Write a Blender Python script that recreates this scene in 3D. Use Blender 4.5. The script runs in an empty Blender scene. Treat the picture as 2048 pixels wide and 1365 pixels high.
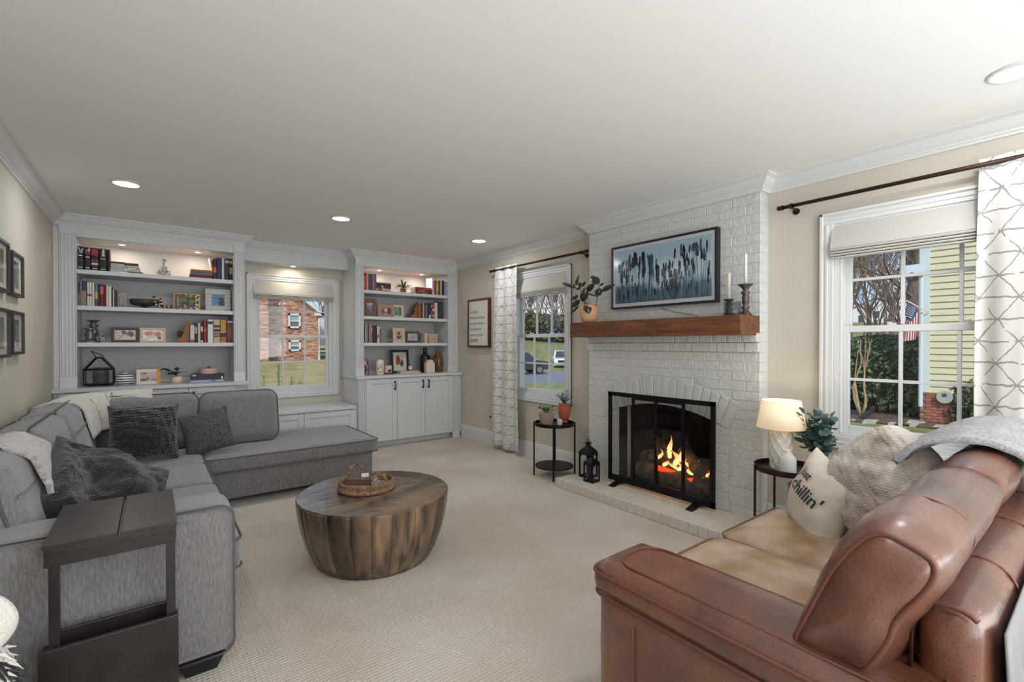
import bpy, bmesh, math, random
from mathutils import Vector, Matrix, Euler, noise
R = random.Random(7)
S = bpy.context.scene
COL = S.collection
PI = math.pi
# ---------------------------------------------------------------- camera
CAM_Z, YAW, PIT, FOC, CY = 1.33, math.radians(37.66), math.radians(-.45), 933.0, 695.5
cam_d = bpy.data.cameras.new('camera'); cam = bpy.data.objects.new('camera', cam_d); COL.objects.link(cam)
cam.location = (0, 0, CAM_Z); cam.rotation_euler = (PI/2+PIT, 0, -YAW)
cam_d.sensor_width = 36; cam_d.lens = 36*FOC/2048; cam_d.shift_y = (CY-682.5)/2048
cam_d.clip_start = .02; cam_d.clip_end = 400
S.camera = cam
S.view_settings.view_transform = 'Standard'; S.view_settings.look = 'None'
S.view_settings.exposure = 0.0; S.view_settings.gamma = 1; S.view_settings.use_curve_mapping = False
S.cycles.max_bounces = 10; S.cycles.diffuse_bounces = 5; S.cycles.glossy_bounces = 4
S.cycles.transparent_max_bounces = 16; S.cycles.caustics_reflective = False; S.cycles.caustics_refractive = False
S.cycles.sample_clamp_indirect = 6
_fw = Vector((math.sin(YAW)*math.cos(PIT), math.cos(YAW)*math.cos(PIT), math.sin(PIT)))
_rt = Vector((math.cos(YAW), -math.sin(YAW), 0)); _up = _rt.cross(_fw)
def at(x, y, X=None, Y=None, Z=None):
    "point of the room seen at photo pixel x,y on a given wall / depth / height plane"
    d = _rt*((x-1024)/FOC)-_up*((y-CY)/FOC)+_fw
    t = X/d.x if X is not None else Y/d.y if Y is not None else (Z-CAM_Z)/d.z
    return d*t+Vector((0, 0, CAM_Z))
# ---------------------------------------------------------------- world, sun
W = bpy.data.worlds.new('world'); S.world = W; W.use_nodes = True
nt = W.node_tree; nt.nodes.clear()
_o = nt.nodes.new('ShaderNodeOutputWorld'); _b = nt.nodes.new('ShaderNodeBackground'); _g = nt.nodes.new('ShaderNodeTexCoord')
_n = nt.nodes.new('ShaderNodeTexNoise'); _n.inputs['Scale'].default_value = 3.2; _n.inputs['Detail'].default_value = 8; _n.inputs['Roughness'].default_value = .6
_mp = nt.nodes.new('ShaderNodeMapping'); _mp.inputs['Scale'].default_value = (1, 1, 3)
_r = nt.nodes.new('ShaderNodeValToRGB'); _r.color_ramp.elements[0].position = .42; _r.color_ramp.elements[0].color = (.22, .46, .80, 1)
_r.color_ramp.elements[1].position = .62; _r.color_ramp.elements[1].color = (.78, .86, .95, 1)
nt.links.new(_g.outputs['Generated'], _mp.inputs[0]); nt.links.new(_mp.outputs[0], _n.inputs['Vector']); nt.links.new(_n.outputs['Fac'], _r.inputs[0])
nt.links.new(_r.outputs[0], _b.inputs[0]); nt.links.new(_b.outputs[0], _o.inputs[0]); _b.inputs[1].default_value = 1.15
def light(name, kind, loc, rot, power, color=(1, 1, 1), **k):
    d = bpy.data.lights.new(name, kind); d.energy = power; d.color = color
    for a, v in k.items(): setattr(d, a, v)
    o = bpy.data.objects.new(name, d); COL.objects.link(o); o.location = loc; o.rotation_euler = rot
    return o
light('sun', 'SUN', (0, 0, 20), Vector((-.55, -.55, .63)).to_track_quat('Z', 'Y').to_euler(), 3.2, (1, .96, .90), angle=math.radians(9))
# added area fill behind the camera, lifting the room's overall brightness
light('rear_fill', 'AREA', (1.3, -2.45, 1.45), (math.radians(84), 0, 0), 84, (.89, .945, 1), shape='RECTANGLE', size=3.8, size_y=2.0)
CANS = [at(252, 366.5, Z=2.505), at(682, 437, Z=2.505), at(958, 482, Z=2.505), at(2035, 141, Z=2.505)]
CANS = [Vector((-.144, 4.44, 2.505)), Vector((1.406, 4.44, 2.505)), Vector((2.957, 4.447, 2.505)), Vector((2.957, .27, 2.505)), Vector((1.406, .27, 2.505)), Vector((-.144, .27, 2.505)),
        Vector((1.406, -1.8, 2.505)), Vector((2.957, -1.8, 2.505)), Vector((-.144, -1.8, 2.505))]
for c in CANS:
    light('can_lamp', 'AREA', (c.x, c.y, 2.485), (0, 0, 0), 6.5, (.94, .965, 1), shape='DISK', size=.15)
light('ceiling_fill', 'AREA', (1.3, -1.3, 1.1), (PI-.55, 0, 0), 60, (.90, .95, 1), shape='RECTANGLE', size=3.2, size_y=1.8)  # added unseen light aimed up and forward to brighten the ceiling
# ---------------------------------------------------------------- mesh helpers
def lin(c):
    return tuple(((v/255)/12.92 if v/255 <= .04045 else ((v/255+.055)/1.055)**2.4) for v in c)
MATS = {}
def M(name, rgb, rough=.6, metal=0., var=0., vs=8., bump=0., bs=60., coat=0., sheen=0., rgb2=None, stretch=None, emit=None, es=0., trans=0., alpha=1., spec=.5, detail=4.):
    if name in MATS: return MATS[name]
    m = bpy.data.materials.new(name); m.use_nodes = True; MATS[name] = m
    n = m.node_tree.nodes; l = m.node_tree.links; p = n['Principled BSDF']
    c = lin(rgb)+(1,)
    p.inputs['Base Color'].default_value = c; p.inputs['Roughness'].default_value = rough; p.inputs['Metallic'].default_value = metal
    p.inputs['Specular IOR Level'].default_value = spec
    if coat: p.inputs['Coat Weight'].default_value = coat; p.inputs['Coat Roughness'].default_value = .15
    if sheen: p.inputs['Sheen Weight'].default_value = sheen; p.inputs['Sheen Roughness'].default_value = .5
    if trans: p.inputs['Transmission Weight'].default_value = trans
    if alpha < 1: p.inputs['Alpha'].default_value = alpha
    if emit: p.inputs['Emission Color'].default_value = lin(emit)+(1,); p.inputs['Emission Strength'].default_value = es
    if var or rgb2 or bump:
        tc = n.new('ShaderNodeTexCoord'); mp = n.new('ShaderNodeMapping'); l.new(tc.outputs['Object'], mp.inputs[0])
        if stretch: mp.inputs['Scale'].default_value = stretch
    if var or rgb2:
        nz = n.new('ShaderNodeTexNoise'); nz.inputs['Scale'].default_value = vs; nz.inputs['Detail'].default_value = detail; l.new(mp.outputs[0], nz.inputs['Vector'])
        r = n.new('ShaderNodeValToRGB'); r.color_ramp.elements[0].position = .35; r.color_ramp.elements[1].position = .65
        if rgb2: a, b = c, lin(rgb2)+(1,)
        else: a = tuple(v*(1-var) for v in c[:3])+(1,); b = tuple(min(1, v*(1+var)) for v in c[:3])+(1,)
        r.color_ramp.elements[0].color = a; r.color_ramp.elements[1].color = b
        l.new(nz.outputs['Fac'], r.inputs[0]); l.new(r.outputs[0], p.inputs['Base Color'])
    if bump:
        nb = n.new('ShaderNodeTexNoise'); nb.inputs['Scale'].default_value = bs; nb.inputs['Detail'].default_value = 5; l.new(mp.outputs[0], nb.inputs['Vector'])
        bp = n.new('ShaderNodeBump'); bp.inputs['Strength'].default_value = bump; bp.inputs['Distance'].default_value = .01
        l.new(nb.outputs['Fac'], bp.inputs['Height']); l.new(bp.outputs[0], p.inputs['Normal'])
    return m
WO = {}
class MB:
    def __init__(s): s.v = []; s.f = []; s.m = []; s.uv = {}
    def add(s, vs, fs, mi=0):
        n = len(s.v); s.v += [tuple(v) for v in vs]; s.f += [tuple(i+n for i in f) for f in fs]; s.m += [mi]*len(fs); return s
    def box(s, x0, x1, y0, y1, z0, z1, mi=0):
        v = [(x, y, z) for z in (z0, z1) for y in (y0, y1) for x in (x0, x1)]
        return s.add(v, [(0, 2, 3, 1), (4, 5, 7, 6), (0, 1, 5, 4), (2, 6, 7, 3), (0, 4, 6, 2), (1, 3, 7, 5)], mi)
    def obox(s, c, size, mat3, mi=0):
        v = [Vector(c)+mat3@Vector((x*size[0]/2, y*size[1]/2, z*size[2]/2)) for z in (-1, 1) for y in (-1, 1) for x in (-1, 1)]
        return s.add(v, [(0, 2, 3, 1), (4, 5, 7, 6), (0, 1, 5, 4), (2, 6, 7, 3), (0, 4, 6, 2), (1, 3, 7, 5)], mi)
    def prism(s, pts, ax, a, b, mi=0):
        "pts 2-D outline; ax = axis index of extrusion from a to b"
        o = [i for i in range(3) if i != ax]; n = len(pts); vs = []
        for d in (a, b):
            for p in pts:
                v = [0, 0, 0]; v[o[0]] = p[0]; v[o[1]] = p[1]; v[ax] = d; vs.append(v)
        fs = [tuple(range(n))[::-1], tuple(range(n, 2*n))]+[(i, (i+1) % n, n+(i+1) % n, n+i) for i in range(n)]
        return s.add(vs, fs, mi)
    def tube(s, pts, r, seg=8, mi=0, closed=False, cap=True):
        pts = [Vector(p) for p in pts]; n = len(pts); rr = r if isinstance(r, (list, tuple)) else [r]*n
        vs = []; up = None
        for i, p in enumerate(pts):
            if closed: t = pts[(i+1) % n]-pts[i-1]
            else: t = pts[min(i+1, n-1)]-pts[max(i-1, 0)]
            if t.length < 1e-9: t = Vector((0, 0, 1))
            t.normalize()
            if up is None: up = Vector((0, 0, 1)) if abs(t.z) < .9 else Vector((1, 0, 0))
            a = t.cross(up)
            if a.length < 1e-6: a = t.cross(Vector((1, .3, 0)))
            a.normalize(); b = a.cross(t).normalized(); up = b if False else up
            for k in range(seg):
                an = 2*PI*k/seg; vs.append(p+(a*math.cos(an)+b*math.sin(an))*rr[i])
        fs = []
        for i in range(n if closed else n-1):
            j = (i+1) % n
            for k in range(seg):
                k2 = (k+1) % seg; fs.append((i*seg+k, i*seg+k2, j*seg+k2, j*seg+k))
        if cap and not closed: fs += [tuple(range(seg))[::-1], tuple(range((n-1)*seg, n*seg))]
        return s.add(vs, fs, mi)
    def cyl(s, p0, p1, r, r1=None, seg=16, mi=0): return s.tube([p0, p1], [r, r if r1 is None else r1], seg, mi)
    def lathe(s, prof, c=(0, 0, 0), seg=24, mi=0, ex=1., ey=1.):
        "prof: (radius, z) from bottom to top"
        vs = []; n = len(prof)
        for r, z in prof:
            for k in range(seg):
                a = 2*PI*k/seg; vs.append((c[0]+r*ex*math.cos(a), c[1]+r*ey*math.sin(a), c[2]+z))
        fs = [(i*seg+k, i*seg+(k+1) % seg, (i+1)*seg+(k+1) % seg, (i+1)*seg+k) for i in range(n-1) for k in range(seg)]
        if prof[0][0] > 1e-6: fs.append(tuple(range(seg))[::-1])
        if prof[-1][0] > 1e-6: fs.append(tuple(range((n-1)*seg, n*seg)))
        return s.add(vs, fs, mi)
    def grid(s, fn, nu, nv, mi=0, closeu=False, uv=False):
        vs = [fn(i/nu, j/nv) for j in range(nv+1) for i in range(nu+(0 if closeu else 1))]; w = nu if closeu else nu+1
        base = len(s.v)
        fs = [(j*w+i, j*w+(i+1) % w, (j+1)*w+(i+1) % w, (j+1)*w+i) for j in range(nv) for i in range(nu)]
        s.add(vs, fs, mi); return s
    def soft(s, size, mat, r=.05, n=10, puff=(0, 0, .12), wr=0., seed=0, mi=0):
        "rounded, puffed box (cushion): size = full dims, mat = 4x4 placement"
        h = [v/2 for v in size]; r = min(r, min(h)*.98); vs = []; idx = {}; fs = []
        def vert(q):
            k = (round(q[0], 5), round(q[1], 5), round(q[2], 5))
            if k in idx: return idx[k]
            q = Vector(k); p = Vector([q[i]*h[i] for i in range(3)])
            inn = Vector([max(-(h[i]-r), min(h[i]-r, p[i])) for i in range(3)]); d = p-inn
            if d.length > 1e-9: p = inn+d.normalized()*r
            e = [math.cos(q[i]*PI/2*.96) for i in range(3)]
            p.x *= 1+puff[0]*e[1]*e[2]; p.y *= 1+puff[1]*e[0]*e[2]; p.z *= 1+puff[2]*e[0]*e[1]
            if wr:
                nn = noise.noise(p*9+Vector((seed, seed*2, 0)))+.5*noise.noise(p*21+Vector((seed, 0, 3)))
                p += p.normalized()*nn*wr
            idx[k] = len(vs); vs.append(mat@p); return idx[k]
        g = [-1+2*i/n for i in range(n+1)]
        # finer rows next to edges
        g = [math.copysign(abs(t)**.8, t) if t else 0 for t in g]
        for ax in range(3):
            for sg in (-1, 1):
                o = [i for i in range(3) if i != ax]
                for i in range(n):
                    for j in range(n):
                        q = []
                        for a, b in ((i, j), (i+1, j), (i+1, j+1), (i, j+1)):
                            w = [0, 0, 0]; w[ax] = sg; w[o[0]] = g[a]; w[o[1]] = g[b]; q.append(vert(w))
                        if (sg > 0) != (ax == 1): fs.append(tuple(q))
                        else: fs.append(tuple(q[::-1]))
        return s.add(vs, fs, mi)
    def pillow(s, w, h, t, mat, n=22, pinch=.12, wr=0., seed=0, mi=0, exp=.45, fn=None, rc=0.):
        "knife-edge throw pillow in local XZ plane (w,h), thickness t along Y"
        for sg in (-1, 1):
            vs = []
            for j in range(n+1):
                for i in range(n+1):
                    u = -1+2*i/n; v = -1+2*j/n
                    u = math.sin(u*PI/2); v = math.sin(v*PI/2)
                    k = max(0, (1-u*u))*max(0, (1-v*v))
                    y = sg*t/2*k**exp
                    x = u*w/2*(1-pinch*(1-v*v)*abs(u)**3); z = v*h/2*(1-pinch*(1-u*u)*abs(v)**3)
                    x *= 1-rc*u*u*v*v; z *= 1-rc*u*u*v*v
                    p = Vector((x, y, z))
                    if wr: y2 = (noise.noise(Vector((x*8+seed, z*8, sg)))+.5*noise.noise(Vector((x*20+seed, z*20, sg+5))))*wr*min(1, k*6); p.y += y2
                    if fn: p = fn(p, u, v, k, sg)
                    vs.append(mat@p)
            fs = [(j*(n+1)+i, j*(n+1)+i+1, (j+1)*(n+1)+i+1, (j+1)*(n+1)+i) for j in range(n) for i in range(n)]
            if sg > 0: fs = [f[::-1] for f in fs]
            s.add(vs, fs, mi)
        return s
    def build(s, name, mats, parent=None, smooth=False, bevel=0., seg=2, sub=0, solid=0., uvs=None, weld=False, origin=None, auto=True):
        if not isinstance(mats, (list, tuple)): mats = [mats]
        vs = [Vector(v) for v in s.v]
        if origin is None:
            lo = Vector([min(v[i] for v in vs) for i in range(3)]); hi = Vector([max(v[i] for v in vs) for i in range(3)])
            o = Vector(((lo.x+hi.x)/2, (lo.y+hi.y)/2, lo.z))
        else: o = Vector(origin)
        me = bpy.data.meshes.new(name); me.from_pydata([v-o for v in vs], [], s.f)
        for m in mats: me.materials.append(m)
        me.polygons.foreach_set('material_index', s.m)
        if smooth: me.polygons.foreach_set('use_smooth', [True]*len(s.f))
        if uvs:
            l = me.uv_layers.new(name='UVMap'); us = [0.]*(2*len(me.loops))
            for i, lp in enumerate(me.loops): us[2*i:2*i+2] = uvs[lp.vertex_index]
            l.data.foreach_set('uv', us)
        if weld:
            b = bmesh.new(); b.from_mesh(me); bmesh.ops.remove_doubles(b, verts=b.verts, dist=1e-5); bmesh.ops.recalc_face_normals(b, faces=b.faces); b.to_mesh(me); b.free()
        me.update()
        ob = bpy.data.objects.new(name, me); COL.objects.link(ob)
        WO[ob.name] = o
        if parent is not None: ob.parent = parent; ob.location = o-WO[parent.name]
        else: ob.location = o
        if bevel:
            bm_ = ob.modifiers.new('bevel', 'BEVEL'); bm_.width = bevel; bm_.segments = seg; bm_.limit_method = 'ANGLE'; bm_.angle_limit = math.radians(40)
        if solid:
            sm = ob.modifiers.new('solid', 'SOLIDIFY'); sm.thickness = solid; sm.offset = 0
        if sub:
            sb = ob.modifiers.new('sub', 'SUBSURF'); sb.levels = sub; sb.render_levels = sub
        return ob
def tag(o, label=None, cat=None, group=None, kind=None):
    if label: o['label'] = label
    if cat: o['category'] = cat
    if group: o['group'] = group
    if kind: o['kind'] = kind
    return o
def thing(name, label, cat, loc, group=None):
    o = bpy.data.objects.new(name, None); COL.objects.link(o); o.location = loc; o.empty_display_size = .05; WO[o.name] = Vector(loc)
    return tag(o, label, cat, group)
def struct(name, loc=(0, 0, 0)):
    o = bpy.data.objects.new(name, None); COL.objects.link(o); o.location = loc; WO[o.name] = Vector(loc); o['kind'] = 'structure'; return o
def inst(name, mesh, parent, loc, rot=(0, 0, 0), scale=None):
    o = bpy.data.objects.new(name, mesh); COL.objects.link(o); o.rotation_euler = rot
    if scale: o.scale = scale
    WO[o.name] = Vector(loc)
    if parent is not None: o.parent = parent; o.location = Vector(loc)-WO[parent.name]
    else: o.location = loc
    return o
def TR(loc, rot=(0, 0, 0)): return Matrix.Translation(Vector(loc))@Euler(rot).to_matrix().to_4x4()
def rrect(w, d, r, n=6):
    p = []
    for cx, cy, a0 in ((w/2-r, d/2-r, 0), (-w/2+r, d/2-r, 90), (-w/2+r, -d/2+r, 180), (w/2-r, -d/2+r, 270)):
        for i in range(n+1):
            a = math.radians(a0+90*i/n); p.append((cx+r*math.cos(a), cy+r*math.sin(a)))
    return p
ORD = ['', 'first', 'second', 'third', 'fourth', 'fifth', 'sixth', 'seventh', 'eighth', 'ninth', 'tenth', 'eleventh', 'twelfth', 'thirteenth', 'fourteenth', 'fifteenth', 'sixteenth']
def text_mesh(s, size, loc, rot, mat, name, parent, extrude=.0006, align='LEFT', shear=0):
    cu = bpy.data.curves.new(name, 'FONT'); cu.body = s; cu.size = size; cu.extrude = extrude; cu.align_x = align; cu.shear = shear
    to = bpy.data.objects.new('tmp', cu); COL.objects.link(to)
    dg = bpy.context.evaluated_depsgraph_get(); me = bpy.data.meshes.new_from_object(to.evaluated_get(dg)); bpy.data.objects.remove(to); bpy.data.curves.remove(cu)
    me.materials.clear(); me.materials.append(mat); me.name = name
    return inst(name, me, parent, loc, rot)
# ---------------------------------------------------------------- materials
m_wall = M('wall_paint', (198, 192, 179), .85, var=.02, vs=3, bump=.05, bs=300)
m_ceil = M('ceiling_paint', (236, 236, 235), .9, bump=.03, bs=200)
m_trim = M('trim_paint', (214, 214, 213), .45)
m_cab = M('cabinet_paint', (206, 207, 207), .4)
m_shelfback = M('shaded_shelf_back', (192, 190, 187), .6)  # same white paint as the cabinets, shelf shade put into the colour
m_black = M('black_metal', (22, 22, 23), .45, metal=.6)
m_blackmat = M('matte_black', (20, 20, 21), .6)
m_brickp = M('painted_brick', (204, 205, 203), .5, var=.025, vs=14, bump=.9, bs=28)
m_mortar = M('painted_mortar', (194, 195, 193), .7, bump=.4, bs=80)
m_hearthtop = M('hearth_paint', (206, 196, 180), .6, var=.03, vs=10, bump=.25, bs=60)
m_glass = bpy.data.materials.new('clear_glass'); m_glass.use_nodes = True
def _gl(m, tint=(1, 1, 1), f=.08, rough=.02):
    n = m.node_tree.nodes; l = m.node_tree.links; n.clear(); o = n.new('ShaderNodeOutputMaterial'); mx = n.new('ShaderNodeMixShader'); t = n.new('ShaderNodeBsdfTransparent'); g = n.new('ShaderNodeBsdfGlossy')
    lw = n.new('ShaderNodeLayerWeight'); lw.inputs[0].default_value = .5; fr = n.new('ShaderNodeMath'); fr.operation = 'MULTIPLY_ADD'; fr.inputs[1].default_value = .35; fr.inputs[2].default_value = .03; sq = n.new('ShaderNodeMath'); sq.operation = 'POWER'; sq.inputs[1].default_value = 4; l.new(lw.outputs['Facing'], sq.inputs[0]); l.new(sq.outputs[0], fr.inputs[0]); t.inputs[0].default_value = tint+(1,); g.inputs['Roughness'].default_value = rough
    l.new(fr.outputs[0], mx.inputs[0]); l.new(t.outputs[0], mx.inputs[1]); l.new(g.outputs[0], mx.inputs[2]); l.new(mx.outputs[0], o.inputs[0])
_gl(m_glass)
m_glass2 = bpy.data.materials.new('grey_glass'); m_glass2.use_nodes = True; _gl(m_glass2, (.82, .84, .84))
m_mesh = bpy.data.materials.new('smoked_pane'); m_mesh.use_nodes = True; _gl(m_mesh, (.86, .86, .86))
def carpet():
    m = bpy.data.materials.new('loop_carpet'); m.use_nodes = True; n = m.node_tree.nodes; l = m.node_tree.links; p = n['Principled BSDF']; p.inputs['Roughness'].default_value = .95
    p.inputs['Specular IOR Level'].default_value = .1; p.inputs['Sheen Weight'].default_value = .15
    tc = n.new('ShaderNodeTexCoord'); mp = n.new('ShaderNodeMapping'); mp.inputs['Rotation'].default_value = (0, 0, math.radians(0)); l.new(tc.outputs['Object'], mp.inputs[0])
    def wave(d, sc):
        w = n.new('ShaderNodeTexWave'); w.bands_direction = d; w.inputs['Scale'].default_value = sc; w.inputs['Distortion'].default_value = .25; w.inputs['Detail'].default_value = 1; l.new(mp.outputs[0], w.inputs[0]); return w
    a = wave('X', 17); b = wave('Y', 17)
    mul = n.new('ShaderNodeMath'); mul.operation = 'MULTIPLY'; l.new(a.outputs['Fac'], mul.inputs[0]); l.new(b.outputs['Fac'], mul.inputs[1])
    nz = n.new('ShaderNodeTexNoise'); nz.inputs['Scale'].default_value = 1.3; nz.inputs['Detail'].default_value = 4; l.new(mp.outputs[0], nz.inputs[0])
    nf = n.new('ShaderNodeTexNoise'); nf.inputs['Scale'].default_value = 220; nf.inputs['Detail'].default_value = 2; l.new(mp.outputs[0], nf.inputs[0])
    r = n.new('ShaderNodeValToRGB'); r.color_ramp.elements[0].position = .35; r.color_ramp.elements[1].position = .68
    r.color_ramp.elements[0].color = lin((197, 183, 166))+(1,); r.color_ramp.elements[1].color = lin((213, 206, 197))+(1,); l.new(nz.outputs['Fac'], r.inputs[0])
    mx = n.new('ShaderNodeMix'); mx.data_type = 'RGBA'; mx.blend_type = 'MULTIPLY'; mx.inputs['Factor'].default_value = .20; l.new(r.outputs[0], mx.inputs['A'])
    r2 = n.new('ShaderNodeValToRGB'); r2.color_ramp.elements[0].color = (.55, .53, .5, 1); r2.color_ramp.elements[1].position = .35; l.new(mul.outputs[0], r2.inputs[0]); l.new(r2.outputs[0], mx.inputs['B'])
    mx2 = n.new('ShaderNodeMix'); mx2.data_type = 'RGBA'; mx2.blend_type = 'MULTIPLY'; mx2.inputs['Factor'].default_value = .35; l.new(mx.outputs['Result'], mx2.inputs['A'])
    r3 = n.new('ShaderNodeValToRGB'); r3.color_ramp.elements[0].position = .3; r3.color_ramp.elements[1].position = .6; r3.color_ramp.elements[0].color = (.6, .58, .56, 1); l.new(nf.outputs['Fac'], r3.inputs[0]); l.new(r3.outputs[0], mx2.inputs['B'])
    l.new(mx2.outputs['Result'], p.inputs['Base Color'])
    bp = n.new('ShaderNodeBump'); bp.inputs['Strength'].default_value = .5; bp.inputs['Distance'].default_value = .006; l.new(mul.outputs[0], bp.inputs['Height']); l.new(bp.outputs[0], p.inputs['Normal'])
    return m
m_carpet = carpet()
def wood(name, a, b, rough=.45, sc=(1, 1, 1), vs=6, coat=0.):
    m = bpy.data.materials.new(name); m.use_nodes = True; n = m.node_tree.nodes; l = m.node_tree.links; p = n['Principled BSDF']; p.inputs['Roughness'].default_value = rough
    if coat: p.inputs['Coat Weight'].default_value = coat; p.inputs['Coat Roughness'].default_value = .25
    tc = n.new('ShaderNodeTexCoord'); mp = n.new('ShaderNodeMapping'); mp.inputs['Scale'].default_value = sc; l.new(tc.outputs['Object'], mp.inputs[0])
    nz = n.new('ShaderNodeTexNoise'); nz.inputs['Scale'].default_value = vs; nz.inputs['Detail'].default_value = 8; nz.inputs['Distortion'].default_value = 1.2; l.new(mp.outputs[0], nz.inputs[0])
    r = n.new('ShaderNodeValToRGB'); r.color_ramp.elements[0].position = .33; r.color_ramp.elements[1].position = .67; r.color_ramp.elements[0].color = lin(a)+(1,); r.color_ramp.elements[1].color = lin(b)+(1,)
    l.new(nz.outputs['Fac'], r.inputs[0]); l.new(r.outputs[0], p.inputs['Base Color'])
    bp = n.new('ShaderNodeBump'); bp.inputs['Strength'].default_value = .15; bp.inputs['Distance'].default_value = .003; l.new(nz.outputs['Fac'], bp.inputs['Height']); l.new(bp.outputs[0], p.inputs['Normal'])
    return m
m_mantel = wood('stained_mantel_wood', (84, 48, 28), (124, 76, 44), .5, (6, .7, 6), 5)
m_darkwood = wood('espresso_wood', (30, 26, 25), (48, 42, 40), .32, (1, 1, 1), 5)
# ---------------------------------------------------------------- room shell
XL, XR, YB, YF, ZC = -.70, 3.514, 6.354, -2.6, 2.505
tag(MB().box(XL-.15, XR+.15, YF-.15, YB+.15, -.12, 0).build('floor', m_carpet, origin=(0, 0, 0)), kind='structure')
tag(MB().box(XL-.15, XR+.15, YF-.15, YB+.15, ZC, ZC+.12).build('ceiling', m_ceil), kind='structure')
tag(MB().box(XL-.15, XL, YF-.15, YB+.15, 0, ZC).build('wall_left', m_wall), kind='structure')
tag(MB().box(XL, XR, YF-.15, YF, 0, ZC).build('wall_front', m_wall), kind='structure')
WZ0, WZ1 = .735, 2.105                       # window openings
WB = (.97, 1.895); WL = (3.59, 4.515); WR = (.2, 1.125)
b = MB(); b.box(XL, WB[0], YB, YB+.15, 0, ZC); b.box(WB[1], XR+.15, YB, YB+.15, 0, ZC); b.box(WB[0], WB[1], YB, YB+.15, 0, WZ0); b.box(WB[0], WB[1], YB, YB+.15, WZ1, ZC)
tag(b.build('wall_back', m_wall), kind='structure')
b = MB(); FB = (1.89, 2.79, .0, .90)
ys = [YF, WR[0], WR[1], FB[0], FB[1], WL[0], WL[1], YB+.15]
for i in range(7):
    y0, y1 = ys[i], ys[i+1]
    if i in (1, 5): b.box(XR, XR+.15, y0, y1, 0, WZ0); b.box(XR, XR+.15, y0, y1, WZ1, ZC)
    elif i == 3: b.box(XR, XR+.15, y0, y1, FB[3], ZC)
    else: b.box(XR, XR+.15, y0, y1, 0, ZC)
tag(b.build('wall_right', m_wall), kind='structure')
# crown moulding swept round the room and cabinets
def sweep(path, prof, closed=False):
    "path 2-D, interior on the right-hand side of travel; prof (offset into room, z)"
    n = len(path); b = MB(); P = [Vector(p) for p in path]; vs = []
    for i, p in enumerate(P):
        if i == 0: d = (P[1]-P[0]).normalized(); nn = Vector((d.y, -d.x)); k = 1
        elif i == n-1: d = (P[-1]-P[-2]).normalized(); nn = Vector((d.y, -d.x)); k = 1
        else:
            d1 = (p-P[i-1]).normalized(); d2 = (P[i+1]-p).normalized(); n1 = Vector((d1.y, -d1.x)); n2 = Vector((d2.y, -d2.x))
            nn = (n1+n2).normalized(); k = 1/max(.3, nn.dot(n1))
        for o, z in prof: q = p+nn*o*k; vs.append((q.x, q.y, z))
    m = len(prof); fs = [(i*m+j, (i+1)*m+j, (i+1)*m+(j+1) % m, i*m+(j+1) % m) for i in range(n-1) for j in range(m)]
    fs += [tuple(range(m)), tuple(range((n-1)*m, n*m))[::-1]]
    return b.add(vs, fs)
CXF, CY0, CY1 = 3.388, 1.53, 3.157           # chimney breast
YU, YH = 5.83, 6.102
cprof = [(0, 2.405), (.010, 2.405), (.014, 2.418), (.022, 2.422), (.022, 2.432), (.03, 2.436), (.045, 2.447), (.062, 2.466), (.07, 2.482), (.078, 2.484), (.078, 2.490), (.088, 2.493), (.092, 2.505), (0, 2.505)]
path = [(XL, YF), (XL, YU), (.806, YU), (.806, YH), (2.02, YH), (2.02, YU), (XR, YU), (XR, CY1), (CXF, CY1), (CXF, CY0), (XR, CY0), (XR, YF)]
tag(sweep(path, cprof).build('trim_1', m_trim), kind='structure')
bprof = [(0, 0), (.016, 0), (.016, .145), (.012, .152), (.012, .165), (.006, .182), (0, .182)]
tag(sweep([(XR, 5.74), (XR, CY1)], bprof).build('baseboard_right', m_trim), kind='structure')
tag(sweep([(XR, CY0), (XR, YF)], bprof).build('baseboard_right.001', m_trim), kind='structure')
tag(sweep([(XL, YF), (XL, 5.7)], bprof).build('baseboard_left', m_trim), kind='structure')
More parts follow.
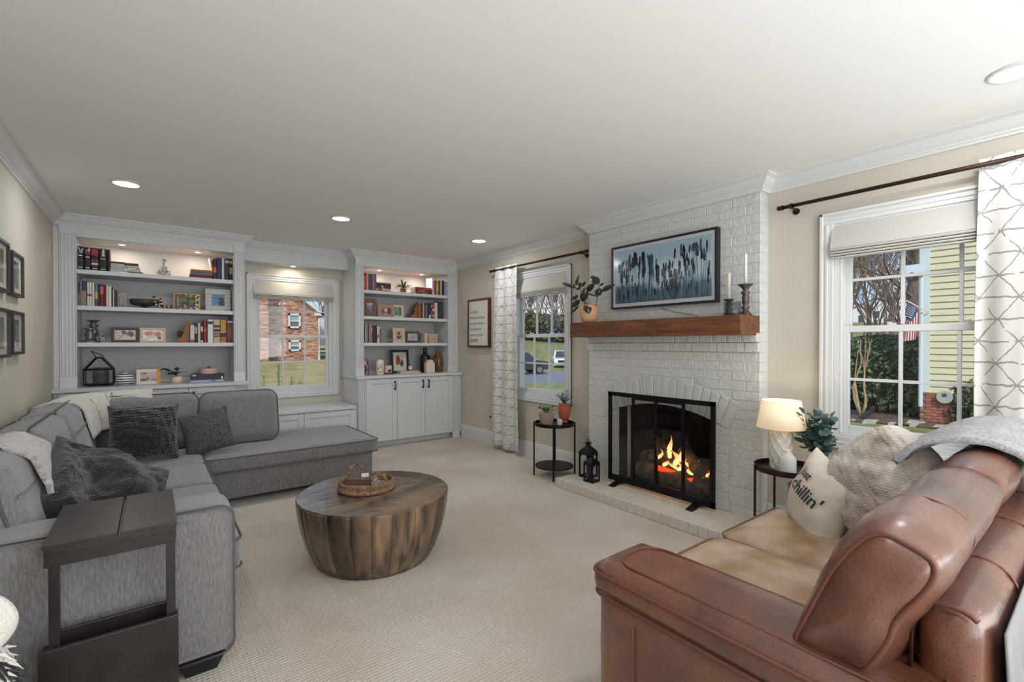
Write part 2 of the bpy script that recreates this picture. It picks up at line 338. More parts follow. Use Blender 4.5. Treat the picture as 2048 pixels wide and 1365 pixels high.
# windows ------------------------------------------------------------------
def window(name, axis, pl, a0, a1, sgn):
    """axis 'Y': window lies in a wall of constant Y=pl spanning X a0..a1; axis 'X': constant X=pl, spans Y. sgn=+1 outward direction"""
    w = struct(name, (pl if axis == 'X' else (a0+a1)/2, pl if axis == 'Y' else (a0+a1)/2, WZ0))
    def bx(b, u0, u1, d0, d1, z0, z1):
        d0, d1 = pl+sgn*d0, pl+sgn*d1; lo, hi = min(d0, d1), max(d0, d1)
        if axis == 'Y': b.box(u0, u1, lo, hi, z0, z1)
        else: b.box(lo, hi, u0, u1, z0, z1)
    c = .075
    for u0, u1, z0, z1, e in ((a0-c, a0, WZ0, WZ1, 0), (a1, a1+c, WZ0, WZ1, 0), (a0-c, a1+c, WZ1, WZ1+c, 1), (a0-c, a1+c, WZ0-c, WZ0, 1)):
        b = MB(); bx(b, u0, u1, -.018, .0, z0, z1)
        if e: zo = z1-.018 if z1 > WZ1 else z0; bx(b, u0, u1, -.03, 0, zo, zo+.018); bx(b, u0, u1, -.024, 0, (z0+z1)/2-.012, (z0+z1)/2+.006)
        else: uo = u0 if u0 < a0-.01 else u1-.018; bx(b, uo, uo+.018, -.03, 0, z0-c, z1+c); bx(b, (u0+u1)/2-.008, (u0+u1)/2+.008, -.024, 0, z0, z1)
        b.build('window_casing', m_trim, w, bevel=.003)
    j = .03; b = MB()
    bx(b, a0, a0+j, 0, .15, WZ0, WZ1); bx(b, a1-j, a1, 0, .15, WZ0, WZ1); bx(b, a0+j, a1-j, 0, .15, WZ1-j, WZ1); bx(b, a0+j, a1-j, 0, .15, WZ0, WZ0+.02)
    for u in (a0+j, a1-j-.012): bx(b, u, u+.012, .0, .03, WZ0+.02, WZ1-j); bx(b, u, u+.012, .062, .07, WZ0+.02, WZ1-j)
    b.build('window_jamb', m_trim, w, bevel=.002)
    zm = 1.425
    for nm, z0, z1, d in (('lower_sash', WZ0+.02, zm+.02, .034), ('upper_sash', zm-.02, WZ1-j, .074)):
        i0, i1 = a0+j, a1-j; b = MB(); st = .045
        bx(b, i0, i0+st, d, d+.03, z0, z1); bx(b, i1-st, i1, d, d+.03, z0, z1); bx(b, i0+st, i1-st, d, d+.03, z0, z0+(.05 if z0 < 1 else .04)); bx(b, i0+st, i1-st, d, d+.03, z1-.04, z1)
        s = b.build(nm, m_trim, w, bevel=.003)
        g0, g1, h0, h1 = i0+st, i1-st, z0+.045, z1-.04
        for k in (1, 2):
            u = g0+(g1-g0)*k/3; b = MB(); bx(b, u-.009, u+.009, d+.003, d+.027, h0, h1); b.build('muntin', m_trim, s, bevel=.002)
        b = MB(); hz = (h0+h1)/2; bx(b, g0, g1, d+.004, d+.026, hz-.009, hz+.009); b.build('muntin', m_trim, s, bevel=.002)
        b = MB(); bx(b, g0, g1, d+.014, d+.016, h0, h1); b.build('pane', m_glass, s)
        if nm == 'lower_sash':
            for t in (.3, .7):
                b = MB(); u = i0+(i1-i0)*t; bx(b, u-.02, u+.02, d, d+.03, z1, z1+.012); bx(b, u-.004, u+.022, d, d+.012, z1+.012, z1+.02); b.build('sash_lock', m_trim, s, bevel=.003)
    return w
window('window_1', 'Y', YB, WB[0], WB[1], 1)
window('window_2', 'X', XR, WL[0], WL[1], 1)
window('window_3', 'X', XR, WR[0], WR[1], 1)
# roman shades ---------------------------------------------------------------
def linen():
    m = M('shade_linen', (196, 193, 187), .9, var=.05, vs=60, bump=.3, bs=150, stretch=(.15, .15, 4)); return m
m_linen = linen(); m_linen2 = M('curtain_lining', (226, 224, 218), .9)
def shade(axis, pl, a0, a1, label, sgn=1):
    t = thing('roman_shade', label, 'window shade', ((pl if axis == 'X' else (a0+a1)/2), (pl if axis == 'Y' else (a0+a1)/2), 1.88), 'linen roman shades')
    def mk(prof):
        b = MB(); vs = []
        for u in (a0, a1):
            for d, z in prof: vs.append((u, pl-sgn*d, z) if axis == 'Y' else (pl-sgn*d, u, z))
        n = len(prof); b.add(vs, [(i, i+1, n+i+1, n+i) for i in range(n-1)]+[(n-1, 0, n, 2*n-1), tuple(range(n)), tuple(range(n, 2*n))[::-1]]); return b
    mk([(0, WZ1-.012), (.012, WZ1-.012), (.05, 1.945), (.045, 1.938), (.0, 1.945)]).build('shade_panel', m_linen, t, bevel=.002)
    z = 1.94
    for k in range(4):
        mk([(.0, z), (.052-.004*k, z-.002), (.056-.004*k, z-.009), (.048-.004*k, z-.014), (0, z-.012)]).build('shade_fold', m_linen, t); z -= .0165
    mk([(.008, WZ1), (.0, WZ1), (.0, WZ1-.05), (.008, WZ1-.05)]).build('head_rail', m_trim, t)
    return t
shade('Y', YB, WB[0]-.005, WB[1]+.005, 'linen roman shade over the window above the white window seat')
shade('X', XR, WL[0]-.005, WL[1]+.005, 'linen roman shade on the window left of the fireplace, half behind curtain')
shade('X', XR, WR[0]-.005, WR[1]+.005, 'linen roman shade on the window right of the fireplace')
# ceiling can lights ------------------------------------------------------------
m_glow = M('lamp_glow', (255, 250, 240), .5, emit=(255, 247, 236), es=6)
NM = ['recessed ceiling light at far left, above the left bookcase', 'recessed ceiling light before the window seat, middle of the far row', 'recessed ceiling light at the far right, near the fireplace wall corner', 'recessed ceiling light at the upper right of the photo']
for i, c in enumerate(CANS):
    if i > 3: continue
    t = thing('ceiling_light', NM[i] if i < 4 else 'recessed ceiling light just outside the view', 'ceiling light', (c.x, c.y, 2.487), 'recessed ceiling lights')
    MB().lathe([(.098, 0), (.092, -.006), (.078, -.008), (.075, 0)][::-1], (c.x, c.y, 2.505), 32).build('trim_ring', m_trim, t, smooth=True)
    MB().lathe([(.077, 0), (.077, .003)], (c.x, c.y, 2.500), 32).build('lens', m_glow, t)
# ================================================================ built-in bookcases
SH = [(1.98, 2.02), (1.645, 1.685), (1.303, 1.343)]
YC, YCF, YBK = 5.737, 5.707, 6.26
def fluted(x0, x1, yf, z0, z1, pz0, pz1):
    "pilaster with plinth blocks and four flutes"
    b = MB(); b.box(x0, x1, yf+.0, yf+.02, z0, z1)
    w = x1-x0; n = 4; g = .012; fw = (w-.012*2-g*(n-1))/n
    for k in range(n): u = x0+.012+k*(fw+g); b.box(u, u+fw, yf-.009, yf, pz0, pz1)
    b.box(x0, x0+.008, yf-.009, yf, pz0, pz1); b.box(x1-.008, x1, yf-.009, yf, pz0, pz1)
    b.box(x0-.002, x1+.002, yf-.012, yf, z0, pz0-.004); b.box(x0-.002, x1+.002, yf-.012, yf, pz1+.004, z1)
    return b
def door(x0, x1, z0, z1, yf, parent, name='cabinet_door', rail=.062):
    b = MB(); b.box(x0, x1, yf, yf+.012, z0, z1)
    b.box(x0, x0+rail, yf-.011, yf, z0, z1); b.box(x1-rail, x1, yf-.011, yf, z0, z1); b.box(x0+rail, x1-rail, yf-.011, yf, z0, z0+rail); b.box(x0+rail, x1-rail, yf-.011, yf, z1-rail, z1)
    return b.build(name, m_cab, parent, bevel=.0025)
def handle(x, z0, z1, yf, parent):
    b = MB(); b.tube([(x, yf-.03, z0), (x, yf-.03, z1)], .0065, 8)
    for z in (z0+.008, z1-.008): b.cyl((x, yf-.03, z), (x, yf-.0, z), .007, .011, 8)
    b.build('handle', m_black, parent, smooth=True)
def puck(loc, label):
    t = thing('cabinet_light', label, 'cabinet light', (loc[0], loc[1], loc[2]-.006), 'small puck lights')
    MB().lathe([(.028, -.006), (.036, -.004), (.038, 0)], loc, 20).build('trim_ring', m_trim, t, smooth=True)
    MB().lathe([(.026, -.0075), (.026, -.006)], loc, 20).build('lens', m_glow, t)
    light('puck_lamp', 'AREA', (loc[0], loc[1], loc[2]-.012), (0, 0, 0), 1.9, (1, .86, .70), shape='DISK', size=.05)
def unit(side, x0, x1, o0, o1, doors, hands, fx0, fx1):
    "x0..x1 outer, o0..o1 shelf opening"
    S_ = side
    T = thing('bookcase', 'white built-in bookcase with fluted pilasters, %s of the window seat' % S_, 'bookcase', ((x0+x1)/2, 6.05, .925), 'built-in bookcases')
    MB().box(o0-.02, o1+.02, YBK, YBK+.02, .925, 2.33).build('back_panel', m_shelfback, T)
    for a, c in ((x0, o0), (o1, x1)):
        MB().box(a, c, YU+.015, YB, .925, 2.405).build('side_panel', m_cab, T)
    MB().box(o0, o1, YU, YB, 2.318, 2.37).build('top_panel', m_cab, T)
    MB().box(fx0, fx1, YU+.004, YU+.03, 2.315, 2.42).build('frieze', m_cab, T, bevel=.002)
    for z0, z1 in SH: MB().box(o0, o1, YU+.018, YBK, z0, z1).build('shelf', m_cab, T, bevel=.002)
    for a, c in ((x0, o0), (o1, x1 if x1 < 1 else 3.467)): fluted(max(a, -.658), c, YU, .925, 2.42, 1.03, 2.325).build('pilaster', m_cab, T, bevel=.0015)
    if x0 < 0: MB().box(XL, -.658, YU+.03, YU+.05, .925, 2.42).build('filler_strip', m_cab, T)
    else: MB().box(3.467, XR, YU+.02, YU+.04, .925, 2.42).build('filler_strip', m_cab, T)
    t = MB().box(XL if x0 < 0 else 1.998, .826 if x0 < 0 else XR-.008, YCF, YB, .891, .925).build('countertop', m_cab, bevel=.003)
    tag(t, 'white counter slab on the cabinets under the %s bookcase' % S_, 'countertop', 'cabinet counters')
    B = thing('base_cabinet', 'white shaker base cabinet under the %s bookcase' % S_, 'cabinet', ((x0+x1)/2, 6.05, 0), 'base cabinets')
    MB().box(x0 if x0 > 0 else XL+.003, x1-.003, YC+.014, YB-.004, .078, .888).build('cabinet_body', m_cab, B)
    MB().box(x0 if x0 > 0 else XL+.003, x1-.003, YC+.095, YB-.004, 0, .078).build('toe_kick', m_cab, B)
    for i, (a, c) in enumerate(doors):
        d = door(a+.002, c-.002, .085, .884, YC, B)
        hx = hands[i]
        if hx is not None: handle(hx, .735, .845, YC-.011, d)
    if x0 < 0: fluted(.70, .806, YC, .0, .891, .11, .865).build('pilaster', m_cab, B, bevel=.0015)
    else:
        fluted(2.019, 2.118, YC, .0, .891, .11, .865).build('pilaster', m_cab, B, bevel=.0015); fluted(3.364, 3.473, YC, .0, .891, .11, .865).build('pilaster', m_cab, B, bevel=.0015)
    return T, B
TL_, BL_ = unit('left', XL, .806, -.545, .702, [(-.66, -.19), (-.19, .291), (.291, .70)], [None, .25, .335], -.66, .806)
TR_, BR_ = unit('right', 2.02, XR, 2.127, 3.342, [(2.118, 2.527), (2.527, 2.934), (2.934, 3.362)], [2.493, 2.893, 2.977], 2.02, 3.467)
for (px, py), lab in (((244, 489), 'left-hand small puck light over the left bookcase top shelf'), ((396, 504), 'right-hand small puck light over the left bookcase top shelf'), ((759, 540.6), 'left-hand small puck light over the right bookcase top shelf'), ((843, 549), 'right-hand small puck light over the right bookcase top shelf')):
    p = at(px, py, Z=2.318); puck((p.x, min(p.y, 6.12), 2.318), lab)
# window bay
H = tag(MB().box(.806, 2.02, YH, YB, 2.288, ZC).build('trim_2', m_cab, bevel=.002), kind='structure')
puck((1.38, 6.2, 2.288), 'small puck light in the soffit above the window seat')
WSt = thing('window_seat', 'white window seat bench with shaker panels under the window', 'bench', (1.41, 6.05, 0))
MB().box(.81, 2.016, 5.75+.012, YB-.004, .0, .53).build('seat_body', m_cab, WSt)
MB().box(.81, 2.0, 5.725, YB-.004, .53, .566).build('seat_top', m_cab, WSt, bevel=.004)
door(.83, 1.389, .09, .52, 5.75, WSt, 'front_panel'); door(1.393, 1.985, .09, .52, 5.75, WSt, 'front_panel')
p0, p1 = at(686, 748, X=2.02), at(690.5, 727, X=2.02)
O_ = MB().box(2.011, 2.02, p1.y, p0.y, p0.z, p1.z+.03).build('switch_plate', m_trim, bevel=.002); tag(O_, 'small white switch plate on the right bookcase side above counter', 'switch plate')

# ================================================================ fireplace
RO, RI, ZCEN, YM = 1.62, 1.40, -.58, 2.34
def hw_out(z):
    if z < .69: return .587
    if z < .895: return .587+(z-.69)/.205*.083
    d = RO*RO-(z-ZCEN)**2
    return math.sqrt(d) if d > 0 else 0
CH = struct('chimney_breast', ((CXF+XR)/2, YM, 0))
g = .0035
b = MB()                                             # mortar core around the opening
b.box(CXF+g, XR, CY0+g, 1.89, 0, ZC); b.box(CXF+g, XR, 2.79, CY1-g, 0, ZC)
N_ = 16; top = [(1.89+.9*i/N_, math.sqrt(RI*RI-(1.89+.9*i/N_-YM)**2)+ZCEN) for i in range(N_+1)]
b.prism([(1.89, ZC)]+top+[(2.79, ZC)], 0, CXF+g, XR)
b.build('mortar', m_mortar, CH)
def brick_mesh(pts, x0, x1, ax=0, name='brick'):
    b = MB(); b.prism(pts, ax, x0, x1)
    return b
def add_brick(pts, x0, x1, parent=CH, mat=None, ax=0):
    b = brick_mesh(pts, x0, x1, ax); o = b.build('brick', mat or m_brickp, parent, bevel=.0035, seg=1); return o
RH, J = .0705, .004
zi = .0; row = 0; nb = 0
SHARED = {}
def rect_brick(y0, y1, z0, z1, x0, x1, parent, mat):
    k = (round(y1-y0, 3), round(z1-z0, 3), round(x1-x0, 3), mat.name)
    if k not in SHARED:
        o = MB().box(x0, x1, y0, y1, z0, z1).build('brick', mat, parent, bevel=.0035, seg=1); SHARED[k] = o; return o
    src = SHARED[k]; o = src.copy(); COL.objects.link(o); o.parent = parent
    c = Vector(((x0+x1)/2, (y0+y1)/2, z0)); WO[o.name] = c; o.location = c-WO[parent.name]
    return o
while zi < 2.44:
    z0, z1 = zi+J/2, min(zi+RH-J/2, 2.45); off = 0 if row % 2 else .1
    if z1 < .07: zi += RH; row += 1; continue
    ys_ = [CY0]; y = CY0+(.205 if row % 2 else .103)
    while y < CY1-.03: ys_.append(y); y += .205
    ys_.append(CY1)
    dx = R.uniform(-.001, .001)
    proud = .055 if 1.318 < (z0+z1)/2 < 1.392 else .028 if 1.247 < (z0+z1)/2 <= 1.318 else 0
    if proud == .055:                                # soldier headers under the mantel
        ys_ = [CY0+i*(CY1-CY0)/15 for i in range(16)]
    for a, c in zip(ys_[:-1], ys_[1:]):
        a2, c2 = a+J/2, c-J/2; x0 = CXF-proud+R.uniform(-.0015, .0015)
        x1 = CXF+.06 if a > CY0+.01 else XR
        if a <= CY0+.01: x1 = XR-.02
        w0, w1 = hw_out(z0), hw_out(z1)
        if z0 < 1.04 and (w0 or w1):
            for sgn in (-1, 1):                      # keep what lies outside the arch / jamb zone
                L0, L1 = (YM+w0, YM+w1) if sgn > 0 else (YM-w0, YM-w1)
                if sgn > 0:
                    p = [(max(a2, L0+J/2), z0), (c2, z0), (c2, z1), (max(a2, L1+J/2), z1)]
                    if p[0][0] > c2-.012 and p[3][0] > c2-.012: continue
                else:
                    p = [(a2, z0), (min(c2, L0-J/2), z0), (min(c2, L1-J/2), z1), (a2, z1)]
                    if p[1][0] < a2+.012 and p[2][0] < a2+.012: continue
                p = [(max(a2, min(c2, q[0])), q[1]) for q in p]
                if sgn > 0 and YM+max(w0, w1) < a2 or sgn < 0 and YM-max(w0, w1) > c2:
                    rect_brick(a2, c2, z0, z1, x0, x1, CH, m_brickp)
                else: add_brick(p, x0, x1)
        else: rect_brick(a2, c2, z0, z1, x0, x1, CH, m_brickp)
    zi += RH; row += 1
# arch voussoirs
a0_ = math.asin(.67/RO); nV = 18
for i in range(nV):
    t0 = -a0_+2*a0_*i/nV+.0022; t1 = -a0_+2*a0_*(i+1)/nV-.0022
    pts = [(YM+RI*math.sin(t0), ZCEN+RI*math.cos(t0)), (YM+(RO-.004)*math.sin(t0), ZCEN+(RO-.004)*math.cos(t0)), (YM+(RO-.004)*math.sin(t1), ZCEN+(RO-.004)*math.cos(t1)), (YM+RI*math.sin(t1), ZCEN+RI*math.cos(t1))]
    add_brick(pts, CXF-.005+R.uniform(-.001, .001), XR)
# jamb bricks between opening and wall brickwork
for sgn in (-1, 1):
    z = .08
    while z < .72:
        z0, z1 = z, z+RH-J
        ya, yb_ = YM+sgn*.452, YM+sgn*.584
        def top(y): return math.sqrt(RI*RI-(y-YM)**2)+ZCEN-.005
        if z0 > min(top(ya), top(yb_)): break
        p = [(ya, z0), (yb_, z0), (yb_, min(z1, top(yb_))), (ya, min(z1, top(ya)))]
        if z0 < top(yb_)-.01: add_brick(p if sgn > 0 else [p[1], p[0], p[3], p[2]], CXF+R.uniform(-.001, .001), XR)
        z += RH
# firebox
m_soot = M('sooty_firebrick', (24, 21, 20), .95, var=.5, vs=9, bump=.5, bs=40)
b = MB(); fx0, fx1 = XR, 4.0
b.add([(fx0, 1.87, .08), (fx0, 2.81, .08), (fx1, 2.62, .08), (fx1, 2.06, .08), (fx0, 1.87, .92), (fx0, 2.81, .92), (fx1, 2.62, .92), (fx1, 2.06, .92)], [(0, 3, 2, 1), (4, 5, 6, 7), (1, 2, 6, 5), (2, 3, 7, 6), (3, 0, 4, 7)])
b.box(CXF+.01, XR, 1.885, 1.892, .08, .76); b.box(CXF+.01, XR, 2.788, 2.795, .08, .76); b.box(CXF, XR, 1.89, 2.79, .07, .08)
b.build('firebox', m_soot, CH)
# hearth
HR = thing('hearth', 'low cream-painted brick hearth in front of the fireplace', 'hearth', (3.18, 2.36, 0))
HY0, HY1, HX0, HZ = 1.53, 3.19, 2.972, .08
MB().box(HX0+.006, CXF+.004, HY0+.006, HY1-.006, 0, HZ-.005).build('mortar', m_hearthtop, HR)
n = 22; w = (HY1-HY0)/n
for i in range(n): rect_brick(HY0+i*w+.002, HY0+(i+1)*w-.002, .001, HZ+R.uniform(0, .0), HX0, HX0+.20, HR, m_brickp if False else M('hearth_brick', (206, 202, 192), .6, var=.03, vs=12, bump=.4, bs=60))
x = HX0+.2035
for r_ in range(2):
    y = HY0-(.1 if r_ else 0)
    while y < HY1-.02:
        y0, y1 = max(HY0, y)+.002, min(HY1, y+.205)-.002
        if y1-y0 > .03: rect_brick(y0, y1, .001, HZ, x, min(x+.102, CXF-.002) if not r_ else CXF-.003, HR, m_hearthtop)
        y += .205
    x += .105
# mantel, bracket shadows come from real geometry
mt = MB().box(3.113, CXF-.001, 1.533, 3.141, 1.392, 1.527).build('mantel', m_mantel, bevel=.004); tag(mt, 'chunky stained wood beam mantel across the white brick chimney', 'mantel shelf')
# fire screen
FS = thing('fireplace_screen', 'black metal fireplace screen with four panels and twin centre doors', 'fireplace screen', (3.28, 2.305, .08))
X0, X1, Y0, Y1, Z0, Z1 = 3.272, 3.288, 1.80, 2.813, .108, .90
b = MB(); fr = .036
b.box(X0, X1, Y0, Y1, Z1-fr, Z1); b.box(X0, X1, Y0, Y1, Z0, Z0+.052); b.box(X0, X1, Y0, Y0+fr, Z0, Z1); b.box(X0, X1, Y1-fr, Y1, Z0, Z1)
b.build('screen_frame', m_black, FS, bevel=.002)
YD = [at(1266, 850, X=3.28).y, at(1312.5, 860, X=3.28).y, at(1367.5, 870, X=3.28).y]
edges = [Y1-fr, YD[0], YD[1], YD[2], Y0+fr]
for i in range(4):
    hi, lo = edges[i], edges[i+1]
    if i in (1, 2):
        d = MB(); q = .014
        d.box(X0-.004, X1-.002, lo+.001, lo+q, Z0+.053, Z1-fr-.001); d.box(X0-.004, X1-.002, hi-q, hi-.001, Z0+.053, Z1-fr-.001); d.box(X0-.004, X1-.002, lo+q, hi-q, Z1-fr-q, Z1-fr-.001); d.box(X0-.004, X1-.002, lo+q, hi-q, Z0+.053, Z0+.053+q)
        dr = d.build('screen_door', m_black, FS, bevel=.0015)
        MB().box(X0+.005, X0+.008, lo+q, hi-q, Z0+.055+q, Z1-fr-q).build('pane', m_mesh, dr)
        hy = lo+.02 if i == 1 else hi-.02
        h = MB(); h.tube([(X0-.028, hy, .47), (X0-.028, hy, .59)], .006, 8); h.cyl((X0-.028, hy, .475), (X0, hy, .475), .005); h.cyl((X0-.028, hy, .585), (X0, hy, .585), .007); h.build('handle', m_black, dr, smooth=True)
    else:
        MB().box(X0+.005, X0+.008, lo, hi, Z0+.052, Z1-fr).build('pane', m_mesh, FS)
        MB().box(X0-.002, X1, (lo if i == 0 else hi)-.007, (lo if i == 0 else hi)+.007, Z0+.052, Z1-fr).build('mullion', m_black, FS)
for yc in (2.70, 1.95):
    MB().prism([(3.17, .0805), (3.285, .112), (3.40-.02, .0805), (3.37, .0805), (3.285, .10), (3.20, .0805)], 1, yc-.03, yc+.03).build('foot', m_black, FS, bevel=.002)
# gas log set with fire
m_log = M('charred_log', (48, 38, 33), .95, rgb2=(112, 90, 74), vs=16, bump=.9, bs=26, detail=8)
m_ember = M('ember', (120, 30, 15), .9, emit=(255, 70, 20), es=1.6)
GL = thing('log_set', 'stack of charred gas logs burning inside the fireplace', 'fire logs', (3.6, 2.3, .08))
def logp(p0, p1, r, seed, mat=m_log, name='log'):
    p0, p1 = Vector(p0), Vector(p1); b = MB(); n = 12; pts = []; rr = []
    for i in range(n+1):
        t = i/n; q = p0.lerp(p1, t); q += Vector((noise.noise(q*6+Vector((seed, 0, 0))), noise.noise(q*6+Vector((0, seed, 0))), noise.noise(q*6+Vector((0, 0, seed)))))*.02
        pts.append(q); rr.append(r*(1+.18*noise.noise(q*14+Vector((seed, seed, 0)))))
    b.tube(pts, rr, 12); return b.build(name, mat, GL, smooth=False)
logp((3.49, 2.62, .20), (3.50, 1.93, .19), .075, 1); logp((3.60, 2.66, .28), (3.62, 1.93, .30), .085, 2)
logp((3.52, 2.34, .36), (3.66, 2.55, .44), .045, 3); logp((3.47, 2.02, .31), (3.62, 2.28, .40), .05, 4); logp((3.50, 2.52, .33), (3.56, 2.18, .35), .035, 5)
logp((3.455, 2.42, .245), (3.46, 2.08, .225), .022, 6, m_ember, 'ember_bed')
b = MB()
for yy in (2.0, 2.3, 2.58): b.box(3.42, 3.68, yy-.008, yy+.008, .10, .115); b.box(3.42, 3.435, yy-.008, yy+.008, .08, .18)
b.build('grate', m_blackmat, GL)
m_flame = bpy.data.materials.new('flame'); m_flame.use_nodes = True
def _fl():
    n = m_flame.node_tree.nodes; l = m_flame.node_tree.links; n.clear(); o = n.new('ShaderNodeOutputMaterial'); e = n.new('ShaderNodeEmission'); t = n.new('ShaderNodeBsdfTransparent'); a = n.new('ShaderNodeMixShader')
    tc = n.new('ShaderNodeTexCoord'); sp = n.new('ShaderNodeSeparateXYZ'); r = n.new('ShaderNodeValToRGB'); lw = n.new('ShaderNodeLayerWeight'); lw.inputs[0].default_value = .35
    l.new(tc.outputs['Generated'], sp.inputs[0]); l.new(sp.outputs['Z'], r.inputs[0]); el = r.color_ramp.elements; el[0].color = (1, .75, .32, 1); el[1].color = (1, .22, .02, 1); el[1].position = .95; e.inputs[1].default_value = 2.6
    l.new(r.outputs[0], e.inputs[0]); l.new(lw.outputs['Facing'], a.inputs[0]); l.new(e.outputs[0], a.inputs[1]); l.new(t.outputs[0], a.inputs[2]); l.new(a.outputs[0], o.inputs[0])
_fl()
FLm = thing('fire', 'yellow and orange flames rising from the fireplace logs', 'fire', (3.52, 2.28, .3))
for k, (y, z, h, r_) in enumerate([(2.325, .35, .20, .026), (2.205, .34, .16, .024), (2.42, .33, .08, .018), (2.28, .31, .12, .03), (2.15, .29, .09, .018), (2.08, .27, .11, .016), (2.02, .26, .09, .015), (1.98, .26, .06, .013), (2.36, .28, .06, .02), (2.24, .27, .06, .022), (2.30, .27, .05, .02), (2.13, .26, .05, .016), (2.46, .31, .06, .014)]):
    b = MB(); pts = []; rr = []
    for i in range(9):
        t = i/8; pts.append((3.50+.02*math.sin(k*2+t*4), y+.02*math.sin(t*5+k), z+h*t)); rr.append(max(.0012, r_*math.sin(PI*min(1, t*.85+.15))**.8*(1-t**2*.9)))
    b.tube(pts, rr, 10); b.build('flame', m_flame, FLm, smooth=True)
light('fire_glow', 'POINT', (3.40, 2.25, .42), (0, 0, 0), 1.0, (1, .45, .15), shadow_soft_size=.08)
# ================================================================ TV showing a field of lavender
m_tv = bpy.data.materials.new('screen_picture'); m_tv.use_nodes = True
def _tv():
    n = m_tv.node_tree.nodes; l = m_tv.node_tree.links; p = n['Principled BSDF']; p.inputs['Roughness'].default_value = .12
    tc = n.new('ShaderNodeTexCoord'); sp = n.new('ShaderNodeSeparateXYZ'); l.new(tc.outputs['Generated'], sp.inputs[0])
    nz = n.new('ShaderNodeTexNoise'); nz.inputs['Scale'].default_value = 3; nz.inputs['Detail'].default_value = 5; l.new(tc.outputs['Generated'], nz.inputs[0])
    ad = n.new('ShaderNodeMath'); ad.operation = 'MULTIPLY_ADD'; ad.inputs[1].default_value = .5; l.new(nz.outputs['Fac'], ad.inputs[0]); l.new(sp.outputs['Z'], ad.inputs[2])
    r = n.new('ShaderNodeValToRGB'); e = r.color_ramp.elements; e[0].position = .25; e[0].color = lin((70, 84, 92))+(1,); e[1].position = 1.2; e[1].color = lin((124, 146, 156))+(1,)
    for ps, c in ((.5, (74, 104, 118)), (.62, (146, 164, 174)), (.85, (150, 168, 176))): q = e.new(ps); q.color = lin(c)+(1,)
    l.new(ad.outputs[0], r.inputs[0]); l.new(r.outputs[0], p.inputs['Base Color']); l.new(r.outputs[0], p.inputs['Emission Color']); p.inputs['Emission Strength'].default_value = .22
_tv()
TV = thing('television', 'wall-mounted framed television showing blue lavender stalks', 'television', (3.36, 2.325, 1.642))
ty0, ty1, tz0, tz1 = 1.822, 2.832, 1.643, 2.206; tx0 = 3.335
b = MB(); q = .018
b.box(tx0, CXF-.002, ty0, ty0+q, tz0, tz1); b.box(tx0, CXF-.002, ty1-q, ty1, tz0, tz1); b.box(tx0, CXF-.002, ty0+q, ty1-q, tz0, tz0+q); b.box(tx0, CXF-.002, ty0+q, ty1-q, tz1-q, tz1)
b.box(tx0+.01, CXF-.002, ty0+q, ty1-q, tz0+q, tz1-q)
b.build('tv_frame', M('tv_black', (24, 25, 32), .4), TV, bevel=.0015)
MB().box(tx0+.006, tx0+.0095, ty0+q, ty1-q, tz0+q, tz1-q).build('mat_border', M('tv_mat', (168, 170, 178), .15, emit=(160, 162, 172), es=.12), TV)
sy0, sy1, sz0, sz1 = ty0+.046, ty1-.046, tz0+.048, tz1-.045
MB().box(tx0+.003, tx0+.0055, sy0, sy1, sz0, sz1).build('screen', m_tv, TV)
b = MB(); c2 = MB()
RR = random.Random(3)
def spike(bb, y, z, s, lean, x):
    n = RR.randint(9, 13)
    for k in range(n):
        u = k/n; wd = .085*math.sin(PI*min(1, .25+u*.75))**.7
        for sd in (-1, 1, 0):
            cy = y+sd*s*wd*RR.uniform(.7, 1.1)+lean*k*s*.03; cz = z+k*s*.088; r_ = s*.058*RR.uniform(.7, 1.25); an = RR.uniform(-.4, .4)+sd*.5; m_ = 6
            pts = [(x, min(sy1, max(sy0, cy+math.cos(2*PI*i/m_)*r_*.75*math.cos(an)-math.sin(2*PI*i/m_)*r_*1.3*math.sin(an))), min(sz1, max(sz0, cz+math.cos(2*PI*i/m_)*r_*math.sin(an)+math.sin(2*PI*i/m_)*r_*1.3))) for i in range(m_)]
            bb.add(pts, [tuple(range(m_))[::-1]])
for i in range(185):
    y = RR.uniform(sy0+.01, sy1-.02); ty = (y-sy0)/(sy1-sy0)
    hmax = .30+.12*math.sin(ty*9+1)+.1*RR.random(); z = sz0+RR.uniform(.02, min(.40, hmax)) if i > 24 else sz0+RR.uniform(.2, .36)
    s = RR.uniform(.26, .5)*.17*(1.4 if i < 24 else 1); bb = b if i < 24 or RR.random() < .4 else c2; x = tx0+.0024-.000006*i
    spike(bb, y, min(z, sz1-.1), s, RR.uniform(-.3, .3), x)
    yb = y+RR.uniform(-.03, .03); bb.add([(x, y-.0012, z), (x, y+.0012, z), (x, yb+.0012, sz0), (x, yb-.0012, sz0)], [(0, 1, 2, 3)])
tag(b.build('lavender_picture', M('lavender_dark', (38, 42, 56), .15, emit=(38, 42, 56), es=.1), TV), kind='stuff')
tag(c2.build('lavender_picture', M('lavender_mid', (66, 86, 100), .15, emit=(66, 86, 100), es=.15), TV), kind='stuff')
cb = MB(); pa, pb_ = at(1325, 618, X=CXF-.008), at(1405, 632, X=CXF-.03); cb.tube([pa+Vector((0, 0, .02)), pa, pa.lerp(pb_, .4)+Vector((0, 0, -.008)), pa.lerp(pb_, .75)+Vector((0, 0, -.004)), Vector((pb_.x, pb_.y, 1.531))], .0025, 6)
tag(cb.build('cable', M('cable_grey', (120, 118, 114), .6)), 'thin cable drooping from the television to the mantel', 'cable')
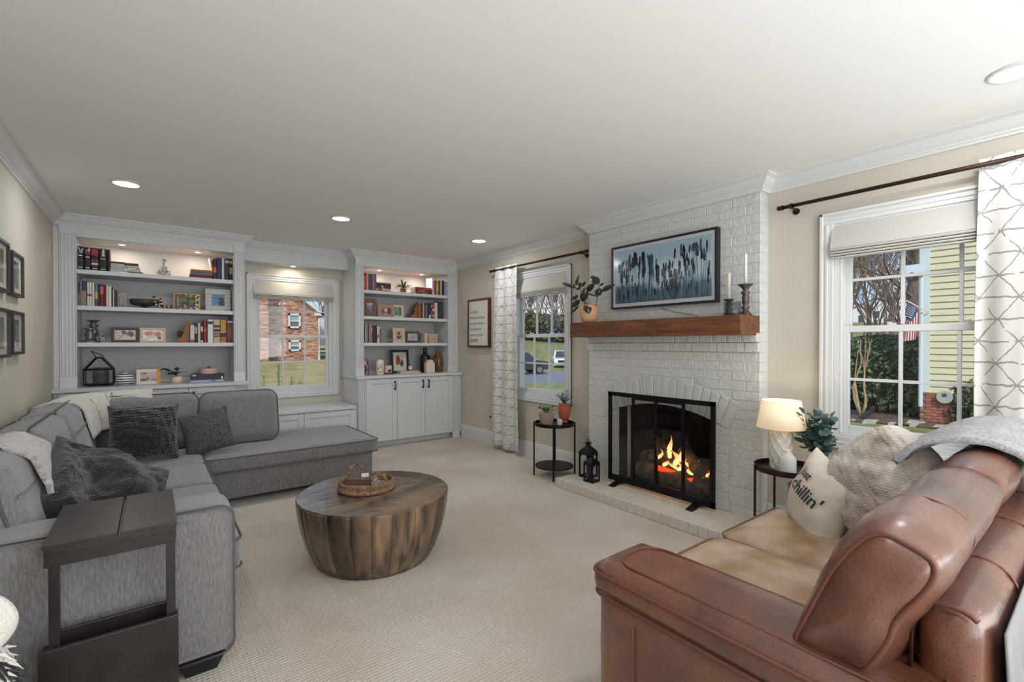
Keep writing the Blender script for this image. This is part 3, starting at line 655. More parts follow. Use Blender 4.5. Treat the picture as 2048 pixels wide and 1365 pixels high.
# ================================================================ fabrics
def fabric(name, rgb, rgb2, vs=30, stretch=(1, 1, 1), bump=.5, bs=220, sheen=.4, rough=.9):
    return M(name, rgb, rough, rgb2=rgb2, vs=vs, stretch=stretch, bump=bump, bs=bs, sheen=sheen, detail=8)
m_chen = fabric('grey_chenille', (106, 104, 103), (134, 132, 131), 70, (2.2, 2.2, .45), .5, 160, .5)
m_pipel = M('light_piping', (134, 130, 127), .9)
m_pipe = M('grey_piping', (92, 90, 88), .9)
def leather():
    m = bpy.data.materials.new('brown_leather'); m.use_nodes = True; n = m.node_tree.nodes; l = m.node_tree.links; p = n['Principled BSDF']
    tc = n.new('ShaderNodeTexCoord'); nz = n.new('ShaderNodeTexNoise'); nz.inputs['Scale'].default_value = 4; nz.inputs['Detail'].default_value = 6; l.new(tc.outputs['Object'], nz.inputs[0])
    r = n.new('ShaderNodeValToRGB'); r.color_ramp.elements[0].position = .3; r.color_ramp.elements[1].position = .72; r.color_ramp.elements[0].color = lin((68, 38, 29))+(1,); r.color_ramp.elements[1].color = lin((118, 73, 54))+(1,); l.new(nz.outputs['Fac'], r.inputs[0])
    sp = n.new('ShaderNodeTexNoise'); sp.inputs['Scale'].default_value = 190; sp.inputs['Detail'].default_value = 2; l.new(tc.outputs['Object'], sp.inputs[0])
    r2 = n.new('ShaderNodeValToRGB'); r2.color_ramp.elements[0].position = .32; r2.color_ramp.elements[1].position = .40; r2.color_ramp.elements[0].color = (.35, .3, .3, 1); l.new(sp.outputs['Fac'], r2.inputs[0])
    mx = n.new('ShaderNodeMix'); mx.data_type = 'RGBA'; mx.blend_type = 'MULTIPLY'; mx.inputs['Factor'].default_value = .8; l.new(r.outputs[0], mx.inputs['A']); l.new(r2.outputs[0], mx.inputs['B']); l.new(mx.outputs['Result'], p.inputs['Base Color'])
    p.inputs['Roughness'].default_value = .40; p.inputs['Specular IOR Level'].default_value = .55; p.inputs['Coat Weight'].default_value = .6; p.inputs['Coat Roughness'].default_value = .24
    nb = n.new('ShaderNodeTexNoise'); nb.inputs['Scale'].default_value = 6; nb.inputs['Detail'].default_value = 4; mp = n.new('ShaderNodeMapping'); mp.inputs['Scale'].default_value = (3, 1, 1); l.new(tc.outputs['Object'], mp.inputs[0]); l.new(mp.outputs[0], nb.inputs[0])
    vb = n.new('ShaderNodeTexVoronoi'); vb.inputs['Scale'].default_value = 260; l.new(tc.outputs['Object'], vb.inputs[0])
    b1 = n.new('ShaderNodeBump'); b1.inputs['Strength'].default_value = .35; b1.inputs['Distance'].default_value = .02; l.new(nb.outputs['Fac'], b1.inputs['Height'])
    b2 = n.new('ShaderNodeBump'); b2.inputs['Strength'].default_value = .12; b2.inputs['Distance'].default_value = .002; l.new(vb.outputs['Distance'], b2.inputs['Height']); l.new(b1.outputs[0], b2.inputs['Normal']); l.new(b2.outputs[0], p.inputs['Normal'])
    return m
m_lea = leather()
m_leaseat = M('worn_tan_leather', (138, 108, 78), .5, rgb2=(178, 158, 134), vs=5, bump=.25, bs=14, coat=.15)
m_leapipe = M('leather_piping', (96, 56, 44), .5)
def piping(parent, loop, r=.006, mat=m_pipe, closed=True, name='piping'):
    b = MB(); b.tube(loop, r, 6, closed=closed); return b.build(name, mat, parent, smooth=True)
# ================================================================ grey sectional
SS = thing('sectional_sofa', 'grey chenille L-shaped sectional sofa along the left wall and bookcase', 'sofa', (-.2, 3.6, 0))
b = MB(); b.box(-.66, .27, 2.44, 5.45, .07, .28); b.box(-.66, .26, 2.22, 2.46, .075, .5); b.build('left_base', m_chen, SS, bevel=.015, seg=3)
MB().box(.27, 1.70, 4.43, 5.40, .055, .282).build('chaise_base', m_chen, SS, bevel=.012, seg=3)
b = MB(); b.soft((.95, .27, .605), TR((-.2105, 2.335, .375)), .055, 14, (0, .02, .0), .004, 3); b.build('arm', m_chen, SS, smooth=True, weld=True)
lp = [(x-.2105, 2.203, z+.375) for x, z in rrect(.945, .60, .05)]
piping(SS, lp, .005)
def seatc(x0, x1, y0, y1, z0, z1, name='seat_cushion', seed=1, puff=.10, r=.045, wr=.006):
    b = MB(); b.soft((x1-x0, y1-y0, z1-z0), TR(((x0+x1)/2, (y0+y1)/2, (z0+z1)/2)), r, 18, (.01, .01, puff), wr, seed)
    c = b.build(name, m_chen, SS, smooth=True, weld=True)
    for zz in (z0+.018, z1-.016):
        loop = [((x0+x1)/2+p[0], (y0+y1)/2+p[1], zz) for p in rrect(x1-x0-.004, y1-y0-.004, r, 5)]
        piping(c, loop, .005)
seatc(-.35, .33, 2.465, 3.545, .28, .445, seed=1, puff=.22); seatc(-.35, .32, 3.555, 4.24, .28, .44, seed=2, puff=.2); seatc(-.40, .325, 4.25, 5.0, .28, .43, seed=5, puff=.12)
seatc(.325, 1.748, 4.375, 5.36, .275, .418, 'chaise_cushion', 3, .06, .05, .003)
def backc(c, size, rot, seed, name='back_cushion', seams=True):
    m = TR(c, rot); b = MB(); b.soft(size, m, .085, 20, (.02, .12, .04), .009, seed); o = b.build(name, m_chen, SS, smooth=True, weld=True)
    w, d, h = size
    loop = [m@Vector((p[0], -d/2*.62, p[1])) for p in rrect(w+.002, h+.002, .09, 6)]; piping(o, loop, .0055)
    loop = [m@Vector((p[0], d/2*.62, p[1])) for p in rrect(w+.002, h+.002, .09, 6)]; piping(o, loop, .0055)
    if seams:
        n = 12; piping(o, [m@Vector((-w/2+w*i/n, -d/2*(1+.12*math.cos((i/n-.5)*PI))-.003, h*.17)) for i in range(n+1)], .004, m_pipel, closed=False)
    return o
# faces of the left backs look towards +X: rotate -90 about Z (local -Y -> +X is rot +90)
lean = math.radians(-13)
for k, (y0, y1) in enumerate(((2.40, 3.10), (3.10, 3.86), (3.86, 4.62))):
    backc((-.485, (y0+y1)/2, .665), (y1-y0-.004, .25, .50), (lean, 0, PI/2), 10+k)
backc((-.50, 4.93, .66), (.62, .24, .48), (lean, 0, math.radians(62)), 14, seams=False)
backc((-.03, 5.0, .655), (.72, .22, .47), (lean, 0, 0), 15, seams=False)
backc((.64, 4.98, .648), (.63, .20, .475), (lean, 0, 0), 16, seams=False)
b = MB(); b.box(-.69, -.57, 2.44, 5.42, .28, .74); b.box(-.69, .93, 5.20, 5.42, .28, .72); b.build('back_frame', m_chen, SS, bevel=.02, seg=3)
for x, y in ((.16, 2.30), (1.6, 4.52), (1.6, 5.3), (-.55, 5.3), (-.55, 2.32)):
    b = MB(); b.add([(x-.06, y-.055, 0), (x+.045, y-.055, 0), (x+.045, y+.05, 0), (x-.06, y+.05, 0), (x-.08, y-.075, .072), (x+.075, y-.075, .072), (x+.075, y+.07, .072), (x-.08, y+.07, .072)], [(3, 2, 1, 0), (4, 5, 6, 7), (0, 1, 5, 4), (1, 2, 6, 5), (2, 3, 7, 6), (3, 0, 4, 7)])
    b.build('foot', m_blackmat, SS, bevel=.003)
# ---------------------------------------------------------------- throws on the sectional
def drape(name, mat, label, path, prof, cat='blanket', wr=.008, seed=0, nu=40, thick=.012, group=None):
    "cloth laid along a 2-D path (x,y); prof = list of (offset to the seat side, z)"
    P = [Vector(p) for p in path]; seg = [(P[i+1]-P[i]).length for i in range(len(P)-1)]; T = sum(seg)
    Q = [Vector(p) for p in prof]; sg = [(Q[i+1]-Q[i]).length for i in range(len(Q)-1)]; TQ = sum(sg)
    def samp(A, s_, tot, t):
        d = t*tot
        for i, L in enumerate(s_):
            if d <= L or i == len(s_)-1: return A[i].lerp(A[i+1], min(1, d/L)), (A[i+1]-A[i]).normalized(), i
            d -= L
    def fn(u, v):
        p, d, i = samp(P, seg, T, u)
        # smooth the corner direction
        p2, d2, _ = samp(P, seg, T, min(1, u+.06)); p3, d3, _ = samp(P, seg, T, max(0, u-.06)); dd = (d2+d3+d).normalized(); nn = Vector((dd.y, -dd.x))
        q, _, _ = samp(Q, sg, TQ, v)
        w = noise.noise(Vector((u*T*7+seed, v*TQ*7, seed)))*wr*2+noise.noise(Vector((u*T*2.5+seed, v*2, 0)))*wr*2.5
        x = p+nn*(q.x+w); return (x.x, x.y, q.y+w*.6)
    b = MB(); b.grid(fn, nu, 30); o = b.build(name, mat, smooth=True, solid=thick); return tag(o, label, cat, group)
m_fleece = M('cream_fleece', (196, 188, 180), .95, rgb2=(216, 210, 204), vs=50, bump=1., bs=120, sheen=.8)
m_fleeceg = M('grey_sherpa', (150, 142, 140), .95, rgb2=(196, 188, 184), vs=60, bump=1., bs=90, sheen=.8)
drape('sherpa_throw', m_fleeceg, 'pale sherpa throw hanging over the sectional back cushion nearest the camera', [(-.50, 2.62), (-.50, 2.95)], [(-.12, .80), (-.04, .925), (.04, .94), (.12, .88), (.17, .76), (.20, .62), (.205, .50)], seed=3, nu=24, thick=.02, wr=.006)
drape('fleece_blanket', m_fleece, 'beige fleece blanket draped over the corner of the grey sectional', [(-.52, 4.42), (-.50, 4.85), (-.33, 5.08), (-.0, 5.08)], [(-.16, .80), (-.10, .90), (0, .935), (.08, .92), (.13, .86), (.17, .76), (.19, .66)], seed=9, nu=60, thick=.014)
# ---------------------------------------------------------------- pillows on the sectional
m_knitb = M('black_knit', (22, 22, 23), .95, rgb2=(40, 40, 41), vs=40, bump=1., bs=60, sheen=.5)
m_tweed = M('charcoal_tweed', (30, 30, 31), .95, rgb2=(118, 115, 112), vs=170, bump=.8, bs=170, detail=1)
m_boucle = M('dark_boucle', (16, 18, 17), .98, rgb2=(44, 46, 44), vs=120, bump=1., bs=130, sheen=.35, detail=2)
def knit_relief(m, sc, strength=.9):
    n = m.node_tree.nodes; l = m.node_tree.links; p = n['Principled BSDF']; uvn = n.new('ShaderNodeTexCoord'); w1 = n.new('ShaderNodeTexWave'); w1.bands_direction = 'DIAGONAL'; w1.inputs['Scale'].default_value = sc; w1.inputs['Distortion'].default_value = 1.5; w1.inputs['Detail'].default_value = 1
    w2 = n.new('ShaderNodeTexWave'); w2.bands_direction = 'Z'; w2.inputs['Scale'].default_value = sc*.8; w2.inputs['Distortion'].default_value = 2
    l.new(uvn.outputs['Object'], w1.inputs[0]); l.new(uvn.outputs['Object'], w2.inputs[0]); mu = n.new('ShaderNodeMath'); mu.operation = 'MULTIPLY'; l.new(w1.outputs['Fac'], mu.inputs[0]); l.new(w2.outputs['Fac'], mu.inputs[1])
    bp = n.new('ShaderNodeBump'); bp.inputs['Strength'].default_value = strength; bp.inputs['Distance'].default_value = .008; l.new(mu.outputs[0], bp.inputs['Height']); l.new(bp.outputs[0], p.inputs['Normal'])
knit_relief(m_knitb, 22)
def ripple(p, u, v, k, sg):
    if sg < 0:
        p.y += -min(1, k*5)*(.012*abs(math.sin(v*11+1.2*math.sin(u*3)))+.006*math.sin(u*26+v*8)*(abs(math.sin(v*5.5)) > .6))
    return p
b = MB(); b.pillow(.44, .43, .2, TR((-.05, 4.50, .655), (math.radians(-14), math.radians(3), math.radians(8))), 40, .08, .02, 1, fn=ripple)
tag(b.build('throw_pillow', m_knitb, smooth=True, weld=True), 'large black knitted throw pillow in the corner of the grey sectional', 'pillow')
b = MB(); b.pillow(.36, .36, .15, TR((.36, 4.62, .60), (math.radians(-20), math.radians(-14), math.radians(-10))), 30, .08, .006, 2)
tag(b.build('throw_pillow', m_tweed, smooth=True, weld=True), 'small charcoal tweed throw pillow leaning on the sectional chaise', 'pillow')
def fuzz(p, u, v, k, sg):
    q = noise.noise(p*52); p.y += sg*q*.008*min(1, k*10+.2); p.y += sg*.028*math.sin(u*4.5+v*2.2)*min(1, k*3); p.z += -.03*math.sin((u+1)*1.5); return p
b = MB(); b.pillow(.50, .44, .20, TR((-.165, 2.83, .665), (math.radians(-50), math.radians(30), math.radians(14))), 64, .05, .03, 3, fn=fuzz)
tag(b.build('throw_pillow', m_boucle, smooth=True, weld=True), 'dark fuzzy throw pillow slumped on the seat behind the slatted armrest table', 'pillow')
# ---------------------------------------------------------------- armrest side table with slots and magazine pocket
AT = thing('armrest_table', 'dark espresso wood armrest table with magazine pocket against the grey sofa arm', 'side table', (-.1, 2.2, 0))
ya, yb_ = 2.035, 2.50
for a, c in ((-.276, -.094), (-.086, .068)):
    MB().box(a, c, ya, yb_, .686, .70).build('top_slat', m_darkwood, AT, bevel=.002)
MB().box(-.272, .064, ya+.003, yb_-.005, .664, .686).build('under_top', m_darkwood, AT, bevel=.0015)
MB().box(-.272, .064, ya+.008, ya+.03, .625, .664).build('apron', m_darkwood, AT, bevel=.0015)
for a in (-.262, .036): MB().box(a, a+.026, ya+.01, ya+.035, .0, .664).build('post', m_darkwood, AT, bevel=.0015)
MB().box(-.285, .07, ya-.012, ya+.004, .0, .372).build('pocket_front', m_darkwood, AT, bevel=.002)
MB().box(-.262, .062, ya+.085, ya+.10, .0, .385).build('pocket_back', m_darkwood, AT, bevel=.002)
for a in (-.285, .058): MB().box(a, a+.012, ya+.004, ya+.10, .0, .34).build('pocket_side', m_darkwood, AT)
MB().box(-.27, .06, ya+.004, ya+.09, .0, .02).build('pocket_bottom', m_darkwood, AT)
# ---------------------------------------------------------------- black and white plush, lower left corner
m_white = M('white_plush', (214, 210, 204), .95, bump=.6, bs=120, sheen=.5); m_plb = M('black_plush', (26, 26, 27), .95, sheen=.5)
PL = thing('plush_toy', 'black and white furry plush at the left edge beside the sofa arm', 'plush toy', (-.40, 1.62, 0))
def ear(u, v):
    a = (u-.5)*2; z = v; w = .062*math.sin(PI*min(1, .10+v*.82))**.7
    return (-.315+a*w-.012*(1-v), 1.60-.03*(1-a*a), .600+.128*z+.01*a*a)
b = MB(); b.grid(ear, 16, 14); b.build('ear', m_white, PL, smooth=True, solid=.014)
b = MB(); b.grid(lambda u, v: (ear(u*.55, v*.80+.06)[0]-.012, ear(u*.55, v*.80+.06)[1]-.024, ear(u*.55, v*.80+.06)[2]), 12, 10); b.build('ear_lining', m_plb, PL, smooth=True, solid=.004)
b = MB(); b.lathe([(.0, 0), (.08, .0), (.11, .12), (.115, .28), (.10, .42), (.085, .52), (.05, .60), (0, .61)], (-.37, 1.60, 0), 20); b.build('body', m_plb, PL, smooth=True)
b = MB(); c2 = MB(); rr = random.Random(5)
for i in range(700):
    a = rr.uniform(-PI, .6); z = rr.uniform(.25, .61); r0 = .112 if z < .4 else .112-.16*(z-.4); p = Vector((-.37+math.cos(a)*r0, 1.60+math.sin(a)*r0, z)); d = Vector((math.cos(a)*.02+rr.uniform(-.012, .012), math.sin(a)*.02, rr.uniform(-.045, .0)))
    patch = noise.noise(p*17) > -.05
    (b if patch else c2).tube([p, p+d*.6+Vector((0, 0, .006)), p+d*1.3], [.006, .0045, .0006], 4)
tag(b.build('fur', m_white, PL), kind='stuff'); tag(c2.build('fur', m_plb, PL), kind='stuff')
# ================================================================ coffee table
def tablewood(name, radial):
    m = bpy.data.materials.new(name); m.use_nodes = True; n = m.node_tree.nodes; l = m.node_tree.links; p = n['Principled BSDF']; p.inputs['Roughness'].default_value = .32; p.inputs['Coat Weight'].default_value = .3
    tc = n.new('ShaderNodeTexCoord'); mp = n.new('ShaderNodeMapping'); l.new(tc.outputs['Object'], mp.inputs[0])
    mp.inputs['Scale'].default_value = (7, 7, .9) if radial else (1.2, 5, 1); mp.inputs['Rotation'].default_value = (0, 0, math.radians(0 if radial else 28))
    nz = n.new('ShaderNodeTexNoise'); nz.inputs['Scale'].default_value = 2.2; nz.inputs['Detail'].default_value = 9; nz.inputs['Distortion'].default_value = .5 if radial else 1.6; l.new(mp.outputs[0], nz.inputs[0])
    r = n.new('ShaderNodeValToRGB'); r.color_ramp.elements[0].position = .36; r.color_ramp.elements[1].position = .66; r.color_ramp.elements[0].color = lin((46, 38, 33))+(1,); r.color_ramp.elements[1].color = lin((124, 100, 78))+(1,); l.new(nz.outputs['Fac'], r.inputs[0])
    oi = n.new('ShaderNodeObjectInfo'); h = n.new('ShaderNodeHueSaturation'); mm = n.new('ShaderNodeMapRange'); mm.inputs['To Min'].default_value = .55; mm.inputs['To Max'].default_value = 1.6; l.new(oi.outputs['Random'], mm.inputs[0]); l.new(mm.outputs[0], h.inputs['Value']); l.new(r.outputs[0], h.inputs['Color']); l.new(h.outputs[0], p.inputs['Base Color'])
    return m
m_tw1 = tablewood('mango_wood_stave', True); m_tw2 = tablewood('mango_wood_top', False)
tc_, tr_, th = Vector((1.115, 2.865, 0)), .452, .40
CT = thing('coffee_table', 'round drum coffee table of striped reclaimed wood staves on the carpet', 'coffee table', tc_)
prof = [(.335, 0), (.372, .06), (.405, .14), (.430, .23), (.446, .32), (.452, .385), (.452, .395)]
rr = random.Random(11); cuts = [0]
while cuts[-1] < 2*PI-.16: cuts.append(cuts[-1]+rr.uniform(.14, .30))
cuts[-1] = 2*PI
for a0, a1 in zip(cuts[:-1], cuts[1:]):
    b = MB(); n = 4
    def fn(u, v, a0=a0, a1=a1):
        a = a0+.0015+(a1-a0-.003)*u; k = v*(len(prof)-1); i = min(int(k), len(prof)-2); f = k-i; r_ = prof[i][0]*(1-f)+prof[i+1][0]*f; z = prof[i][1]*(1-f)+prof[i+1][1]*f
        return (tc_.x+r_*math.cos(a), tc_.y+r_*math.sin(a), z)
    b.grid(fn, n, 12); b.build('stave', m_tw1, CT, smooth=True, solid=.012, origin=tc_+Vector((0, 0, 0)))
# top planks clipped to the circle
dirv = Vector((math.cos(math.radians(118)), math.sin(math.radians(118)))); nor = Vector((dirv.y, -dirv.x)); w = [-.452, -.17, -.055, .045, .12, .30, .452]
for a, c in zip(w[:-1], w[1:]):
    pts = []; N2 = 14
    for k in range(N2+1): t = a+(c-a)*k/N2; h = math.sqrt(max(0, .452**2-t*t)); pts.append(nor*t+dirv*h)
    for k in range(N2, -1, -1): t = a+(c-a)*k/N2; h = math.sqrt(max(0, .452**2-t*t)); pts.append(nor*t-dirv*h)
    cl = [pts[0]]
    for q in pts[1:]:
        if (q-cl[-1]).length > 1e-4: cl.append(q)
    if (cl[0]-cl[-1]).length < 1e-4: cl.pop()
    MB().prism([(tc_.x+q.x, tc_.y+q.y) for q in cl], 2, .388, .402).build('top_plank', m_tw2, CT)
# basket tray
m_wick = M('seagrass', (120, 88, 64), .9, rgb2=(166, 134, 104), vs=70, bump=1., bs=120)
bc = at(727, 982, Z=.402); bc = Vector((1.085, 2.93, .402)); BR_r = .158
BK = thing('basket_tray', 'round woven seagrass tray with two loop handles on the coffee table', 'basket', bc)
def braid(parent, R0, z, r, tw, name='braid', k=2, closed=True):
    for s_ in range(k):
        b = MB(); n = 110; pts = []
        for i in range(n):
            a = 2*PI*i/n; ph = a*tw+PI*2*s_/k; pts.append((bc.x+(R0+r*.75*math.cos(ph))*math.cos(a), bc.y+(R0+r*.75*math.cos(ph))*math.sin(a), z+r*.75*math.sin(ph)))
        b.tube(pts, r*.8, 7, closed=True); b.build(name, m_wick, parent, smooth=True)
MB().lathe([(0, .0), (BR_r-.005, .0), (BR_r, .008), (BR_r, .012), (0, .012)], bc, 32).build('tray_base', m_wick, BK, smooth=False)
braid(BK, BR_r+.004, bc.z+.016, .012, 26); braid(BK, BR_r+.002, bc.z+.052, .007, 30)
b = MB()
for i in range(64):
    a = 2*PI*i/64; p = bc+Vector((math.cos(a)*BR_r, math.sin(a)*BR_r, .016)); b.tube([p, p+Vector((math.cos(a+.4)*.004, math.sin(a+.4)*.004, .018)), p+Vector((0, 0, .036))], .0075, 5)
tag(b.build('weave', m_wick, BK), kind='stuff')
for ang in (math.radians(95), math.radians(-84)):
    c = bc+Vector((math.cos(ang)*(BR_r+.005), math.sin(ang)*(BR_r+.005), .06)); tn = Vector((-math.sin(ang), math.cos(ang), 0)); b = MB(); pts = []
    for i in range(28):
        t = 2*PI*i/28; pts.append(c+tn*math.cos(t)*.046+Vector((0, 0, math.sin(t)*.046+.016))+Vector((math.cos(ang), math.sin(ang), 0))*.004*math.sin(9*t))
    b.tube(pts, [.0085+.0015*(i % 2) for i in range(28)], 8, closed=True); b.build('loop_handle', m_wick, BK, smooth=True)
def flatbook(c, w, d, h, rz, rgb, label, group=None, page=(216, 208, 192), name='book', cat='book'):
    m3 = Euler((0, 0, rz)).to_matrix(); z = c[2]; b = MB(); t = .0025
    b.obox((c[0], c[1], z+t/2), (w, d, t), m3); b.obox((c[0], c[1], z+h-t/2), (w, d, t), m3); b.obox(Vector((c[0], c[1], z+h/2))+m3@Vector((0, -d/2+t/2, 0)), (w, t, h), m3)
    o = b.build(name, M('cover_%d_%d_%d' % rgb, rgb, .55)); tag(o, label, cat, group)
    b = MB(); b.obox(Vector((c[0], c[1], z+h/2))+m3@Vector((0, .002, 0)), (w-.006, d-.008, h-2*t), m3); b.build('page_block', M('pages_%d' % page[0], page, .8), o)
    return o
flatbook((bc.x-.03, bc.y-.02, bc.z+.0125), .19, .14, .03, math.radians(-35), (168, 152, 140), 'pale book lying at the bottom of the seagrass tray')
flatbook((bc.x-.025, bc.y+.005, bc.z+.0435), .16, .12, .034, math.radians(-35), (92, 66, 58), 'brown book on top inside the seagrass tray')
o = MB().obox((bc.x-.01, bc.y+.0, bc.z+.0875), (.045, .035, .019), Euler((0, 0, -.3)).to_matrix()).build('trinket_box', m_trim, bevel=.003); tag(o, 'tiny white box on the brown book in the tray', 'box')
o = MB().obox((bc.x+.075, bc.y-.075, bc.z+.029), (.085, .06, .03), Euler((0, 0, .9)).to_matrix()).build('card_deck', M('deck_green', (66, 74, 70), .5, rgb2=(150, 150, 140), vs=40), bevel=.002); tag(o, 'small dark patterned coaster stack at the front of the seagrass tray', 'coasters')
# ================================================================ leather sofa
LS = thing('leather_sofa', 'worn brown leather two-seat sofa at the lower right', 'sofa', (2.0, .6, 0))
AX0, AX1 = 1.135, 1.40; AY1 = 1.05; AZ = .615
for x0, x1 in ((AX0, AX1), (2.62, 2.87)):
    b = MB(); b.soft((x1-x0-.02, AY1-.13-.02, .51), TR(((x0+x1)/2, (AY1+.13)/2, .305)), .05, 14, (.01, .01, 0), .003, 2); a = b.build('arm', m_lea, LS, smooth=True, weld=True)
    b = MB(); b.soft((x1-x0+.008, AY1-.14+.01, .115), TR(((x0+x1)/2, (AY1+.14)/2, AZ-.045)), .05, 20, (.015, .004, .34), .003, 4); t = b.build('arm_pad', m_lea, a, smooth=True, weld=True)
    cx, cy = (x0+x1)/2, (AY1+.14)/2; W_, D_ = x1-x0+.014, AY1-.14+.014
    for zz, sh in ((AZ-.088, -.012), (AZ-.02, -.002)): piping(a, [(cx+p[0], cy+p[1], zz) for p in rrect(W_+sh, D_+sh-.006, .05, 6)], .0055, m_leapipe)
    pts = []
    for p in rrect(W_-.085, D_-.15, .07, 6):
        ex = math.cos((p[0]/(W_/2))*PI/2*.9); ey = math.cos((p[1]/(D_/2))*PI/2*.9); pts.append((cx+p[0], cy+p[1]-.0, AZ-.045+.0575*(1+.34*ex*ey)+.0005))
    piping(a, pts, .004, m_leapipe)
    piping(a, [(x0+.002, .88, .06+.06*i) for i in range(8)], .003, m_leapipe, closed=False, name='seam')
b = MB(); b.box(1.39, 2.63, .16, 1.0, .06, .34); b.build('seat_base', m_lea, LS, bevel=.03, seg=3)
for k, (x0, x1) in enumerate(((1.395, 2.015), (2.02, 2.635))):
    b = MB(); b.soft((x1-x0, .80, .17), TR(((x0+x1)/2, .70, .40)), .065, 18, (.005, .01, .30), .006, 20+k); c = b.build('seat_cushion', m_leaseat, LS, smooth=True, weld=True)
    for zz in (.345, .462): piping(c, [((x0+x1)/2+p[0], .70+p[1], zz) for p in rrect(x1-x0-.006, .80-.0, .065, 5)], .0045, M('tan_piping', (120, 88, 60), .5))
# back cushions: profile in the YZ plane, swept along X with crowned ends
def backroll(x0, x1, seed, name='back_cushion'):
    px = [(1593, 1281), (1608, 1247), (1646, 1175), (1684, 1120), (1727, 1081), (1765, 1071), (1807, 1090), (1858, 1122), (1866, 1153), (1841, 1192), (1807, 1225), (1786, 1251), (1773, 1285), (1735, 1335), (1712, 1343), (1680, 1328), (1625, 1306)]
    pr = [(at(a, c_, X=1.19).y, at(a, c_, X=1.19).z) for a, c_ in px]
    # close and smooth
    N = 51; L = len(pr); P = []
    for i in range(N):
        t = i/N*L; k = int(t); f = t-k; p0, p1, p2, p3 = [Vector(pr[(k+j-1) % L]) for j in range(4)]
        P.append(.5*((2*p1)+(-p0+p2)*f+(2*p0-5*p1+4*p2-p3)*f*f+(-p0+3*p1-3*p2+p3)*f**3))
    PS = P[:]
    for _ in range(14): PS = [(PS[i-1]+PS[i]*2+PS[(i+1) % N])/4 for i in range(N)]
    c = sum(P, Vector((0, 0)))/N; b = MB(); nx = 26; vs = []
    for j in range(nx+1):
        u = -1+2*j/nx; u = math.sin(u*PI/2*.999); x = (x0+x1)/2+u*(x1-x0)/2
        f_ = 1-abs(u)**8; ax_ = Vector((-.47, .88)).normalized(); an_ = Vector((ax_.y, -ax_.x))
        for i, p in enumerate(P):
            e_ = p.lerp(PS[i], .85*f_)*1.0-c; q = c+ax_*e_.dot(ax_)*(1+.17*f_)+an_*e_.dot(an_)*(1+.50*f_); w = (noise.noise(Vector((x*5+seed, q.x*9, q.y*9)))*.012+noise.noise(Vector((x*3, q.x*30+seed, q.y*30)))*.006)*(1-abs(u)**6)
            q = q+(p-c).normalized()*w; vs.append((x, q.x, q.y))
    fs = [(j*N+i, (j+1)*N+i, (j+1)*N+(i+1) % N, j*N+(i+1) % N) for j in range(nx) for i in range(N)]
    for j, x_, sg in ((0, x0, -1), (nx, x1, 1)):                       # bulged end panels
        prev = [j*N+i for i in range(N)]
        for k in range(1, 6):
            s = 1-k/6*.98; off = sg*.022*math.sin(k/6*PI/2); n0 = len(vs)
            for p in P: q = c+(p-c)*s; vs.append((x_+off+noise.noise(Vector((q.x*12+seed, q.y*12, 1)))*.008, q.x, q.y))
            cur = list(range(n0, n0+N)); fs += [(prev[i], prev[(i+1) % N], cur[(i+1) % N], cur[i]) if sg < 0 else (prev[i], cur[i], cur[(i+1) % N], prev[(i+1) % N]) for i in range(N)]; prev = cur
        fs.append(tuple(prev))
    b.add(vs, fs); o = b.build(name, m_lea, LS, smooth=True, weld=True)
    for x_ in (x0+.002, x1-.002): piping(o, [(x_, (c+(p-c)*1.02).x, (c+(p-c)*1.02).y) for p in P], .0065, m_leapipe)
    xm = x0+(x1-x0)*.36; loop = []
    for i in range(5, 30):
        p = P[i]; e_ = PS[i]-c; ax_ = Vector((-.47, .88)).normalized(); an_ = Vector((ax_.y, -ax_.x)); q = c+ax_*e_.dot(ax_)*1.172+an_*e_.dot(an_)*1.505; loop.append((xm, q.x, q.y))
    piping(o, loop, .003, m_leapipe, closed=False, name='seam'); return o
backroll(1.19, 2.0, 1); backroll(2.01, 2.82, 7)
b = MB(); b.soft((1.56, .13, .74), TR((2.07, .207, .43)), .06, 16, (0, .04, .0), .004, 6); bf = b.build('back_frame', m_lea, LS, smooth=True, weld=True)
_q = [(1.287, .207+p[0], .43+p[1]) for p in rrect(.118, .73, .05, 6)]; piping(bf, _q[:11][::-1]+_q[21:28][::-1], .006, m_leapipe, closed=False)
for xs in (1.62, 2.05, 2.45): piping(bf, [(xs, .207+.069*math.cos(t), .738+.064*math.sin(t)) for t in [PI*i/10 for i in range(0, 11)]], .003, m_leapipe, closed=False, name='seam')
for x, y in ((1.2, .98), (2.8, .98), (1.2, .2), (2.8, .2)): MB().cyl((x, y, 0), (x, y, .065), .028, .034, 12).build('foot', m_blackmat, LS)
# pale throw hanging down behind the sofa back
m_pale = M('pale_voile', (128, 127, 128), .9)
def vo(u, v): return (1.33+1.3*u,   .130-.010*math.sin(u*80)*min(1, v*3)-.012*min(1, v*2), .755-.58*v)
b = MB(); b.grid(vo, 120, 10); tag(b.build('sheer_throw', m_pale, smooth=True, solid=.004), 'pale pleated throw hanging down behind the leather sofa back', 'throw')
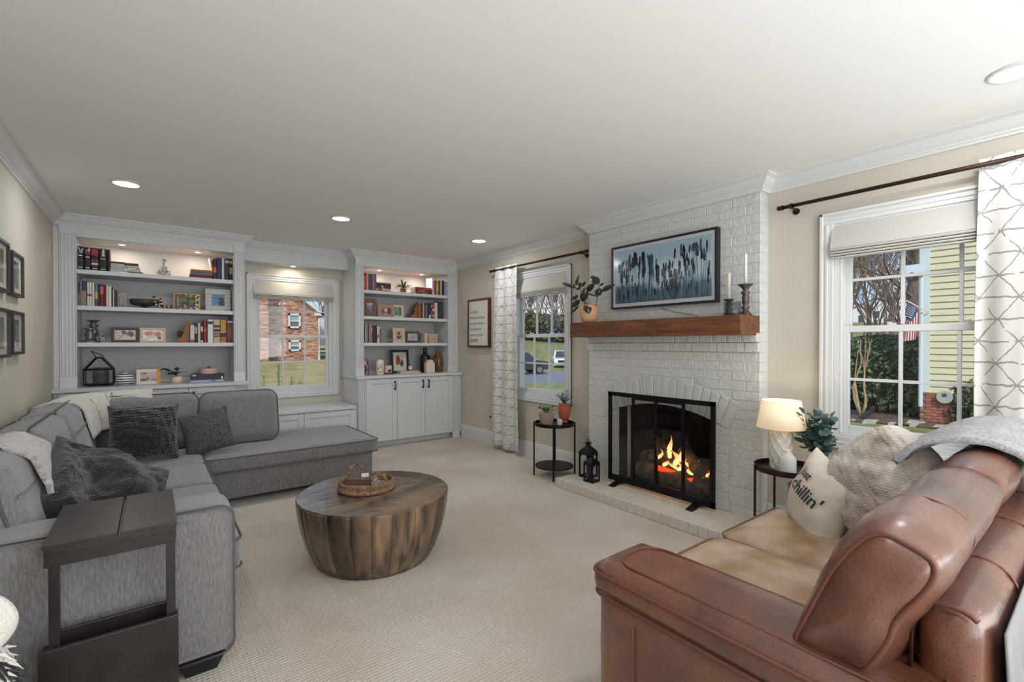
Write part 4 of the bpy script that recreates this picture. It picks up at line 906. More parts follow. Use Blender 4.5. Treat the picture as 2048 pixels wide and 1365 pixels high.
# grey throw over the far back cushion
m_gthrow = M('grey_knit_throw', (122, 121, 121), .95, rgb2=(160, 159, 158), vs=90, stretch=(1, 1, 3), bump=1., bs=110, sheen=.5)
def gt(u, v):
    x = 2.13+.80*u+.20*v
    prof = [(.49, .90), (.455, .945), (.41, .972), (.34, .992), (.27, .992), (.19, .968), (.13, .91), (.105, .83)]
    k = v*(len(prof)-1); i = min(int(k), len(prof)-2); f = k-i; y = prof[i][0]*(1-f)+prof[i+1][0]*f; z = prof[i][1]*(1-f)+prof[i+1][1]*f
    w = .012*math.sin(u*22+v*5)+.010*noise.noise(Vector((u*6, v*6, 2))); lift = .02*math.sin(PI*u)*math.sin(PI*min(1, v*1.2))
    return (x, y+w*(.5 if v < .5 else -.5), z+lift+w*.5)
b = MB(); b.grid(gt, 50, 34); tag(b.build('knit_throw', m_gthrow, smooth=True, solid=.022), 'grey knitted throw heaped over the far end of the leather sofa back', 'blanket')
# pillows on the leather sofa
m_cream = M('cream_canvas', (212, 202, 188), .9, var=.03, vs=20, bump=.25, bs=200)
cm = TR((2.40, .82, .615), (math.radians(-14), math.radians(14), math.radians(-138)))
b = MB(); b.pillow(.37, .37, .19, cm, 30, .10, .012, 8); cp = tag(b.build('throw_pillow', m_cream, smooth=True, weld=True), 'cream canvas throw pillow lettered chillin\' on the leather sofa', 'pillow')
m_knitc = M('oatmeal_knit', (158, 141, 127), .95, rgb2=(200, 191, 182), vs=9, bump=1., bs=90, sheen=.6)
knit_relief(m_knitc, 40, .45)
def cable(p, u, v, k, sg):
    m = min(1, k*5)
    p.y += sg*m*(.010*abs(math.sin(u*7.5+.8*math.sin(v*14)))+.004*math.sin(v*70))
    return p
km = TR((2.36, .56, .74), (math.radians(-16), math.radians(40), math.radians(-128)))
b = MB(); b.pillow(.47, .45, .28, km, 60, .0, .012, 12, fn=cable, rc=.2); kp = tag(b.build('throw_pillow', m_knitc, smooth=True, weld=True), 'oatmeal cable-knit throw pillow with fluffy back on the leather sofa', 'pillow')
def wrap_text(s, size, mat4, off, thick, w, parent, mat, sgn=-1):
    cu = bpy.data.curves.new('t', 'FONT'); cu.body = s; cu.size = size; cu.align_x = 'CENTER'; cu.offset = .0008; cu.shear = .25; cu.resolution_u = 4
    to = bpy.data.objects.new('tmp', cu); COL.objects.link(to); dg = bpy.context.evaluated_depsgraph_get(); me = bpy.data.meshes.new_from_object(to.evaluated_get(dg)); bpy.data.objects.remove(to)
    bm = bmesh.new(); bm.from_mesh(me); bmesh.ops.subdivide_edges(bm, edges=[e for e in bm.edges if e.calc_length() > .01], cuts=2); 
    for v in bm.verts:
        x, z = v.co.x+off[0], v.co.y+off[1]; k = max(0, 1-(2*x/w)**2)*max(0, 1-(2*z/w)**2); v.co = mat4@Vector((x, sgn*(thick/2*k**.45+.006), z))-WO[parent.name]
    bm.to_mesh(me); bm.free(); me.materials.clear(); me.materials.append(mat); o = bpy.data.objects.new('lettering', me); COL.objects.link(o); o.parent = parent; WO[o.name] = WO[parent.name]
# ================================================================ books and ornaments on the shelves
NAMEC = {}
def mcol(rgb, rough=.55): return M('c_%d_%d_%d' % rgb, rgb, rough)
def lab(s):
    w = s.split(); return ' '.join(w[:16])
def rowbooks(books, shelf_z, where, group, yf=5.93, first=1):
    """books: (px0, px1, pytop, rgb, words[, bands, lean]) left to right; bands: list of (z0frac, z1frac, rgb)"""
    n = len(books)
    for i, bk in enumerate(books):
        x0, x1, yt, rgb, words = bk[:5]; bands = bk[5] if len(bk) > 5 else []; lean = bk[6] if len(bk) > 6 else 0
        X0 = at(x0, 600, Y=yf).x; X1 = at(x1, 600, Y=yf).x-.0012; zt = at((x0+x1)/2, yt, Y=yf).z; h = zt-shelf_z
        dy = R.uniform(-.008, .008); y0 = yf+dy; D = min(.30, max(.13, h*.72)); t = .002
        def sh(v): return (v[0]+lean*(v[2]-shelf_z), v[1], v[2])
        b = MB(); b.box(X0, X0+t, y0+.003, y0+D, shelf_z, zt); b.box(X1-t, X1, y0+.003, y0+D, shelf_z, zt)
        m = (X0+X1)/2; w = (X1-X0)/2; n_ = 5; pts = []
        for k in range(n_+1): an = PI*k/n_; pts.append((m-w*math.cos(an), y0+.003-.004*math.sin(an)))
        b.prism(pts+[(X1, y0+.005), (X0, y0+.005)], 2, shelf_z, zt)
        b.v = [sh(v) for v in b.v]
        o = b.build('book', mcol(rgb), parent=None)
        lbl = '%s, %s from left %s' % (words, ORD[first+i], where)
        tag(o, lab(lbl), 'book', group)
        p = MB(); p.box(X0+t, X1-t, y0+.005, y0+D-.004, shelf_z+.003, zt-.004); p.v = [sh(v) for v in p.v]; p.build('page_block', mcol((214, 206, 190), .8), o)
        for (f0, f1, c) in bands:
            q = MB(); ww = w-.0012 if f1-f0 > .05 else w*.6; q.box(m-ww, m+ww, y0-.0022, y0+.001, shelf_z+h*f0, shelf_z+h*f1); q.v = [sh(v) for v in q.v]; q.build('spine_label', mcol(c), o)
def stack(books, shelf_z, where, group, yf=5.93):
    "books bottom to top: (px0, px1, thickness, rgb, words, band)"
    z = shelf_z
    names = {1: 'only book', 0: ''}
    for i, bk in enumerate(books):
        x0, x1, t_, rgb, words = bk[:5]; bands = bk[5] if len(bk) > 5 else []
        X0 = at(x0, 600, Y=yf).x; X1 = at(x1, 600, Y=yf).x; y0 = yf+R.uniform(-.006, .006); D = min(.26, .17+R.uniform(-.01, .02)); t = .0018
        b = MB(); b.box(X0, X1, y0+.003, y0+D, z+.0003, z+t); b.box(X0, X1, y0+.003, y0+D, z+t_-t, z+t_-.0003); b.box(X0, X1, y0, y0+.004, z+.0003, z+t_-.0003)
        o = b.build('book', mcol(rgb))
        pos = 'bottom book' if i == 0 else 'top book' if i == len(books)-1 else '%s book up' % ORD[i+1]
        tag(o, lab('%s, %s in %s' % (words, pos, where)), 'book', group)
        MB().box(X0+.002, X1-.002, y0+.004, y0+D-.003, z+t, z+t_-t).build('page_block', mcol((214, 206, 190), .8), o)
        for (f0, f1, c) in bands: MB().box(X0+(X1-X0)*f0, X0+(X1-X0)*f1, y0-.0006, y0+.001, z+.003, z+t_-.003).build('spine_label', mcol(c), o)
        z += t_
    return z
Z1, Z2, Z3, Z0 = 2.02, 1.685, 1.343, .925
wh, bk_, rd = (226, 224, 220), (24, 22, 24), (150, 34, 34)
# left bookcase, top shelf
def spine_art(i, parts): pass
g1 = 'thick black hardcovers, left bookcase top shelf'
rowbooks([(155, 168, 493, bk_, 'thick black hardcover with white ribbon emblem', [(.42, .425, wh), (.60, .64, wh), (.70, .93, (52, 44, 46)), (.10, .14, wh)]),
 (169.4, 182, 495, bk_, 'thick black hardcover with small red and white flower', [(.56, .60, wh), (.72, .9, (120, 40, 44)), (.10, .14, wh)]),
 (183, 197.5, 496.5, bk_, 'thick black hardcover with red drape artwork', [(.68, .94, (168, 40, 46)), (.40, .50, (150, 24, 24)), (.27, .36, (206, 196, 186)), (.10, .13, wh)]),
 (198.5, 214.5, 498, bk_, 'thick black hardcover with white chess pawn', [(.55, .58, wh), (.10, .13, wh)]),
 (215.5, 220.8, 499.5, (48, 30, 28), 'thin dark brown hardcover')], Z1, 'on left bookcase top shelf', g1)
def emblem(px, shapes, col=(222, 220, 216), yf=5.915):
    for (x0, y0, x1, y1, w) in shapes:
        p0, p1 = at(x0, y0, Y=yf), at(x1, y1, Y=yf); yield p0, p1, w
hosts = [o for o in bpy.data.objects if o.name.startswith('book') and o.get('group') == g1]
def add_em(host, shapes, col=(222, 220, 216)):
    b = MB()
    for s_ in shapes:
        p0, p1 = at(s_[0], s_[1], Y=5.913), at(s_[2], s_[3], Y=5.913); b.tube([p0, p1], s_[4], 5)
    b.build('emblem', mcol(col), host)
add_em(hosts[0], [(157, 495, 160, 500.5, .004), (166.5, 497, 163.5, 501, .004), (159, 502, 161, 505.5, .0035), (165, 502, 163.5, 505.5, .0035), (160, 501, 164.5, 501.5, .003), (161, 505.5, 163.5, 505.5, .003)])
add_em(hosts[1], [(178.3, 497, 178.3, 504, .006), (172, 500.5, 176, 501.5, .004)])
add_em(hosts[3], [(206.5, 502.5, 206.5, 508, .010), (205, 501, 208.5, 501.5, .009), (204.5, 509, 208.5, 509, .012), (203.5, 511.5, 209.5, 512, .009)])
gs = 'books in flat stacks'
stack([(221, 257, .017, (206, 196, 182), 'pale pink flat book'), (221, 249, .022, (188, 190, 156), 'cream green flat book'), (222, 249, .030, (160, 178, 188), 'pale blue flat book with cream label'), (222, 249, .020, (184, 186, 150), 'thin olive cream flat book'), (220, 250, .019, (70, 40, 30), 'dark brown flat book')], Z1, 'stack beside black hardcovers, left bookcase', gs)
stack([(258, 286, .020, (84, 58, 56), 'dark plum flat book'), (251, 283, .018, (206, 184, 156), 'tan and white flat book'), (253, 280, .026, (140, 172, 186), 'sky blue flat book', [(.1, .7, (190, 208, 214))]), (250.5, 278, .015, (182, 180, 140), 'olive cream flat book'), (250, 277, .024, (62, 36, 28), 'dark brown flat book with gold edge')], Z1, 'second stack from black hardcovers, left bookcase', gs)
stack([(380, 425, .021, (96, 40, 48), 'maroon flat book'), (380, 424, .020, (84, 24, 36), 'dark wine flat book'), (381, 425, .016, (120, 96, 104), 'greyish mauve flat book'), (382, 426, .020, (84, 96, 112), 'slate blue flat book'), (382, 426, .018, (170, 96, 66), 'orange brown flat book')], Z1, 'stack right of the round vase', gs)
rowbooks([(427, 433.6, 518, (74, 34, 44), 'plum hardcover with sunset artwork', [(.35, .6, (206, 104, 70))]), (434, 443, 516, (34, 46, 76), 'navy hardcover'), (443.8, 449.3, 517.5, (206, 200, 190), 'white hardcover'), (450, 458, 518, (44, 52, 76), 'dark blue hardcover', [(.8, .92, (180, 180, 184))]), (458.5, 465.8, 518, (40, 28, 22), 'black brown hardcover with gold lettering', [(.3, .6, (176, 146, 90)), (.78, .9, (190, 160, 100))])], Z1, 'at the right end of left bookcase top shelf', 'upright books, right end of left bookcase top shelf')
# leaning slim book
b = MB(); p0 = at(425, 556, Y=5.95); b.add([(p0.x-.005, 5.95, Z1+.098), (p0.x+.004, 5.95, Z1+.096), (p0.x-.022, 5.95, Z1+.222), (p0.x-.034, 5.95, Z1+.215)], [(0, 1, 2, 3)]); b.add([(v[0], v[1]+.12, v[2]) for v in b.v], [(3, 2, 1, 0), (0, 4, 5, 1), (1, 5, 6, 2), (2, 6, 7, 3), (3, 7, 4, 0)]) if False else None
q = at(424.5, 540, Y=5.95); b = MB(); b.obox((q.x-.004, 6.02, q.z+.03), (.012, .14, .20), Euler((0, math.radians(-9), 0)).to_matrix()); tag(b.build('book', mcol((178, 150, 130))), 'tan slim book leaning behind the wine-coloured flat stack', 'book')
# round speckled vase
def lathe_px(name, px, prof, shelf_z, mats, label, cat, yf=6.0, group=None, seg=28, flat=1.):
    "prof: (radius px, y px) bottom to top"
    c = at(px, prof[0][1], Y=yf); k = (c.y*math.cos(YAW)+c.x*math.sin(YAW))/FOC
    zb = c.z; pr = [(r*k, (at(px, y, Y=yf).z-zb)) for r, y in prof]; b = MB(); b.lathe(pr, (c.x, c.y, shelf_z), seg, ey=flat)
    o = b.build(name, mats, smooth=True); tag(o, label, cat, group); return o
m_mosaic = M('speckled_mosaic', (60, 60, 60), .3, rgb2=(226, 226, 224), vs=90, bump=.6, bs=70, detail=1)
lathe_px('vase', 328, [(8, 550.5), (11, 547), (12.6, 541), (11, 535), (6.5, 531), (3.2, 528), (3.2, 521), (4, 516.5), (4.2, 515)], Z1, m_mosaic, 'speckled silver long-necked round vase on left bookcase top shelf', 'vase')
# second shelf
g2 = 'upright books, left bookcase second shelf'
pw = (60, 50, 88)
rowbooks([(156.3, 161, 564.5, (58, 54, 84), 'navy over grey paperback', [(.0, .55, (112, 104, 100))]), (161.3, 163.4, 563, (200, 196, 200), 'thin pale paperback'), (163.6, 173.4, 562.5, pw, 'purple over tan hardcover', [(.0, .60, (146, 130, 108))]), (174, 178.8, 565, (220, 216, 208), 'white paperback with red square', [(.42, .52, (150, 60, 40))]), (179, 183.8, 565.5, (222, 218, 208), 'white paperback with red band', [(.42, .52, (140, 50, 40))]), (184.2, 189.3, 565, (214, 208, 200), 'cream white hardcover'), (189.8, 196, 566, (84, 128, 150), 'blue and yellow hardcover', [(.0, .30, (90, 56, 50)), (.32, .62, (204, 168, 74))]), (196.2, 200, 568, (62, 62, 104), 'indigo paperback'), (200.3, 207.8, 569, (110, 36, 34), 'red hardcover with glowing orange light', [(.55, .9, (214, 92, 60))]), (208, 212, 570, (104, 26, 34), 'dark red hardcover'), (212.3, 216.4, 570.5, (222, 214, 206), 'white slim hardcover'), (216.7, 223, 573, (224, 218, 210), 'white hardcover'), (223.3, 225.2, 575, (70, 70, 72), 'thin charcoal paperback'), (225.5, 228.8, 579, (216, 208, 196), 'short cream paperback'), (229, 232.6, 580, (72, 58, 46), 'short dark brown paperback')], Z2, 'on left bookcase second shelf', g2)
# clear faceted bookend
def glassblock(px0, px1, pyt, shelf_z, label, yf=5.97):
    a, c = at(px0, 600, Y=yf), at(px1, 600, Y=yf); zt = at(px0, pyt, Y=yf).z; h = zt-shelf_z; w = c.x-a.x; b = MB(); v = []
    pts = [(0, 0), (1, 0), (.88, .35), (1.0, .75), (.7, 1), (.15, .95), (0, .5)]
    b.prism([(a.x+w*x, shelf_z+h*z) for x, z in pts], 1, yf, yf+.05); b.prism([(a.x+w*(.2+.5*x), shelf_z+h*(.15+.6*z)) for x, z in pts], 1, yf-.012, yf+.01)
    return tag(b.build('glass_bookend', M('frosted_glass', (190, 186, 172), .25, trans=.6, bump=.8, bs=30), bevel=.004), label, 'bookend')
glassblock(233.5, 256, 583, Z2, 'clear faceted glass bookend beside books on left bookcase second shelf')
m_stone = M('dark_stoneware', (62, 58, 56), .6, var=.2, vs=20, bump=.3, bs=60)
lathe_px('pedestal_bowl', 289, [(10, 614), (8.5, 612), (4.5, 611), (5, 609.5), (14, 608), (21, 606), (23.5, 601), (24, 596), (22.5, 596), (20, 601), (0, 604)], Z2, m_stone, 'dark stoneware pedestal bowl on left bookcase second shelf', 'bowl')
BD = thing('bead_garland', 'string of dark and pale wooden beads hanging over the stoneware bowl', 'beads', at(318, 613, Y=5.93), None)
pp = [(308, 594.5), (310, 597.5), (310.6, 600.6), (310.6, 603.7), (311, 606.8), (312.5, 609.6), (315.5, 612), (318, 612.5), (321.5, 611), (322.5, 608.2), (322, 605), (321.5, 601.5), (320.5, 598.3), (317.5, 596.4), (326, 613.2), (329.5, 613.8), (333.5, 613.5), (337.5, 613.2), (341, 613.6)]
for i, (x, y) in enumerate(pp):
    p = at(x, y, Y=5.92); p.z = max(p.z, Z2+.0135); b = MB(); b.lathe([(0, -.0125), (.008, -.009), (.0125, 0), (.008, .009), (0, .0125)], p, 10); b.build('bead', mcol((40, 34, 32) if i % 2 == 0 else (206, 184, 160)), BD, smooth=True)
# picture frames -------------------------------------------------------------
def photo_mat(name, sky, ground, fig):
    m = bpy.data.materials.new(name); m.use_nodes = True; n = m.node_tree.nodes; l = m.node_tree.links; p = n['Principled BSDF']; p.inputs['Roughness'].default_value = .15
    tc = n.new('ShaderNodeTexCoord'); nz = n.new('ShaderNodeTexNoise'); nz.inputs['Scale'].default_value = 5; nz.inputs['Detail'].default_value = 4; l.new(tc.outputs['Generated'], nz.inputs[0])
    r = n.new('ShaderNodeValToRGB'); e = r.color_ramp.elements; e[0].position = .4; e[0].color = lin(ground)+(1,); e[1].position = .62; e[1].color = lin(sky)+(1,); l.new(nz.outputs['Fac'], r.inputs[0]); l.new(r.outputs[0], p.inputs['Base Color']); return m
def frame_px(pts, shelf_z, rgb, inner, photo, figs, label, yf=5.98, lean=.06, thick=.014, rot=0, m_frame=None, group='framed photographs', wood_=False, strut=True):
    """pts: px (x0,x1,ytop); inner: border fraction; figs: flat coloured blobs (u,v,ru,rv,rgb) in photo coords"""
    x0, x1, yt = pts; A = at(x0, 650, Y=yf); B = at(x1, 650, Y=yf); zt = at((x0+x1)/2, yt, Y=yf).z; w = B.x-A.x; h = (zt-shelf_z)/math.cos(lean)
    c = Vector(((A.x+B.x)/2, yf, shelf_z)); m4 = Matrix.Translation(c)@Euler((-lean, 0, rot)).to_matrix().to_4x4()
    mf = m_frame or mcol(rgb, .45); bw = inner*min(w, h)
    def bar(x0_, x1_, z0_, z1_, d0=-.0, d1=thick, b=None):
        b = b or MB(); v = [m4@Vector((x, y, z)) for z in (z0_, z1_) for y in (d0, d1) for x in (x0_, x1_)]
        return b.add(v, [(0, 2, 3, 1), (4, 5, 7, 6), (0, 1, 5, 4), (2, 6, 7, 3), (0, 4, 6, 2), (1, 3, 7, 5)])
    T = thing('picture_frame', label, 'picture frame', c, group); b = MB()
    bar(-w/2, w/2, 0.001, bw, b=b); bar(-w/2, w/2, h-bw, h, b=b); bar(-w/2, -w/2+bw, bw, h-bw, b=b); bar(w/2-bw, w/2, bw, h-bw, b=b); b.build('frame', mf, T, bevel=.001)
    b = MB(); bar(-w/2+bw, w/2-bw, bw, h-bw, thick*.45, thick*.6, b=b); ph = b.build('photo', photo, T)
    iw, ih = w-2*bw, h-2*bw
    for (u, v, ru, rv, col) in figs:
        b = MB(); n = 10; cx, cz = -iw/2+u*iw, bw+v*ih
        q = [(max(-iw/2, min(iw/2, cx+ru*iw*math.cos(2*PI*i/n))), max(bw, min(h-bw, cz+rv*ih*math.sin(2*PI*i/n)))) for i in range(n)]
        b.add([m4@Vector((x, thick*.45-.0006-.0001*figs.index((u, v, ru, rv, col)), z)) for x, z in q], [tuple(range(n))]); b.build('photo_detail', mcol(col, .3), ph)
    if strut: b = MB(); b.add([m4@Vector((-.012, thick, h*.6)), m4@Vector((.012, thick, h*.6)), Vector((c.x+.012, yf+thick+h*.34, shelf_z+.001)), Vector((c.x-.012, yf+thick+h*.34, shelf_z+.001))], [(0, 1, 2, 3)]); b.build('easel_back', mcol((40, 36, 34)), T, solid=.002)
    return T, m4, w, h, bw
sk, dk, sn = (206, 200, 196), (80, 60, 58), (198, 150, 128)
T, m4, w, h, bw = frame_px((347.5, 400.5, 587.5), Z2, (200, 160, 112), .055, photo_mat('ph1', (116, 130, 100), (66, 72, 58), 0), [(.25, .16, .25, .13, (74, 44, 56)), (.72, .2, .22, .14, (48, 48, 84)), (.42, .2, .03, .14, (190, 170, 160))], 'openwork gold geometric photo frame with garden picture, left bookcase')
# lattice of gold bars inside the border
b = MB(); iw, ih = w, h
def seg2(x0, z0, x1, z1): b.tube([m4@Vector((x0, .004, z0)), m4@Vector((x1, .004, z1))], .003, 5)
in_w, in_h = w*.34, h*.33; cz = h/2
seg2(-in_w, cz-in_h, in_w, cz-in_h); seg2(-in_w, cz+in_h, in_w, cz+in_h); seg2(-in_w, cz-in_h, -in_w, cz+in_h); seg2(in_w, cz-in_h, in_w, cz+in_h)
for k in range(9):
    t = k/8; xx = -w/2+w*t; seg2(xx, 0.004, -in_w+2*in_w*max(0, min(1, t+(.1 if k % 2 else -.1))), cz-in_h); seg2(xx, h-.004, -in_w+2*in_w*max(0, min(1, t+(.1 if k % 2 else -.1))), cz+in_h)
for k in range(6):
    t = k/5; zz = h*t; zt_ = cz-in_h+2*in_h*max(0, min(1, t+(.12 if k % 2 else -.12))); seg2(-w/2, zz, -in_w, zt_); seg2(w/2, zz, in_w, zt_)
b.build('lattice', M('gold_wire', (206, 170, 120), .3, metal=.7), T)
T, m4, w, h, bw = frame_px((411, 461.5, 578.5), Z2, (196, 190, 184), .25, photo_mat('ph2', (120, 160, 186), (96, 136, 168), 0), [(.78, .62, .25, .12, (34, 30, 36)), (.8, .25, .28, .28, (34, 34, 48)), (.35, .66, .3, .03, (40, 36, 40))], 'white slatted photo frame with dark bird on blue, left bookcase', m_frame=M('whitewash_slats', (200, 194, 188), .6, var=.06, vs=40, stretch=(.3, .3, 9)))
for k in range(6):
    z = h*(k+.5)/6; b = MB()
    for s0, s1 in ((-w/2, -w/2+bw), (w/2-bw, w/2)): b.add([m4@Vector(v) for v in ((s0, -.0012, z), (s1, -.0012, z), (s1, -.0012, z+.0022), (s0, -.0012, z+.0022))], [(0, 1, 2, 3)])
    b.build('slat_line', mcol((96, 88, 84)), T)
# third shelf
m_pewter = M('pewter', (118, 116, 110), .4, metal=.75, bump=.2, bs=40)
lathe_px('candle_holder', 187.5, [(12, 685.5), (10, 682), (5, 677), (5.5, 673), (7, 667), (6.5, 660), (4, 656), (7.6, 653), (7, 650), (3.5, 648), (5, 645), (9, 642), (12, 641)], Z3, m_pewter, 'tall pewter flared candle holder on left bookcase third shelf', 'candle holder', yf=6.03)
lathe_px('candle_holder', 180, [(13, 685.5), (11, 682), (7, 679), (5.5, 677), (7.8, 672), (7, 668), (5, 664), (6, 661), (10, 657.5)], Z3, m_pewter, 'short pewter flared candle holder in front of the taller one', 'candle holder', yf=5.93)
lathe_px('vase', 202, [(4, 685.5), (7, 683), (8.6, 678), (7.5, 673), (4, 670), (2.4, 668), (2.6, 665.5), (5, 664)], Z3, M('net_glaze', (60, 60, 72), .3, rgb2=(168, 168, 182), vs=60, detail=1), 'small round netted grey vase beside pewter candle holders', 'vase', yf=5.95)
frame_px((221.5, 277.5, 655.5), Z3, (58, 34, 28), .17, photo_mat('ph3', (206, 190, 186), (170, 150, 150), 0), [(.45, .75, .11, .2, (110, 44, 50)), (.75, .6, .18, .3, (84, 70, 60)), (.55, .3, .2, .2, (206, 176, 170))], 'dark brown wooden photo frame on left bookcase third shelf')
frame_px((279.5, 331.5, 656), Z3, (196, 178, 160), .13, photo_mat('ph4', (226, 220, 214), (200, 170, 150), 0), [(.3, .65, .22, .2, (190, 130, 100)), (.72, .6, .18, .22, (176, 112, 80)), (.8, .25, .1, .15, (110, 60, 40))], 'pale wooden photo frame with sunlit faces, left bookcase third shelf')
m_carv = wood('carved_wood', (128, 78, 46), (166, 108, 66), .55, (2, 2, 4), 14)
def carving(px0, px1, pyt, shelf_z, label, yf=5.97, flip=1):
    A, B = at(px0, 650, Y=yf).x, at(px1, 650, Y=yf).x; h = at(px1, pyt, Y=yf).z-shelf_z; w = B-A
    T = thing('carved_bookend', label, 'bookend', ((A+B)/2, yf+.03, shelf_z))
    wing = [(1, 0), (.28, 0), (.05, .04), (.04, .12), (.2, .2), (.34, .2), (.55, .42), (.62, .38), (.50, .52), (.66, .6), (.60, .72), (.78, .80), (.82, .9), (.98, 1)]
    MB().prism([(A+w*x, shelf_z+h*z) for x, z in wing[::-1]], 1, yf, yf+.06).build('wing', m_carv, T, bevel=.004)
    b = MB(); b.lathe([(.0, 0), (.012, .004), (.017, .018), (.021, .034), (.018, .052), (.008, .064), (0, .068)], (A+w*.27, yf+.02, shelf_z+h*.24), 12); b.build('figure', mcol((72, 40, 30)), T, smooth=True)
carving(352, 379, 640.5, Z3, 'carved wooden winged bookend left of books, left bookcase third shelf')
b = MB(); p = at(345, 685, Y=5.93); b.box(p.x, at(380, 685, Y=5.93).x-.004, 5.92, 6.03, Z3+.0002, Z3+.006); 
g3 = 'upright books, left bookcase third shelf'
rowbooks([(380, 388.8, 650.5, (214, 200, 198), 'white paperback with red foot', [(.0, .17, (140, 70, 66))]), (389.3, 394.7, 646, (28, 44, 62), 'navy hardcover', [(.45, .8, (150, 170, 180))]), (395.2, 400.8, 646.5, (206, 180, 150), 'cream and tan hardcover'), (401.2, 406, 645.5, (84, 34, 30), 'dark brown red library book', [(.02, .11, wh), (.55, .8, (190, 170, 160))]), (406.5, 413.6, 642.5, (138, 48, 50), 'brick red hardcover', [(.5, .64, (180, 80, 60))]), (415, 426, 639.5, (222, 220, 220), 'tall white hardcover with black squares', [(.80, .92, (60, 60, 64))]), (427, 440, 639.5, (196, 182, 158), 'thick cream book with striped artwork', [(.24, .32, (120, 110, 60)), (.35, .44, (150, 90, 96)), (.48, .58, (60, 30, 34)), (.66, .76, (70, 66, 70))]), (440.8, 452.6, 639.8, (200, 148, 62), 'thick ochre yellow book', [(.06, .20, (190, 88, 48)), (.24, .42, (60, 54, 58))]), (453.4, 466, 641.5, (104, 56, 54), 'thick reddish brown book with white top band', [(.90, .97, (206, 196, 186)), (.2, .8, (124, 78, 72))])], Z3, 'on left bookcase third shelf', g3)
# left counter
def house_lantern():
    yf = 5.90; T = thing('house_lantern', 'black wire house-shaped lantern with dark candle, left bookcase counter', 'lantern', (at(196, 760, Y=yf).x, yf+.08, Z0))
    A, B = at(167, 740, Y=yf).x, at(226.5, 740, Y=yf).x; ze = at(196, 740, Y=yf).z; zp = at(196, 716.5, Y=yf).z; D = .17; y0, y1 = yf-.01, yf+D; m = (A+B)/2; r = .006
    zb = Z0+.018; b = MB()
    for x in (A, B):
        for y in (y0, y1): b.tube([(x, y, zb), (x, y, ze)], r, 5)
    for z in (zb, ze):
        b.tube([(A, y0, z), (B, y0, z)], r, 5); b.tube([(A, y1, z), (B, y1, z)], r, 5); b.tube([(A, y0, z), (A, y1, z)], r, 5); b.tube([(B, y0, z), (B, y1, z)], r, 5)
    for y in (y0, y1): b.tube([(A, y, ze), (m-.02, y, zp)], r, 5); b.tube([(B, y, ze), (m+.02, y, zp)], r, 5)
    b.tube([(m-.02, y0, zp), (m-.02, y1, zp)], r, 5); b.tube([(m+.02, y0, zp), (m+.02, y1, zp)], r, 5); b.tube([(m-.02, y0, zp), (m+.02, y0, zp)], r, 5); b.tube([(m-.02, y1, zp), (m+.02, y1, zp)], r, 5)
    b.build('wire_frame', m_black, T)
    MB().box(A+.02, B-.02, y0+.01, y1-.01, Z0, Z0+.022).build('base', m_black, T, bevel=.002)
    b = MB(); pts = [Vector((m+.03*math.cos(t)-.02*(t/PI), (y0+y1)/2, zp+.02+.045*math.sin(t)*1.0)) for t in [PI*i/10 for i in range(11)]]; b.tube([(m+.022, (y0+y1)/2, zp), (m+.03, (y0+y1)/2, zp+.02), (m-.055, (y0+y1)/2+.02, zp+.062), (m-.06, (y0+y1)/2+.03, zp+.066), (m-.022, (y0+y1)/2+.02, zp)], .0035, 5); b.build('handle', m_black, T)
    for y in (y0+.004, y1-.004): MB().box(A+.006, B-.006, y-.0005, y+.0005, zb, ze).build('pane', m_glass, T)
    t = MB().lathe([(.060, 0), (.060, .150), (.056, .152), (0, .150)], (m+.01, (y0+y1)/2+.005, Z0+.0225), 24).build('candle', mcol((52, 50, 62), .6), smooth=False); tag(t, 'fat dark violet pillar candle inside the house-shaped lantern', 'candle')
house_lantern()
def stripes(name, a, c, n, z=True):
    m = bpy.data.materials.new(name); m.use_nodes = True; nd = m.node_tree.nodes; l = m.node_tree.links; p = nd['Principled BSDF']; p.inputs['Roughness'].default_value = .3
    tc = nd.new('ShaderNodeTexCoord'); sp = nd.new('ShaderNodeSeparateXYZ'); l.new(tc.outputs['Generated'], sp.inputs[0]); mu = nd.new('ShaderNodeMath'); mu.operation = 'MULTIPLY'; mu.inputs[1].default_value = n; l.new(sp.outputs['Z'], mu.inputs[0]); fr = nd.new('ShaderNodeMath'); fr.operation = 'FRACT'; l.new(mu.outputs[0], fr.inputs[0]); gt_ = nd.new('ShaderNodeMath'); gt_.operation = 'GREATER_THAN'; gt_.inputs[1].default_value = .55; l.new(fr.outputs[0], gt_.inputs[0])
    mx = nd.new('ShaderNodeMix'); mx.data_type = 'RGBA'; l.new(gt_.outputs[0], mx.inputs['Factor']); mx.inputs['A'].default_value = lin(a)+(1,); mx.inputs['B'].default_value = lin(c)+(1,); l.new(mx.outputs['Result'], p.inputs['Base Color']); return m
lathe_px('vase', 250, [(8, 769.5), (12, 767), (15.5, 761), (15.8, 757), (13, 750), (8, 746), (3.4, 744.5), (3.2, 740.5)], Z0, stripes('navy_stripes', (226, 226, 230), (70, 66, 80), 6.2), 'white bulb vase with dark horizontal stripes, left bookcase counter', 'vase', yf=5.92)
frame_px((272, 321, 739), Z0, (224, 206, 190), .2, photo_mat('ph5', (150, 120, 100), (60, 54, 50), 0), [(.25, .5, .13, .3, (196, 140, 118)), (.22, .12, .22, .2, (48, 50, 44)), (.25, .86, .16, .1, (60, 40, 34)), (.62, .66, .12, .2, (198, 140, 120)), (.84, .45, .11, .2, (190, 130, 112)), (.45, .3, .1, .2, (70, 110, 60)), (.8, .16, .2, .16, (130, 110, 140))], 'white and mustard photo frame with three people, left bookcase counter', yf=5.93, lean=.04)
